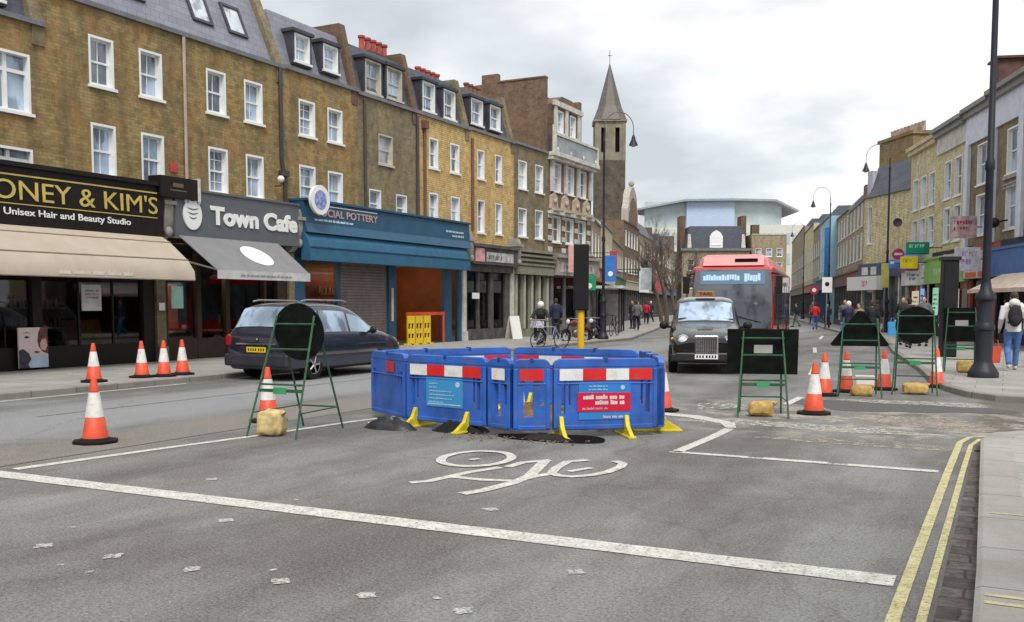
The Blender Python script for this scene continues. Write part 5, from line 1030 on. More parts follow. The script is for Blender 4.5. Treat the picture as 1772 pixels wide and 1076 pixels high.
# ------------------------------------------------------------------ roadworks: cones, barriers, sign frames, sandbags
M_cone = mat('cone_orange_red', (.75, .08, .03), .5, var=.2, sc=6, grime=.4); M_slv = mat('cone_sleeve', (.76, .74, .72), .4, var=.1, sc=9, grime=.35)
def cone_proto(label, loc, rz=0, h=.75):
    t = thing('traffic_cone', label, 'traffic cone', loc, rz, 'traffic cones round the roadworks'); s = h / .75
    b = MB(); n = 8; o_ = [(.235, .1), (.1, .235), (-.1, .235), (-.235, .1), (-.235, -.1), (-.1, -.235), (.1, -.235), (.235, -.1)]; b.prism(o_, 'z', 0, .035); b.lathe([(.17, .035), (.155, .06), (.15, .062)], 16); b.build('base', M_rub, t)
    pr = lambda z: .145 - (.145 - .03) * (z - .05) / .7
    b = MB(); b.lathe([(pr(.05), .05), (pr(.3), .3), (pr(.3) - .006, .305), (pr(.6) - .006, .6), (pr(.6), .605), (pr(.74), .735), (.026, .75), (.018, .75), (.018, .72)], 20); b.build('body', M_cone, t)
    b = MB(); b.lathe([(pr(.3) - .002, .3), (pr(.3) + .003, .303), (pr(.585) + .003, .582), (pr(.585) - .003, .585)], 20); b.build('reflective_sleeve', M_slv, t); t.scale = (s, s, s)
    return t
cones = [((-9.36, 7.62, 0), 'nearest traffic cone, alone on the left side of the road', 0),
    ((-15.65, 12.75, .11), 'traffic cone on the left kerb right behind the nearest cone', 10), ((-15.75, 14.0, .11), 'leftmost of the three cones clustered on the pavement by the cafe', 25),
    ((-15.55, 14.4, .11), 'middle cone of the three clustered on the pavement by the cafe', 5), ((-15.6, 14.95, .11), 'rightmost of the three cones clustered on the pavement by the cafe', 40),
    ((-8.95, 10.1, 0), 'traffic cone standing behind the sandbag of the round green sign frame', 15), ((-4.55, 13.8, 0), 'traffic cone half hidden behind the right end of the blue barriers', 0),
    ((-5.75, 11.35, 0), 'traffic cone standing inside the ring of blue barriers', 20), ((-2.45, 14.45, 0), 'front cone of the pair right of the rectangular black sign', 8), ((-2.8, 17.5, 0), 'rear cone of the pair right of the rectangular black sign', 30),
    ((-2.56, 18.4, 0), 'cone behind the left leg of the triangular sign frame', 0), ((-1.99, 19.2, 0), 'cone between the triangular and the round sign frames on the right', 12), ((-1.15, 20.3, 0), 'cone at the kerb right of the round sign frame, near the lamp post', 20)]
c0 = cone_proto(cones[0][1], cones[0][0], R(cones[0][2]))
for p, lab, a in cones[1:]: copy_tree(c0, p, R(a), lab)

M_bb = mat('barrier_blue', (.028, .125, .50), .5, var=.3, sc=2.5, grime=.45); M_red = mat('reflective_red', (.68, .02, .02), .4, var=.15, grime=.3); M_rw = mat('reflective_white', (.78, .77, .76), .4, var=.08, grime=.3)
M_ft = mat('foot_yellow', (.68, .55, .02), .5, var=.2, sc=8, grime=.55)
def barrier(label, p, q, pat, sign=None, feet=(), z0=.09, h=.86, holes=True, side=1):
    p, q = Vector(p), Vector(q); L = (q - p).length; a = math.atan2(q.y - p.y, q.x - p.x); t = thing('road_barrier', label, 'barrier', (p.x, p.y, 0), a, 'blue chapter barriers round the hole'); z1 = z0 + h
    hs = []; n = len(pat)
    if holes:
        w_ = .055
        if L > 1.0: hs = [(.09, .09 + w_, z0 + .2, z0 + .62), (.18, .18 + w_ * .5, z0 + .3, z0 + .6), (L - .18 - w_ * .5, L - .18, z0 + .3, z0 + .6), (L - .09 - w_, L - .09, z0 + .2, z0 + .62)]
        else: hs = [(L * .28, L * .28 + .12, z0 + .16, z0 + .6), (L * .72, L * .72 + .06, z0 + .3, z0 + .55)]
    b = MB(); T = .035
    c = .1; zt = z1 - .001
    b.wall(0, L, z0, z1 - c, -T, hs, 2 * T)
    b2 = MB(); b2.wall(0, L, z0, z1 - c, T, hs, .0001); 
    for f_ in b2.f: b.f.append([len(b.v) + i for i in f_[::-1]]); b.mi.append(0); b.sm.append(False)
    b.v += b2.v
    b.quad((0, -T, z0), (0, -T, z1 - c), (0, T, z1 - c), (0, T, z0)); b.quad((L, -T, z0), (L, T, z0), (L, T, z1 - c), (L, -T, z1 - c)); b.quad((0, -T, z0), (0, T, z0), (L, T, z0), (L, -T, z0))
    prof = [(0, z1 - c), (L, z1 - c), (L, z1 - c * .6), (L - .03, z1 - .02), (L - .08, z1), (.08, z1), (.03, z1 - .02), (0, z1 - c * .6)]
    b.prism(prof, 'y', -T - .004, T + .004)
    for xx in (.0, L - .05): b.box(xx, -T - .012, z0 + .02, xx + .05, T + .012, z1 - c - .02)
    b.box(.05, -T - .012, z0 + .005, L - .05, T + .012, z0 + .06); b.box(.05, -T - .01, z1 - c - .21, L - .05, T + .01, z1 - c - .19)
    b.build('panel', M_bb, t, .008)
    b = MB(); [b.box(L * k - .02, -T - .012, z1 - .035, L * k + .02, T + .012, z1 + .012) for k in ((.33, .66) if L > 1.5 else (.5,))]; b.build('top_clip', mat('barrier_blue_dark', (.012, .05, .25), .5), t)
    m0 = .07 if L > 1 else .08; sw = (L - 2 * m0) / n
    for i, ch in enumerate(pat):
        if ch == ' ': continue
        b = MB(); b.box(m0 + sw * i, -T - .016, z1 - c - .16, m0 + sw * (i + 1) - .002, -T - .0125, z1 - c - .02); b.box(m0 + sw * i, T + .0125, z1 - c - .16, m0 + sw * (i + 1) - .002, T + .016, z1 - c - .02); b.build('red_reflector' if ch == 'r' else 'white_reflector', M_red if ch == 'r' else M_rw, t)
    if sign:
        x0, x1 = L * sign[1], L * sign[2]; za, zb = z0 + (.2 if sign[0] == 'blue' else .12), z0 + .58; y = -T - .008
        if sign[0] == 'blue':
            s_ = MB().box(x0, y, za, x1, -T, zb).build('information_board', mat('board_light_blue', (.05, .3, .62), .35, var=.05), t, .004); [words(s_, x0 + .05, x0 + (x1 - x0) * q_, zb - .09 - .047 * i_, .02, y - .001, mat('board_pale_print', (.3, .55, .75), .5), 51 + i_) for i_, q_ in enumerate((.35, .0 + .3, .7, .78, .74, .5))]; b = MB(); b.lathe([(.035, y - .004), (.035, y - .001)], 14, (0, 0, 0), 'y'); b.v = [(v[0] + x1 - .08, v[1], v[2] + zb - .08) for v in b.v]; b.build('round_emblem', mat('emblem_pale', (.4, .62, .8), .4), s_)
            b = MB(); b.box(x0 + .03, y - .003, za + .03, x1 - .03, y, za + .045); b.build('pale_rule', MC['emblem_pale'], s_)
        else:
            s_ = MB().box(x0, y, za, x1, -T, zb).build('information_board', mat('board_blue', (.035, .22, .6), .35, var=.05), t, .004); [words(s_, x0 + .12, x0 + (x1 - x0) * .55, zb - .06 - .04 * i_, .02, y - .001, mat('board_pale_print', (.3, .55, .75), .5), 58 + i_) for i_ in range(2)]; words(s_, x0 + .3, x0 + (x1 - x0) * .86, za + .02, .035, y - .001, mat('board_pink_print', (.6, .4, .6), .5), 77)
            b = MB(); b.lathe([(.028, y - .004), (.028, y - .001)], 14, (0, 0, 0), 'y'); b.v = [(v[0] + x1 - .1, v[1], v[2] + zb - .07) for v in b.v]; b.build('round_emblem', MC['emblem_pale'], s_)
            r_ = MB().box(x0 - .02, y - .008, za + .1, x1 + .0, y - .001, za + .33).build('red_board', mat('board_crimson', (.62, .01, .05), .35, var=.06), t, .003)
            words(r_, x0 + .05, x1 - .08, za + .25, .055, y - .009, mat('pink_white_print', (.75, .6, .64), .5), 53); words(r_, x0 + .2, x1 - .08, za + .185, .055, y - .009, MC['pink_white_print'], 54); words(r_, x0 + .04, x0 + .36, za + .125, .03, y - .009, mat('dull_pink_print', (.65, .25, .32), .5), 55)
    for fx in feet:
        b = MB(); s_ = -1; yy = .3; xx = L * fx
        b.prism([(-yy, .0), (yy, .0), (yy, .03), (.12, .14), (.045, .26), (-.06, .26), (-.12, .14), (-yy, .03)], 'x', xx - .026, xx + .026); b.box(xx - .05, -yy - .01, .001, xx + .05, yy + .01, .028); b.build('foot', M_ft, t, .006)
    return t
barrier('narrow left-end blue barrier panel with a single red reflector', (-8.0, 11.25), (-7.02, 10.62), '  r ', None, ())
barrier('blue barrier panel with light blue information board, left of centre', (-6.98, 10.60), (-5.66, 10.36), 'wrwr', ('blue', .26, .72), (.12, .78))
barrier('short blue barrier panel in the middle with a single white reflector', (-5.62, 10.35), (-5.25, 10.22), 'w', None)
barrier('short blue barrier panel in the middle with a single red reflector', (-5.23, 10.21), (-4.84, 10.42), 'r', None)
barrier('blue barrier panel with crimson board at the right front', (-4.81, 10.44), (-3.78, 11.22), 'wrwr', ('red', .24, .74), (.07, .7))
barrier('rear blue barrier panel closing the right side of the hole', (-3.74, 11.3), (-4.62, 13.05), 'rwrw', None, (.15, .85))
barrier('rear blue barrier panel on the right, behind the yellow signal post', (-4.7, 13.12), (-6.72, 13.16), 'rwrwr', None, (.15, .85))
barrier('rear blue barrier panel on the left, toward the parked car', (-6.78, 13.12), (-8.0, 11.38), 'rwrwr', None, (.15, .85))

# the hole as flat dark patches, spoil and black sheeting
def heap(name, label, cat, cx, cy, rx, ry, h, m, seed, kind=None, z=0.0):
    b = MB(); b.smooth = True; n, k = 22, 7; rnd = random.Random(seed); vs = []
    for j in range(k + 1):
        f = j / k
        for i in range(n):
            a = 2 * math.pi * i / n; q = 1 + .22 * mnoise.noise(Vector((math.cos(a) * 2, math.sin(a) * 2, seed))); r_ = 1 - f
            vs.append((cx + rx * q * r_ * math.cos(a), cy + ry * q * r_ * math.sin(a), z + h * (1 - r_ ** 2.6) * (1 + .9 * mnoise.noise(Vector((r_ * 4.5 * math.cos(a), r_ * 4.5 * math.sin(a), seed + 4)))) + (.0 if j else -.005)))
    b.add(vs, [(j * n + i, j * n + (i + 1) % n, (j + 1) * n + (i + 1) % n, (j + 1) * n + i) for j in range(k) for i in range(n)])
    return tag(b.build(name, m), label, cat, kind=kind)
M_soil = mat('dark_soil', (.018, .012, .009), .95, var=.6, sc=9); M_tar = mat('black_sheeting', (.014, .015, .02), .4, var=.4, sc=4)
blob('pit_dark_patch', -4.78, 10.38, .66, .38, .004, mat('earth_with_pit_shade', (.008, .006, .005), .95, var=.8, sc=12, spec=.1), 21, rough=.15); blob('pit_dark_patch', -5.95, 10.55, .6, .33, .0045, M_tar, 22, rough=.15)  # flat on the road; the pit's darkness is put into the colour
heap('soil_heap', 'rough pile of broken stone and clay inside the right half of the blue ring', 'soil heap', -4.6, 11.7, .6, .5, .3, mat('pale_spoil', (.3, .24, .17), .95, var=.5, sc=9), 6)
heap('soil_heap', 'low heap of dark wet soil below the crimson board barrier', 'soil heap', -4.8, 10.25, .34, .14, .06, M_soil, 3)
heap('soil_heap', 'heap of brown spoil in the middle of the blue barrier ring', 'soil heap', -5.6, 11.4, .7, .5, .22, mat('brown_spoil', (.15, .1, .06), .95, var=.5, sc=7), 5)
heap('plastic_sheet', 'crumpled black plastic sheeting spilling out left of the yellow foot', 'sheeting', -7.02, 10.22, .42, .17, .13, M_tar, 8)
heap('plastic_sheet', 'black plastic sheeting bunched under the light blue board barrier', 'sheeting', -6.1, 10.45, .4, .2, .12, M_rub, 9)
b = MB(); rnd = random.Random(2)
for i in range(110):
    x, y = rnd.gauss(-5.1, .55), rnd.gauss(10.12, .16); r_ = rnd.uniform(.005, .02); b.ball((x, y, r_ * .5), (r_, r_ * rnd.uniform(.6, 1), r_ * .7), 6, 4)
tag(b.build('rubble', mat('rubble_brown', (.17, .13, .1), .9, var=.4, sc=20)), 'small stones and crumbs of soil scattered before the barriers', 'rubble', kind='stuff')

M_gf = mat('frame_green', (.015, .09, .04), .5, var=.3, sc=8, grime=.4); M_pb = mat('plate_back_black', (.006, .008, .007), .75, var=.6, sc=7, spec=.15)
def aframe(label, loc, rz, plate, w=.56, h=1.45, spread=.85, pz=1.2, ps=.33, crate=True, pw=1.0, ph=.62, tilt=.0, off=0.0):
    """folding frame; local -y faces the viewer, the plate hangs on the far (+y) legs"""
    t = thing('sign_frame', label, 'road sign', loc, rz, 'folding road sign frames seen from behind'); b = MB(); r_ = .014; x = w / 2; s = spread / 2
    lean = lambda z: s * (1 - z / h)
    for sx in (-1, 1):
        b.tube([(sx * (x + .05), -s, 0), (sx * x * .9, -.02, h)], r_, 6); b.tube([(sx * (x + .0), s, 0), (sx * x * .86, .03, h)], r_, 6)
    for z in (h - .1, h * .72, h * .43): b.tube([(-x, -lean(z) - .005, z), (x, -lean(z) - .005, z)], r_ * .9, 6)
    b.box(-x, -lean(h * .38) - .015, h * .38 - .02, x, -lean(h * .38) + .005, h * .38 + .02)
    for sx in (-1, 1): b.tube([(sx * (x + .02), -lean(h * .2), h * .2), (sx * (x - .0), lean(h * .2), h * .2)], r_ * .7, 5)
    b.tube([(-x, s * .8, h * .2), (x, s * .8, h * .2)], r_ * .8, 6); b.build('frame', M_gf, t)
    yb = .045 + off; b = MB(); f = MB()
    ca, sa = math.cos(-.12), math.sin(-.12)
    if plate == 'circle':
        b.lathe([(ps, 0), (ps, .02)], 30, (0, 0, 0), 'y'); f.lathe([(ps * .98, .0202), (ps * .98, .024)], 30, (0, 0, 0), 'y')
    elif plate == 'rect': b.prism([(-pw / 2, -ph / 2), (pw / 2, -ph / 2), (pw / 2, ph / 2), (-pw / 2, ph / 2)], 'y', 0, .02); f.prism([(-pw / 2 + .01, -ph / 2 + .01), (pw / 2 - .01, -ph / 2 + .01), (pw / 2 - .01, ph / 2 - .01), (-pw / 2 + .01, ph / 2 - .01)], 'y', .0202, .024)
    else: b.prism([(-pw / 2, -ph * .4), (-pw / 2 + .04, -ph * .45), (pw / 2 - .04, -ph * .45), (pw / 2, -ph * .4), (.05, ph * .55), (-.05, ph * .55)], 'y', 0, .02); f.prism([(-pw / 2 + .03, -ph * .42), (pw / 2 - .03, -ph * .42), (0, ph * .53)], 'y', .0202, .024)
    M = Matrix.Translation((0, yb, pz)) @ Matrix.Rotation(.12, 4, 'X')
    for q, nm, m in ((b, 'plate', M_pb), (f, 'plate_face', MC['reflective_red'] if plate != 'circle' else mat('sign_face_blue', (.02, .1, .45), .4))):
        q.v = [tuple(M @ Vector(v)) for v in q.v]; q.build(nm, m, t)
    MB().box(-.09, -lean(h * .38) - .03, h * .38 - .04, .09, -lean(h * .38) - .016, h * .38 + .04).build('maker_plate', mat('plate_green', (.05, .3, .13), .5), t)
    if plate == 'rect': b = MB(); b.box(-.12, -.012, -.02, .14, -.001, .1); b.v = [tuple(M @ Vector(v)) for v in b.v]; b.build('label', mat('grey_label', (.4, .4, .38), .5), t)
    return t
aframe('large green sign frame with a round black sign back, left of the blue barriers', (-7.85, 9.4, 0), R(6), 'circle', w=.60, h=1.46, spread=1.15, pz=1.26, ps=.36)
aframe('green sign frame with a wide rectangular black sign back in front of the taxi', (-3.1, 13.95, 0), R(16), 'rect', w=.6, h=1.22, spread=.7, pz=.92, pw=1.0, ph=.66)
aframe('green sign frame with a triangular black sign back on the right side', (-2.25, 17.7, 0), R(10), 'tri', w=.62, h=1.36, spread=.7, pz=1.15, pw=.98, ph=.62)
aframe('green sign frame with a round black sign back near the right kerb', (-1.42, 18.6, 0), R(6), 'circle', w=.64, h=1.5, spread=.7, pz=1.23, ps=.34)
aframe('green sign frame with a rectangular sign back on the pavement by the big lamp post', (-.85, 23.2, .11), R(4), 'rect', w=.6, h=1.42, spread=.6, pz=1.05, pw=.72, ph=.75)
def sandbag(label, loc, rz, s=(.2, .15, .13), up=False, col='sack_ochre', c=(.5, .33, .11)):
    b = MB(); b.smooth = True; n, k = 36, 20; vs = []
    for j in range(k + 1):
        a = math.pi * j / k - math.pi / 2
        for i in range(n):
            t = 2 * math.pi * i / n; e = .5; f = lambda q: math.copysign(abs(q) ** e, q)
            d = 1 + .16 * mnoise.noise(Vector((math.cos(t) * 1.5, math.sin(t) * 1.5, a + loc[0] * 3))) + .09 * abs(mnoise.noise(Vector((math.cos(t) * 5, math.sin(t) * 3, a * 2 + loc[0]))))
            vs.append((s[0] * f(math.cos(a)) * f(math.cos(t)) * d, s[1] * f(math.cos(a)) * f(math.sin(t)) * d, s[2] * (1 + f(math.sin(a)) * d * .97)))
    b.add(vs, [(j * n + i, j * n + (i + 1) % n, (j + 1) * n + (i + 1) % n, (j + 1) * n + i) for j in range(k) for i in range(n)]); t = thing('sandbag', label, 'sandbag', loc, rz, 'yellow sandbags weighting the sign frames')
    b.build('sack', mat(col, c, .85, var=.3, sc=14), t); b = MB(); b.tube([(s[0] * .7, -.03, s[2] * 1.75), (s[0] * .95, -.05, s[2] * 1.9), (s[0] * 1.15, -.06, s[2] * 1.7)], [.035, .018, .04], 8); b.build('tied_neck', MC[col], t)
sandbag('pale yellow sandbag slumped against the foot of the big round sign frame', (-7.95, 9.02, 0), R(20), (.16, .14, .16), col='sack_pale', c=(.55, .42, .2))
sandbag('ochre sandbag under the wide rectangular sign frame', (-3.08, 13.85, 0), R(10), (.18, .14, .11))
sandbag('ochre sandbag under the triangular sign frame', (-2.2, 17.75, 0), R(0), (.18, .13, .1)); sandbag('brown-ochre sandbag under the round sign frame by the kerb', (-1.4, 18.5, 0), R(15), (.2, .13, .1))
sandbag('sandbag under the sign frame on the pavement beside the big lamp post', (-.75, 23.3, .11), R(5), (.17, .13, .13))
t = thing('equipment_box', 'small white equipment box behind the triangular sign frame', 'box', (-2.3, 18.9, 0), R(10)); MB().box(-.16, -.12, 0, .16, .12, .24).build('case', M_wlet, t, .02); MB().box(-.17, -.13, .24, .17, .13, .28).build('lid', M_wht, t, .01)

t = thing('temporary_signal', 'temporary traffic signal with a black head on a yellow post behind the barriers', 'traffic light', (-6.65, 15.6, 0), R(26))
b = MB(); b.lathe([(.06, .06), (.06, 1.55)], 14); b.build('post', mat('signal_yellow', (.75, .42, .01), .4, var=.08), t); MB().box(-.35, -.35, 0, .35, .35, .08).build('base', M_rub, t, .02)
b = MB(); b.box(-.13, -.1, 1.5, .13, .12, 2.66); b.build('signal_head', M_blk, t, .02)
for i in range(3): b = MB(); b.lathe([(.09, .121), (.1, .24), (.105, .24), (.1, .12)], 14, (0, 0, 0), 'y'); b.v = [(v[0], v[1], v[2] + 1.78 + .33 * i) for v in b.v]; b.build('visor', M_blk, t); b = MB(); b.lathe([(.085, .121), (.085, .128)], 14, (0, 0, 0), 'y'); b.v = [(v[0], v[1], v[2] + 1.78 + .33 * i) for v in b.v]; b.build('lens', mat('lens_%d' % i, [(.02, .12, .06), (.2, .1, .01), (.2, .01, .01)][i], .2), t)

# road signs beyond
def post_sign(name, label, loc, rz, w, h, m, z, disc=False, m2=None):
    t = thing(name, label, 'road sign', loc, rz); MB().lathe([(.04, 0), (.04, z + (h if not disc else 0))], 8).build('post', M_lead, t)
    if disc: MB().lathe([(w / 2, -.07), (w / 2, -.045)], 20, (0, 0, z), 'y').build('disc', m, t)
    else: MB().box(-w / 2, -.07, z, w / 2, -.045, z + h).build('plate', m, t)
    if m2: MB().lathe([(w * .22, -.085), (w * .22, -.072)], 14, (0, 0, z + (0 if disc else h * .55)), 'y').build('symbol', m2, t)
post_sign('road_sign', 'square white road sign with a dark symbol beyond the triangular frame', (-9.9, 62, .0), R(20), .6, .95, M_rw, 2.35, m2=M_blk)
post_sign('road_sign', 'round red no-entry style sign left of the square white sign', (-11.1, 64.5, 0), R(20), .6, .6, mat('round_sign_red', (.35, .02, .06), .4), 2.55, True, M_rw)
post_sign('road_sign', 'yellow sign plate on the lamp column in front of the corner shop', (-5.8, 54.9, .11), R(22), .4, 1.3, mat('dull_yellow_sign', (.45, .45, .12), .5), 2.4)

# ------------------------------------------------------------------ vehicles
def loftcar(secs, nsub=3):
    """secs: (y, zb, belt, zt, w, wr). returns ring function"""
    ks = [s[0] for s in secs]
    def par(y):
        y = min(max(y, ks[0]), ks[-1])
        i = max(j for j in range(len(ks)) if ks[j] <= y + 1e-9); i = min(i, len(ks) - 2); t = (y - ks[i]) / (ks[i + 1] - ks[i])
        p0, p1, p2, p3 = secs[max(i - 1, 0)], secs[i], secs[i + 1], secs[min(i + 2, len(secs) - 1)]; r_ = []
        for k in range(1, 6):
            d = p2[0] - p1[0]; m1 = (p2[k] - p0[k]) / max(p2[0] - p0[0], 1e-6) * d; m2 = (p3[k] - p1[k]) / max(p3[0] - p1[0], 1e-6) * d
            v = (2 * t ** 3 - 3 * t ** 2 + 1) * p1[k] + (t ** 3 - 2 * t ** 2 + t) * m1 * .7 + (-2 * t ** 3 + 3 * t ** 2) * p2[k] + (t ** 3 - t ** 2) * m2 * .7
            r_.append(v)
        return r_
    def ring(y):
        zb, be, zt, w, wr = par(y); zt = max(zt, be + .04); hh_ = zt - be; c = min(.12, hh_ * .5)
        return [(0, zb), (w * .86, zb), (w * .97, zb + .07), (w, zb + (be - zb) * .5), (w * .985, be - .08), (w * .95, be), (wr + (w * .95 - wr) * min(1, c / max(hh_, .01)) * .8, zt - c), (wr * .93, zt - c * .35), (wr * .6, zt - .006), (0, zt)]
    ys = []
    for a, b_ in zip(ks[:-1], ks[1:]): ys += [a + (b_ - a) * i / nsub for i in range(nsub)]
    ys.append(ks[-1]); b = MB(); b.smooth = True; n = 18; vs = []
    for y in ys:
        r_ = ring(y); vs += [(x, y, z) for x, z in r_] + [(-x, y, z) for x, z in r_[-2:0:-1]]
    b.add(vs, [(i * n + j, i * n + (j + 1) % n, (i + 1) * n + (j + 1) % n, (i + 1) * n + j) for i in range(len(ys) - 1) for j in range(n)])
    b.add(vs[:n], [tuple(range(n - 1, -1, -1))]); b.add(vs[-n:], [tuple(range(n))])
    b.f = [f[::-1] for f in b.f]
    return b, ring
def arch(body, spots, r=.36, w=.9):
    for x, y in spots:
        c = MB(); s = 1 if x > 0 else -1; c.lathe([(r, 0), (r, .32)], 24, (0, 0, 0), 'x'); c.v = [(v[0] + (x - .25 if s > 0 else x - .07), v[1] + y, v[2] + r * .95) for v in c.v]
        co = c.build('cut', M_dark); m = body.modifiers.new('arch', 'BOOLEAN'); m.operation = 'DIFFERENCE'; m.object = co; m.solver = 'EXACT'
        dg = bpy.context.evaluated_depsgraph_get(); me = bpy.data.meshes.new_from_object(body.evaluated_get(dg)); body.modifiers.clear(); body.data = me; bpy.data.objects.remove(co)
def wheel(root, x, y, r, rimm, w=.2):
    s = 1 if x > 0 else -1; b = MB(); b.lathe([(r * .62, -w / 2), (r * .94, -w / 2), (r, -w * .32), (r, w * .32), (r * .94, w / 2), (r * .62, w / 2)], 24, (0, 0, 0), 'x'); t = b.build('wheel', M_rub, root); t.location = (x, y, r)
    b = MB(); b.lathe([(r * .6, s * w * .5), (r * .62, s * w * .52), (r * .5, s * w * .42), (r * .2, s * w * .5), (r * .1, s * w * .54)], 20, (0, 0, 0), 'x')
    for k in range(5):
        a = 2 * math.pi * k / 5; b.tube([(s * w * .5, r * .12 * math.cos(a), r * .12 * math.sin(a)), (s * w * .49, r * .56 * math.cos(a), r * .56 * math.sin(a))], r * .07, 5)
    b.build('rim', rimm, t); return t
def glass_side(root, ring, y0, y1, t0=.08, t1=.9, m=None, name='side_window', n=6, slant0=0, slant1=0):
    for s in (1, -1):
        b = MB(); vs = []
        for i in range(n + 1):
            y = y0 + (y1 - y0) * i / n; r_ = ring(y); (xa, za), (xb, zb_) = r_[5], r_[6]
            for t in (t0, t1):
                yy = y + (slant0 * t * (1 - i / n)) + slant1 * t * (i / n); r2 = ring(yy); (xa, za), (xb, zb_) = r2[5], r2[6]; vs.append((s * (xa + (xb - xa) * t + .008), yy, za + (zb_ - za) * t))
        b.smooth = True; b.add(vs, [(2 * i, 2 * i + 2, 2 * i + 3, 2 * i + 1) if s > 0 else (2 * i, 2 * i + 1, 2 * i + 3, 2 * i + 2) for i in range(n)]); b.build(name, m, root)
def glass_top(root, ring, y0, y1, m, name, k=1.0, n=6, dz=.012, dy=0.0):
    b = MB(); b.smooth = True; vs = []
    for i in range(n + 1):
        y = y0 + (y1 - y0) * i / n; r_ = ring(y); (xa, za), (xb, zb_), (xc, zc) = r_[7], r_[8], r_[9]
        row = [(-xa * k, za), (-xb * k, zb_), (0, zc), (xb * k, zb_), (xa * k, za)]; vs += [(x, y + dy, z + dz) for x, z in row]
    for i in range(n):
        for j in range(4):
            q = (i * 5 + j, i * 5 + j + 1, i * 5 + 5 + j + 1, i * 5 + 5 + j); b.f.append(None); b.f.pop(); 
            b.add([], []); 
            b.mi.append(0); b.sm.append(True); b.f.append([len(b.v) + qq for qq in q])
    b.v += vs; b.build(name, m, root)
def number_plate(root, x, y, z, col, s, w=.52):
    t = MB().box(x - w / 2, y, z, x + w / 2, y + s * .015, z + .11).build('number_plate', col, root); b = MB(); rnd = random.Random(int(z * 100))
    for i in range(7): xx = x - w / 2 + .04 + i * .065 + (.02 if i > 3 else 0); b.box(xx, y + s * .017, z + .025, xx + .035, y + s * .016, z + .085); 
    b.build('characters', M_blk, t)
M_cg = glass_pane('car_glass', (.07, .08, .095), .4, .8, .04); M_cgl = glass_pane('car_glass_sky_tint', (.27, .35, .45), .25, .9, .05)  # the lighter copy has the bright sky reflection in its colour
M_plY = mat('plate_yellow', (.75, .5, .02), .4, var=.05); M_plW = mat('plate_white', (.75, .75, .74), .4, var=.05)
M_tail = mat('tail_lamp_red', (.4, .01, .015), .15, var=.1); M_head = mat('headlamp_glass', (.62, .66, .7), .08, var=.2, sc=12)

# parked people carrier
M_mpv = mat('dark_blue_grey_paint', (.03, .035, .06), .22, .4, .1, coat=1.0)
sec = [(0, .34, .66, .74, .82, .76), (.05, .26, .9, .97, .87, .78), (.14, .22, .96, 1.12, .895, .76), (.42, .2, .97, 1.56, .905, .68), (1.0, .2, .97, 1.645, .91, .67), (1.9, .2, .96, 1.64, .91, .67), (2.6, .2, .95, 1.54, .91, .67), (3.45, .2, .94, 1.12, .905, .70), (3.75, .2, .92, 1.0, .90, .72), (4.25, .22, .80, .86, .86, .68), (4.5, .26, .66, .71, .80, .62), (4.58, .34, .52, .58, .72, .55)]
car = thing('parked_car', 'dark blue-grey people carrier parked at the left kerb outside the grey cafe', 'car', (-14.0, 15.35, 0), R(0))
b, ring = loftcar(sec); body = b.build('body', M_mpv, car); arch(body, [(.9, .85), (-.9, .85), (.9, 3.7), (-.9, 3.7)], .35)
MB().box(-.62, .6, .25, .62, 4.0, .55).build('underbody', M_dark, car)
car.scale = (1, .93, 1); car.location.y += .12
for x in (.79, -.79):
    for y in (.85, 3.7): wheel(car, x, y, .325, M_steel)
glass_side(car, ring, .5, 1.15, m=M_cgl, slant0=.1); glass_side(car, ring, 1.22, 2.2, m=M_cgl, name='door_window'); glass_side(car, ring, 2.28, 3.3, t1=.86, m=M_cgl, name='door_window', slant1=-.45)
glass_top(car, ring, .15, .40, M_cgl, 'rear_window', .98, dy=-.012); glass_top(car, ring, 2.68, 3.5, M_cgl, 'windscreen', .97)
for s in (-1, 1):
    b = MB(); b.prism([(s * .72, .74), (s * .85, .74), (s * .86, .93), (s * .8, .97), (s * .73, .93)], 'y', -.0, .12); b.build('tail_light', M_tail, car, .01)
    b = MB(); b.ball((s * 1.0, 3.0, 1.02), (.1, .06, .085)); b.tube([(s * .86, 3.0, .98), (s * 1.0, 3.0, 1.0)], .03, 6); b.build('wing_mirror', M_blk, car)
    b = MB(); b.tube([(s * .66, .7, 1.67), (s * .66, .9, 1.70), (s * .66, 2.2, 1.69), (s * .66, 2.4, 1.66)], .018, 6); b.build('roof_rail', M_steel, car)
    b = MB(); b.box(s * .905, .5, .52, s * .925, 3.3, .58); b.build('rubbing_strip', M_chrome, car)
    b = MB(); b.box(s * .55, 4.4, .5, s * .78, 4.5, .68); b.build('headlight', M_head, car, .02)
b = MB(); b.box(-.86, -.07, .3, .86, .14, .56); b.build('rear_bumper', mat('bumper_dark', (.028, .03, .042), .4), car, .04); b = MB(); b.box(-.55, -.02, .76, .55, .03, .79); b.build('chrome_strip', M_chrome, car); b = MB(); b.lathe([(.04, -.03), (.04, -.005)], 12, (0, 0, .86), 'y'); b.build('tailgate_badge', M_chrome, car)
number_plate(car, 0, -.005, .6, M_plY, -1)

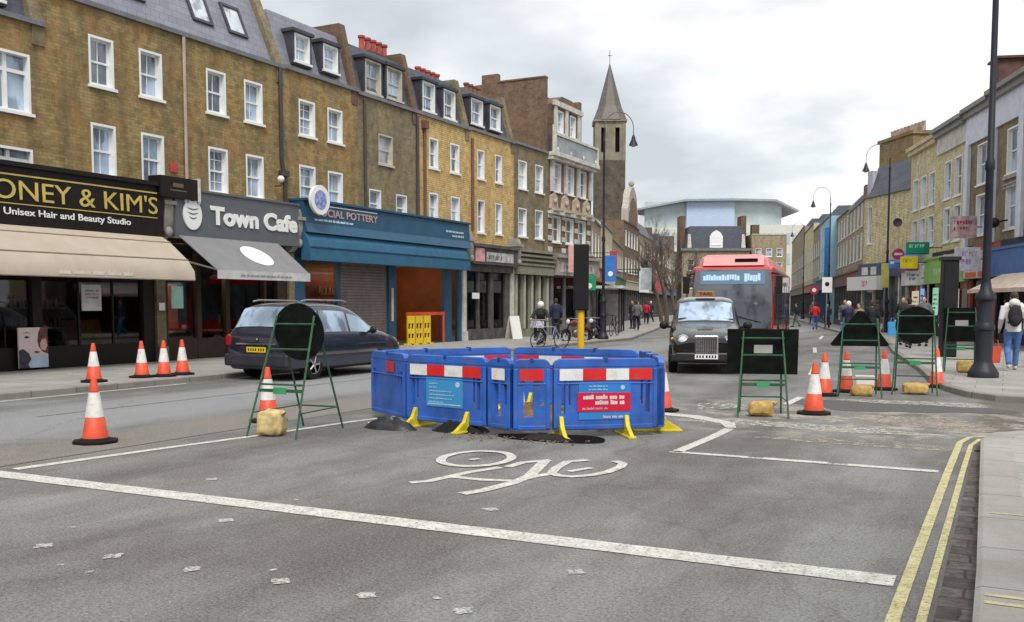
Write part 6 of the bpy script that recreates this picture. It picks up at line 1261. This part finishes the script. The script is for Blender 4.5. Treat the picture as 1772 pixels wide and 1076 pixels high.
# black cab
M_cab = mat('cab_black_paint', (.004, .004, .006), .18, .0, .1, spec=.25, coat=.8)
sec = [(0, .36, .75, .82, .74, .66), (.08, .28, .96, 1.03, .82, .72), (.25, .25, 1.0, 1.3, .86, .72), (.6, .22, 1.02, 1.68, .875, .67), (1.2, .22, 1.02, 1.8, .88, .67), (2.0, .22, 1.02, 1.80, .88, .67), (2.55, .22, 1.02, 1.7, .88, .68), (3.12, .22, 1.02, 1.2, .865, .72), (3.4, .22, .98, 1.12, .84, .64), (3.95, .24, .88, .99, .80, .5), (4.3, .27, .76, .86, .76, .42), (4.42, .34, .68, .74, .70, .42)]
head = math.atan2(-1, 0)
cab = thing('black_cab', 'black London taxi facing the camera in front of the bus', 'taxi', (-7.35, 25.75, 0), R(180 + 17))
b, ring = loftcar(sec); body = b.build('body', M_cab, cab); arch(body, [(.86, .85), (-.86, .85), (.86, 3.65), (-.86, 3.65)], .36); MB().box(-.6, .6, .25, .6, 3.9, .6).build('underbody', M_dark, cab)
for x in (.76, -.76):
    for y in (.85, 3.65): wheel(cab, x, y, .33, M_steel)
glass_side(cab, ring, .55, 1.15, m=M_cg); glass_side(cab, ring, 1.25, 2.0, m=M_cg, name='door_window'); glass_side(cab, ring, 2.08, 2.95, t1=.84, m=M_cg, name='door_window', slant1=-.3)
glass_top(cab, ring, 2.62, 3.1, M_cgl, 'windscreen', .98, dz=.014); glass_top(cab, ring, .3, .55, M_cg, 'rear_window', .9, dy=-.012)
b = MB(); b.box(-.27, 4.38, .42, .27, 4.47, .9); b.build('grille_surround', M_chrome, cab, .03); b = MB(); [b.box(-.225 + .05 * i, 4.471, .47, -.19 + .05 * i, 4.48, .86) for i in range(10)]; [b.box(-.23, 4.4705, .52 + .09 * i, .24, 4.476, .535 + .09 * i) for i in range(4)]; b.build('grille', mat('grille_grey', (.09, .09, .1), .4, .6), cab)
for s in (-1, 1):
    b = MB(); b.ball((s * .53, 4.28, .76), (.125, .1, .125), 14, 10); b.build('headlight', M_head, cab); b = MB(); b.lathe([(.15, 4.2), (.155, 4.28), (.13, 4.32)], 18, (s * .53, 0, .76), 'y'); b.build('headlight_ring', M_chrome, cab)
    b = MB(); b.ball((s * 1.0, 2.95, 1.1), (.11, .07, .1)); b.tube([(s * .82, 2.95, 1.05), (s * 1.0, 2.95, 1.08)], .03, 6); b.build('wing_mirror', M_blk, cab)
    b = MB(); b.ball((s * .62, 4.38, .44), (.07, .05, .05)); b.build('fog_light', M_head, cab); b = MB(); b.ball((s * .78, 4.0, .8), (.04, .06, .04)); b.build('indicator', mat('amber', (.7, .25, .02), .3), cab)
b = MB(); b.prism([(-.8, .3), (.8, .3), (.8, .46), (.66, .5), (-.66, .5), (-.8, .46)], 'y', 4.30, 4.46); b.build('front_bumper', mat('bumper_black', (.02, .02, .022), .4), cab, .03)
b = MB(); b.box(-.25, 4.47, .5, .25, 4.49, .52); number_plate(cab, 0, 4.48, .36, M_plW, 1)
rs = MB().prism([(-.25, 1.8), (.25, 1.8), (.2, 1.94), (-.2, 1.94)], 'y', 2.22, 2.36).build('roof_sign', mat('roof_sign_amber', (.35, .16, .06), .4), cab, .01)
o = text(rs, 'TAXI', -.15, 0, 1.835, .3, .07, M_blk, 'lettering', .02, .004); o.rotation_euler = (0, 0, R(180)); o.location = (0, 2.362, 0)

# red bus
M_busR = mat('bus_red', (.55, .018, .02), .25, var=.06, coat=.8); M_busP = mat('bus_roof_pale_red', (.68, .3, .3), .4, var=.12, sc=1.2)
bus = thing('red_bus', 'red single-deck bus facing the camera behind the taxi', 'bus', (-9.35, 41.2, 0), R(180 + 8.5))
b = MB(); b.box(-1.27, 0, .32, 1.27, 11, 2.82); b.build('body', M_busR, bus, .12)
b = MB(); b.prism([(-1.12, 2.8), (1.12, 2.8), (1.02, 3.12), (.85, 3.2), (-.85, 3.2), (-1.02, 3.12)], 'y', .5, 10.6); b.build('roof_pod', M_busP, bus, .05)
b = MB(); b.prism([(10.6, 2.82), (10.95, 2.84), (10.62, 3.15)], 'x', -.95, .95); b.build('roof_fairing', M_busP, bus, .02); b = MB(); b.box(-.75, 10.55, 2.93, -.05, 10.84, 3.06); b.build('air_intake', M_dark, bus)
b = MB(); b.prism([(-1.22, .85), (1.22, .85), (1.24, 2.2), (1.16, 2.72), (-1.16, 2.72), (-1.24, 2.2)], 'y', 10.9, 11.035); b.build('windscreen', glass_pane('bus_screen', (.10, .115, .14), .2, .4, .05), bus, .02)
ds = MB().box(-1.0, 11.036, 2.25, 1.0, 11.05, 2.66).build('destination_display', emit('display_glow', (.12, .2, .28), .15), bus)
b = MB(); rnd = random.Random(77)
def blocks(x0, x1, z0, h):
    x = x0
    while x < x1:
        w_ = rnd.uniform(.05, .09); b.box(x, 11.051, z0 + rnd.choice([0, 0, .03]), x + w_, 11.055, z0 + h * rnd.choice([.8, 1.0, 1.0])); x += w_ + .012
blocks(-.22, .9, 2.37, .18); blocks(-.86, -.4, 2.33, .25); b.build('display_characters', emit('display_blue_white', (.42, .56, .68), .25), ds)
for s in (-1, 1):
    b = MB(); b.ball((s * .95, 10.98, .62), (.17, .08, .12), 12, 8); b.build('headlight', M_head, bus); b = MB(); b.tube([(s * 1.2, 11.0, 2.6), (s * 1.42, 11.15, 2.55)], .03, 6); b.box(s * 1.34, 11.1, 1.95, s * 1.54, 11.2, 2.5); b.build('wing_mirror', M_blk, bus, .02)
    b = MB(); b.box(s * 1.272, .8, .95, s * 1.285, 10.8, 2.5); b.build('side_window_band', M_cg, bus); b = MB(); [b.box(s * 1.286, 1.9 + 1.5 * i, 1.25, s * 1.292, 1.98 + 1.5 * i, 2.35) for i in range(6)]; b.build('window_pillars', M_blk, bus)
    for y in (2.6, 8.3): wheel(bus, s * 1.15, y, .48, M_steel, .28)
b = MB(); b.box(-1.28, 10.9, .28, 1.28, 11.06, .5); b.build('front_bumper', M_blk, bus, .04); number_plate(bus, 0, 11.062, .36, M_plW, 1)
b = MB(); b.tube([(-.9, 11.05, 1.05), (-.1, 11.05, 1.25)], .012, 4); b.tube([(.9, 11.05, 1.05), (.1, 11.05, 1.25)], .012, 4); b.build('wiper', M_blk, bus)

# motorcycles and bicycles
def wheel_ring(b, c, r, t, n=18, sp=10):
    pts = [(c[0], c[1] + r * math.cos(a), c[2] + r * math.sin(a)) for a in [2 * math.pi * i / n for i in range(n + 1)]]; b.tube(pts, t, 6, False)
def spokes(b, c, r, n=10):
    for i in range(n): a = math.pi * i / n * 2; b.tube([c, (c[0], c[1] + r * math.cos(a), c[2] + r * math.sin(a))], .004, 3, False)
def motorbike(label, loc, rz, col):
    t = thing('motorcycle', label, 'motorcycle', loc, rz, 'motorcycles parked along the left kerb'); 
    for y in (-.68, .68):
        b = MB(); wheel_ring(b, (0, y, .31), .26, .055); w_ = b.build('wheel', M_rub, t); b = MB(); spokes(b, (0, y, .31), .24, 12); b.lathe([(.05, -.04), (.05, .04)], 8, (0, y, .31), 'x'); b.build('spokes', M_steel, w_)
    b = MB(); b.tube([(0, .68, .31), (0, .5, .75), (0, .42, 1.0)], .03, 6); b.tube([(0, -.68, .31), (0, -.15, .42), (0, .2, .4)], .035, 6); b.tube([(0, .45, .85), (0, -.1, .75), (0, -.6, .72)], .03, 6); b.build('frame', M_blk, t)
    b = MB(); b.ball((0, 0, .42), (.17, .24, .2)); b.build('engine', mat('engine_grey', (.15, .15, .16), .4, .6), t); b = MB(); b.ball((0, .18, .82), (.15, .28, .14)); b.build('fuel_tank', col, t)
    b = MB(); b.ball((0, -.3, .8), (.14, .38, .07)); b.build('seat', M_rub, t); b = MB(); b.tube([(-.34, .3, 1.02), (-.15, .42, 1.03), (.15, .42, 1.03), (.34, .3, 1.02)], .02, 6); b.build('handlebar', M_steel, t); b = MB(); b.ball((0, .55, .9), (.1, .07, .1)); b.build('headlight', M_head, t)
    b = MB(); b.tube([(.16, .1, .3), (.18, -.3, .28), (.18, -.75, .36)], .045, 8); b.build('exhaust', M_steel, t); b = MB(); b.prism([(-.7, .68), (-.4, .66), (-.95, .5), (-.98, .56)], 'x', -.06, .06); b.build('mudguard', col, t)
motorbike('black motorcycle parked under the seated rider left of the yellow signal post', (-15.75, 33.0, 0), R(200), M_blk)
motorbike('dark red motorcycle parked right of the yellow signal post', (-15.9, 36.8, 0), R(165), mat('dark_red_paint', (.15, .02, .02), .3))
motorbike('dark blue motorcycle, farthest of the parked motorcycles', (-16.1, 39.2, 0), R(190), mat('dark_blue_paint', (.03, .04, .09), .3))
def bicycle(label, loc, rz, col, basket=None):
    t = thing('bicycle', label, 'bicycle', loc, rz, 'bicycles parked on the left pavement')
    for y in (-.52, .52): b = MB(); wheel_ring(b, (0, y, .33), .32, .018, 24); w_ = b.build('wheel', M_rub, t); b = MB(); spokes(b, (0, y, .33), .31, 14); b.build('spokes', M_steel, w_)
    b = MB(); A, B_, S, Hh = (0, -.52, .33), (0, -.08, .3), (0, -.22, .8), (0, .36, .8); [b.tube([p, q], .016, 6) for p, q in ((A, B_), (A, S), (B_, S), (B_, Hh), (S, Hh), (Hh, (0, .52, .33)), (Hh, (0, .34, .98)))]; b.build('frame', col, t)
    b = MB(); b.tube([(-.28, .25, 1.0), (0, .35, .99), (.28, .25, 1.0)], .014, 6); b.build('handlebar', M_blk, t); b = MB(); b.ball((0, -.25, .9), (.08, .14, .035)); b.tube([(0, -.22, .8), (0, -.24, .88)], .014, 6); b.build('saddle', M_blk, t)
    if basket: MB().box(-.2, .4, .78, .2, .72, 1.02).build('basket', basket, t)
bicycle('bicycle with a flowery basket parked just left of the yellow signal post', (-14.6, 31.4, 0), R(150), mat('pale_blue_frame', (.3, .35, .5), .4), mat('flowery_print', (.5, .45, .55), .7, var=.7, sc=14))
bicycle('dark bicycle leaning near the bus shelter on the left pavement', (-16.6, 43, .11), R(185), M_blk)

# bus shelter
t = thing('bus_shelter', 'black framed bus shelter with a pale roof on the left pavement', 'shelter', (-18.3, 48.2, .11), R(107))
[MB().box(x, y, 0, x + .09, y + .09, 2.35).build('post', M_blk, t) for x in (0, 1.9, 3.9) for y in (0, 1.2)]; MB().box(-.2, -.2, 2.35, 4.2, 1.5, 2.5).build('roof', mat('pale_shelter_roof', (.6, .57, .5), .6), t, .02)
MB().box(0, 1.27, .3, 3.9, 1.29, 2.2).build('back_glass', GL, t); MB().box(4.01, .1, .3, 4.08, 1.2, 2.1).build('advert_panel', mat('advert_pale', (.5, .48, .48), .5, var=.3), t); MB().box(.5, .8, .45, 3.3, 1.1, .5).build('bench', M_steel, t)
for (nm, lab, x, y, z, w_, h_, c) in [('blue', 'tall blue hanging banner in front of the lamp post by the church', -17.6, 45.0, 2.75, .55, 1.3, (.03, .17, .55)), ('green', 'green hanging sign left of the blue banner', -17.9, 43.0, 2.3, .65, .7, (.01, .25, .1)), ('red', 'narrow red hanging banner right of the blue banner', -18.3, 47.2, 3.1, .4, 1.3, (.4, .04, .06)), ('pink', 'pink and white hanging banner left of the blue banner, above the green sign', -19.0, 43.6, 3.2, .5, 1.3, (.6, .35, .33))]:
    t = thing('hanging_sign', lab, 'sign', (x, y, z), R(20)); MB().box(-w_ / 2, -.03, 0, w_ / 2, .03, h_).build('panel', mat('banner_' + nm, c, .5, var=.2, sc=3), t); MB().tube([(w_ / 2, 0, h_ - .1), (-abs(x + 20.2), 0, h_ - .1)], .02, 5).build('bracket', M_blk, t)
    if nm in ('blue', 'green'): b = MB(); b.lathe([(.13, -.036), (.13, -.031)], 14, (0, 0, h_ * .3), 'y'); b.build('emblem', M_wlet, t)

# ------------------------------------------------------------------ people
def remesh(mb, name, m, parent, vox):
    me = mb.mesh(name, m); o = bpy.data.objects.new(name, me); COL.objects.link(o)
    md = o.modifiers.new('r', 'REMESH'); md.mode = 'VOXEL'; md.voxel_size = vox; md.use_smooth_shade = True
    sm = o.modifiers.new('s', 'SMOOTH'); sm.factor = .5; sm.iterations = 2
    dg = bpy.context.evaluated_depsgraph_get(); me2 = bpy.data.meshes.new_from_object(o.evaluated_get(dg)); o.modifiers.clear(); o.data = me2; me2.name = name
    if not me2.materials: me2.materials.append(m)
    o.parent = parent; return o
M_skin = mat('skin', (.5, .31, .23), .55, var=.06); M_skinD = mat('skin_dark', (.2, .11, .07), .55, var=.06)
def person(label, loc, rz, jacket, trousers, hair, H=1.74, pose='walk', skin=None, hat=None, sk=1.0, long_coat=False, fine=False, hood=None, arms=None, bend=0.0):
    """faces local +y; joints in metres for a 1.75 m figure"""
    t = thing('person', label, 'person', loc, rz); k = H / 1.75; t.scale = (k, k, k); skin = skin or M_skin
    V = Vector; hipz = .92; st = .0
    if pose == 'walk': legs = [((.095, .0, hipz), (.1, .17, .5), (.1, .24, .09)), ((-.095, 0, hipz), (-.1, .02, .49), (-.1, -.27, .14))]; ar = [((.19, 0, 1.43), (.25, -.08, 1.15), (.25, .02, .9)), ((-.19, 0, 1.43), (-.25, -.04, 1.15), (-.25, .14, .93))]
    elif pose == 'sit': hipz = .86; legs = [((.1, -.3, hipz), (.17, .1, .72), (.18, -.02, .3)), ((-.1, -.3, hipz), (-.17, .1, .72), (-.18, -.02, .3))]; ar = [((.19, -.15, 1.33), (.28, .08, 1.12), (.3, .32, 1.05)), ((-.19, -.15, 1.33), (-.28, .08, 1.12), (-.3, .32, 1.05))]
    else: legs = [((.095, 0, hipz), (.1, .02, .49), (.11, 0, .09)), ((-.095, 0, hipz), (-.1, .01, .49), (-.12, .03, .09))]; ar = [((.19, 0, 1.43), (.25, -.03, 1.16), (.24, .06, .92)), ((-.19, 0, 1.43), (-.25, 0, 1.16), (-.22, .12, .94))]
    if arms: ar = arms
    dz = -.1 if pose == 'sit' else 0; dy = -.15 if pose == 'sit' else 0; hc = V((0, dy + .03, 1.635 + dz)); vox = .011 if fine else .017
    b = MB(); b.ball(hc, (.075, .092, .112), 14, 10); b.ball(hc + V((0, .03, -.05)), (.056, .062, .065), 12, 8); b.ball(hc + V((0, .095, -.01)), (.013, .02, .022), 8, 6); b.ball(hc + V((0, .088, -.055)), (.024, .012, .009), 8, 6)
    for s in (-1, 1): b.ball(hc + V((s * .076, -.005, -.005)), (.012, .022, .03), 8, 6)
    b.tube([(0, dy, 1.40 + dz), (0, dy + .01, 1.56 + dz)], [.062, .052], 10); hips = legs[0][0][1]
    b.tube([(0, hips, hipz - .04), (0, (hips + dy) / 2, 1.1 + dz * .8), (0, dy, 1.3 + dz), (0, dy, 1.43 + dz)], [.13, .12, .14, .09], 12)
    for sh, el, wr in ar:
        b.tube([(0, dy, 1.41 + dz), sh], [.07, .055], 8); b.tube([sh, el, wr], [.052, .04, .027], 8); sh, el, wr = V(sh), V(el), V(wr); d = (wr - el).normalized(); sd_ = V((0, 1, 0)) if abs(d.y) < .8 else V((1, 0, 0)); sd_ = (sd_ - d * sd_.dot(d)).normalized(); nn = d.cross(sd_) * (1 if sh.x > 0 else -1)
        b.tube([wr - d * .01, wr + d * .05, wr + d * .09], [.026, .034, .03], 8)
        for i in range(4):
            o_ = sd_ * (-.027 + .018 * i); ln = [.062, .075, .078, .066][::-1][i]; p0 = wr + d * .08 + o_; b.tube([p0, p0 + d * ln * .55 + nn * .006, p0 + d * ln * .9 - nn * .0 + nn * .02], [.0085, .008, .0065], 5)
        b.tube([wr + d * .025 + sd_ * .028, wr + d * .055 + sd_ * .05, wr + d * .085 + sd_ * .055], [.011, .010, .008], 5)
    for hp, kn, an in legs: b.tube([hp, kn, an], [.085, .055, .038], 8); b.tube([an, (an[0], an[1] + .05, an[2] - .04), (an[0], an[1] + .15, an[2] - .065)], [.04, .04, .028], 8)
    remesh(b, 'body', skin, t, vox)
    b = MB(); [b.ball(hc + V((s * .028, .083, .012)), .011, 8, 6) for s in (-1, 1)]; b.build('eyes', M_dark, t)
    b = MB()
    if long_coat: b.tube([(0, hips, .55), (0, hips, .95), (0, (hips + dy) / 2, 1.12), (0, dy, 1.32), (0, dy, 1.44), (0, dy, 1.5)], [.22, .18, .165, .18, .12, .07], 14)
    else: b.tube([(0, hips, hipz - .06), (0, hips, hipz + .06 + dz), (0, (hips + dy) / 2, 1.12 + dz), (0, dy, 1.32 + dz), (0, dy, 1.43 + dz), (0, dy, 1.5 + dz)], [.165, .165, .16, .18, .13, .075], 14)
    for sh, el, wr in ar: b.tube([(0, dy, 1.4 + dz), sh], [.12, .085], 10); b.tube([sh, el, wr], [.078, .06, .045], 10)
    if hood: b.ball(hc + V((0, -.1, -.13)), (.12, .1, .1))
    remesh(b, 'jacket', jacket, t, .02)
    b = MB(); b.tube([(0, hips, hipz + .08), (0, hips, hipz - .04)], [.145, .145], 12)
    for hp, kn, an in legs: b.tube([hp, kn, (an[0], an[1], an[2] + .01)], [.105, .075, .062], 10)
    remesh(b, 'trousers', trousers, t, .02)
    for hp, kn, an in legs: b = MB(); b.ball((an[0], an[1] + .05, an[2] - .045), (.048, .14, .045), 10, 7); b.build('shoe', M_rub if not fine else mat('pale_trainer', (.5, .5, .52), .6), t)
    if hat == 'helmet': b = MB(); b.ball(hc + V((0, -.01, .02)), (.13, .15, .14), 14, 10); b.build('helmet', hair, t)
    elif hat == 'hood': b = MB(); b.ball(hc + V((0, -.02, .02)), (.105, .12, .135), 12, 9); remesh(b, 'hood', hair, t, .02)
    else: b = MB(); b.ball(hc + V((0, -.022, .03)), (.085, .095, .1), 12, 9); b.ball(hc + V((0, -.06, -.03)), (.07, .05, .08)); b.build('hair', hair, t)
    return t
M_blkc = mat('black_cloth', (.016, .016, .02), .85, var=.3); M_navyc = mat('navy_cloth', (.02, .025, .06), .85); M_greyc = mat('grey_cloth', (.12, .12, .13), .85); M_jean = mat('blue_jeans', (.07, .15, .36), .85, var=.25, sc=9); M_redc = mat('red_cloth', (.5, .02, .03), .8); M_whc = mat('white_cloth', (.68, .66, .64), .85, var=.12); M_brh = mat('brown_hair', (.05, .03, .02), .7); M_tanc = mat('tan_cloth', (.3, .2, .12), .85)
person('person in white top and blue jeans walking away with a black backpack', (.17, 24.6, .11), R(8), M_whc, M_jean, M_brh, 1.78, 'walk', hood=True, fine=True)
t = thing('backpack', 'black backpack worn by the person in the white top', 'backpack', (.17, 24.6, .11), R(8)); b = MB(); b.ball((0, -.22, 1.24), (.15, .1, .25), 14, 10); b.build('bag', M_blkc, t); b = MB(); b.ball((0, -.31, 1.14), (.11, .05, .12)); b.build('front_pocket', M_blkc, t); b = MB(); [b.tube([(s * .1, -.2, 1.42), (s * .1, -.02, 1.5), (s * .11, .15, 1.4), (s * .12, .14, 1.2), (s * .12, -.14, 1.08)], .018, 6) for s in (-1, 1)]; b.build('strap', M_blkc, t)
person('dark figure at the far right edge beside the person in white', (.95, 25.4, .11), R(20), M_navyc, M_navyc, M_brh, 1.7, 'stand')
person('person in a red jacket and jeans walking up the road centre-right', (-10.9, 64, 0), R(10), M_redc, M_jean, M_brh, 1.72, 'walk')
person('dark-clothed person crossing the road left of the person in red', (-13.2, 70, 0), R(100), M_blkc, M_greyc, M_blkc, 1.7, 'walk')
person('small dark figure just right of the person in red', (-10.2, 64.3, 0), R(190), M_navyc, M_blkc, M_brh, 1.65, 'stand')
rider = person('rider in dark clothes and a white helmet seated on the black motorcycle', (-15.75, 33.0, 0), R(200), M_blkc, M_blkc, mat('helmet_white', (.75, .75, .74), .25), 1.8, 'sit', hat='helmet')
person('person in a long dark coat on the left pavement right of the bus shelter', (-20.6, 56.5, .11), R(160), M_blkc, M_blkc, M_brh, 1.75, 'stand', long_coat=True)
person('person in dark navy farther along the left pavement, left of the taxi', (-26.3, 76.5, .11), R(170), M_navyc, M_blkc, M_whc, 1.78, 'walk')
person('person standing in dark clothes behind the parked motorcycles', (-17.2, 37.6, .11), R(30), M_navyc, M_blkc, M_brh, 1.76, 'stand')
person('person in grey with a pale cap behind the triangular sign frame', (-5.6, 40.5, 0), R(180), M_navyc, M_greyc, mat('cap_pale', (.6, .62, .62), .7), 1.72, 'walk', hat='hood')
person('person in black behind the triangular sign frame, right of the pale cap', (-4.6, 39.5, .0), R(10), M_blkc, M_blkc, M_brh, 1.76, 'stand')
person('person in brown behind the triangular sign frame', (-5.1, 39.8, .0), R(150), M_tanc, M_blkc, M_brh, 1.66, 'stand')
person('person in black with a blue bag between the two right-hand sign frames', (-3.4, 38.5, .11), R(195), M_blkc, M_blkc, M_brh, 1.78, 'walk')
b = MB(); b.prism([(-.15, 0), (.15, 0), (.17, .48), (.1, .52), (-.1, .52), (-.17, .48)], 'y', -.05, .05); t = thing('carrier_bag', 'bright blue carrier bag held by the person in black', 'bag', (-3.72, 38.2, .45), R(20)); b.build('bag', mat('bag_blue', (.04, .3, .6), .5), t); b = MB(); b.tube([(-.08, 0, .5), (-.04, 0, .66), (.04, 0, .66), (.08, 0, .5)], .012, 5); b.build('handle', MC['bag_blue'], t)
person('dark figure seen through the round sign frame on the right', (-2.6, 37.5, .11), R(170), M_greyc, M_blkc, M_brh, 1.8, 'stand')
person('dark figure in the doorway of the light green shop', (-1.0, 43.2, .11), R(-100), M_blkc, M_blkc, M_brh, 1.7, 'stand')
t = thing('red_bag', 'orange-red bag standing on the pavement behind the big lamp post', 'bag', (-.2, 27.6, .11), 0); b = MB(); b.prism([(-.12, 0), (.12, 0), (.15, .42), (-.15, .42)], 'y', -.06, .06); b.build('bag', mat('bag_orange_red', (.55, .07, .03), .6), t); b = MB(); b.tube([(-.08, 0, .41), (-.05, 0, .58), (.05, 0, .58), (.08, 0, .41)], .012, 5); b.build('handle', MC['bag_orange_red'], t)
for i, (x, y, a, j) in enumerate([(-12.6, 74, 0, M_blkc), (-13.4, 77.5, 170, M_greyc), (-24.5, 84, 10, M_greyc), (-27.5, 88, 180, M_blkc)]):
    person(['tiny dark figure below the square white road sign', 'tiny grey figure farther up beneath the blue house', 'tiny grey figure by the left kerb beside the bus', 'tiny black figure on the left pavement beside the bare trees'][i], (x, y, .11), R(a), j, M_blkc, M_brh, 1.72, 'walk')

# ------------------------------------------------------------------ more street life on the right and far left
psign('projecting_sign', 'white square sign low beside the light green fascia', 12.9, .9, 2.55, .75, .7, mat('sign_plain_white', (.7, .7, .72), .5), mat('sign_blue_ink', (.1, .15, .4), .5), 12, 2, .12)
psign('projecting_sign', 'pink and white square sign between the green fascia and the big lamp post', 7.2, .7, 2.9, .8, .85, mat('sign_rose', (.68, .5, .52), .5, var=.2, sc=4), mat('sign_red_ink', (.5, .05, .1), .5), 13, 2, .14)
psign('projecting_sign', 'small blue and white sign high over the far end of the right row', 16.2, 1.0, 3.5, .6, .45, mat('sign_mid_blue', (.08, .2, .5), .5), M_wlet, 14)
for lab, s, off, z, w_, h_, c in [('lit pale green poster in a window near the light green shop', 11.6, -.02, 1.1, .9, 1.3, (.35, .7, .5)), ('lit white menu panel in the window left of the big lamp post', 8.4, .14, 1.1, .7, 1.2, (.7, .65, .6)), ('lit warm poster in the shop window right of the corner building', 15.2, .02, 1.0, 1.3, 1.3, (.75, .6, .4)), ('lit blue poster behind the round black sign frame', 13.9, .02, 1.0, .7, 1.4, (.25, .45, .8))]:
    x, y, _ = rp(s, .16); t = thing('window_poster', lab, 'poster', (x, y, z), RR); MB().box(-w_ / 2, -.02, 0, w_ / 2, .0, h_).build('panel', emit('lit_' + str(int(s * 10)), c, .25), t); strokes(t, -w_ * .36, w_ * .36, h_ * .7, h_ * .08, -.021, M_blk, int(s * 7), 'print', 4, h_ * .16)
ppl = [(-1.6, 33.0, .11, 190, M_navyc, M_jean, M_brh, 'walk', 'person in navy and jeans on the right pavement behind the slim black pillar'), (-2.9, 35.2, .11, 15, M_blkc, M_blkc, M_blkc, 'walk', 'person in black walking away between the triangular and round sign frames'),
    (-6.6, 46.5, .11, 185, M_greyc, M_jean, M_brh, 'walk', 'person in grey and jeans near the kerb left of the triangular sign frame'), (-7.3, 52.0, .11, 170, M_tanc, M_navyc, M_brh, 'stand', 'person in tan coat under the square white road sign'), (-5.6, 50.2, .11, 10, M_blkc, M_greyc, M_brh, 'walk', 'small dark walker outside the white shop sign of the corner building'),
    (-4.0, 47.0, .11, 200, M_redc, M_blkc, M_brh, 'walk', 'small walker in a red top outside the far right shops'), (1.15, 28.0, .11, 185, M_navyc, M_blkc, M_brh, 'walk', 'dark walker at the right edge beneath the cream awning'),
    (-18.9, 52.5, .11, 20, M_greyc, M_blkc, M_brh, 'walk', 'grey walker just beyond the bus shelter on the left'), (-22.4, 62.5, .11, 190, M_tanc, M_jean, M_brh, 'walk', 'walker in a tan coat beside the nearest bare tree'), (-24.6, 70.5, .11, 15, M_redc, M_blkc, M_brh, 'walk', 'tiny figure in a red top on the left pavement left of the taxi')]
for x, y, z, a, j, tr, hr, po, lab in ppl: person(lab, (x, y, z), R(a), j, tr, hr, 1.72, po)
for lab, x, y, z, w_, h_, c in [('pale blue-white hanging banner right of the bus shelter roof', -23.6, 67.5, 2.7, .8, 1.6, (.55, .62, .7)), ('white hanging banner farther along the left row', -26.2, 74.5, 2.6, .8, 1.7, (.66, .68, .7)), ('dull red hanging banner deep in the left row', -29.0, 86.0, 2.9, .9, 1.5, (.4, .08, .08))]:
    t = thing('hanging_sign', lab, 'sign', (x, y, z), R(20)); MB().box(-w_ / 2, -.03, 0, w_ / 2, .03, h_).build('panel', mat('far_banner_%d' % int(y), c, .6, var=.2), t); MB().tube([(w_ / 2, 0, h_ - .1), (-2.6, 0, h_ - .1)], .03, 5).build('bracket', M_blk, t)

# ------------------------------------------------------------------ unseen terraces around the camera, added to darken the reflections
for lab, s0, s1, H, m, o_, rz_ in [('unseen olive brick terrace added left of the hair studio to darken reflections', -30, 8.9, 9, M_B1, (-20, 0), 90), ('unseen brick terrace added on the near right pavement to darken reflections', 0, 26, 10, M_B3, (4.2, 2), -90), ('unseen brick terrace added behind the camera to darken reflections', 0, 40, 11, M_B3, (-20, -38), 180)]:
    hb = terrace('terrace_block', lab, s0, s1, H, 3.8, wgrid(s0, s1, max(4, int((s1 - s0) / 3)), [(4.6, 1.4), (6.9, 1.3)], .9), m, D=8, origin=o_, rot=rz_, cat='building', group='unseen terraces added to darken reflections'); MB().box(.05, .0, 0, s1 - s0 - .05, .3, 3.8).build('shop_wall', M_cheek, hb)
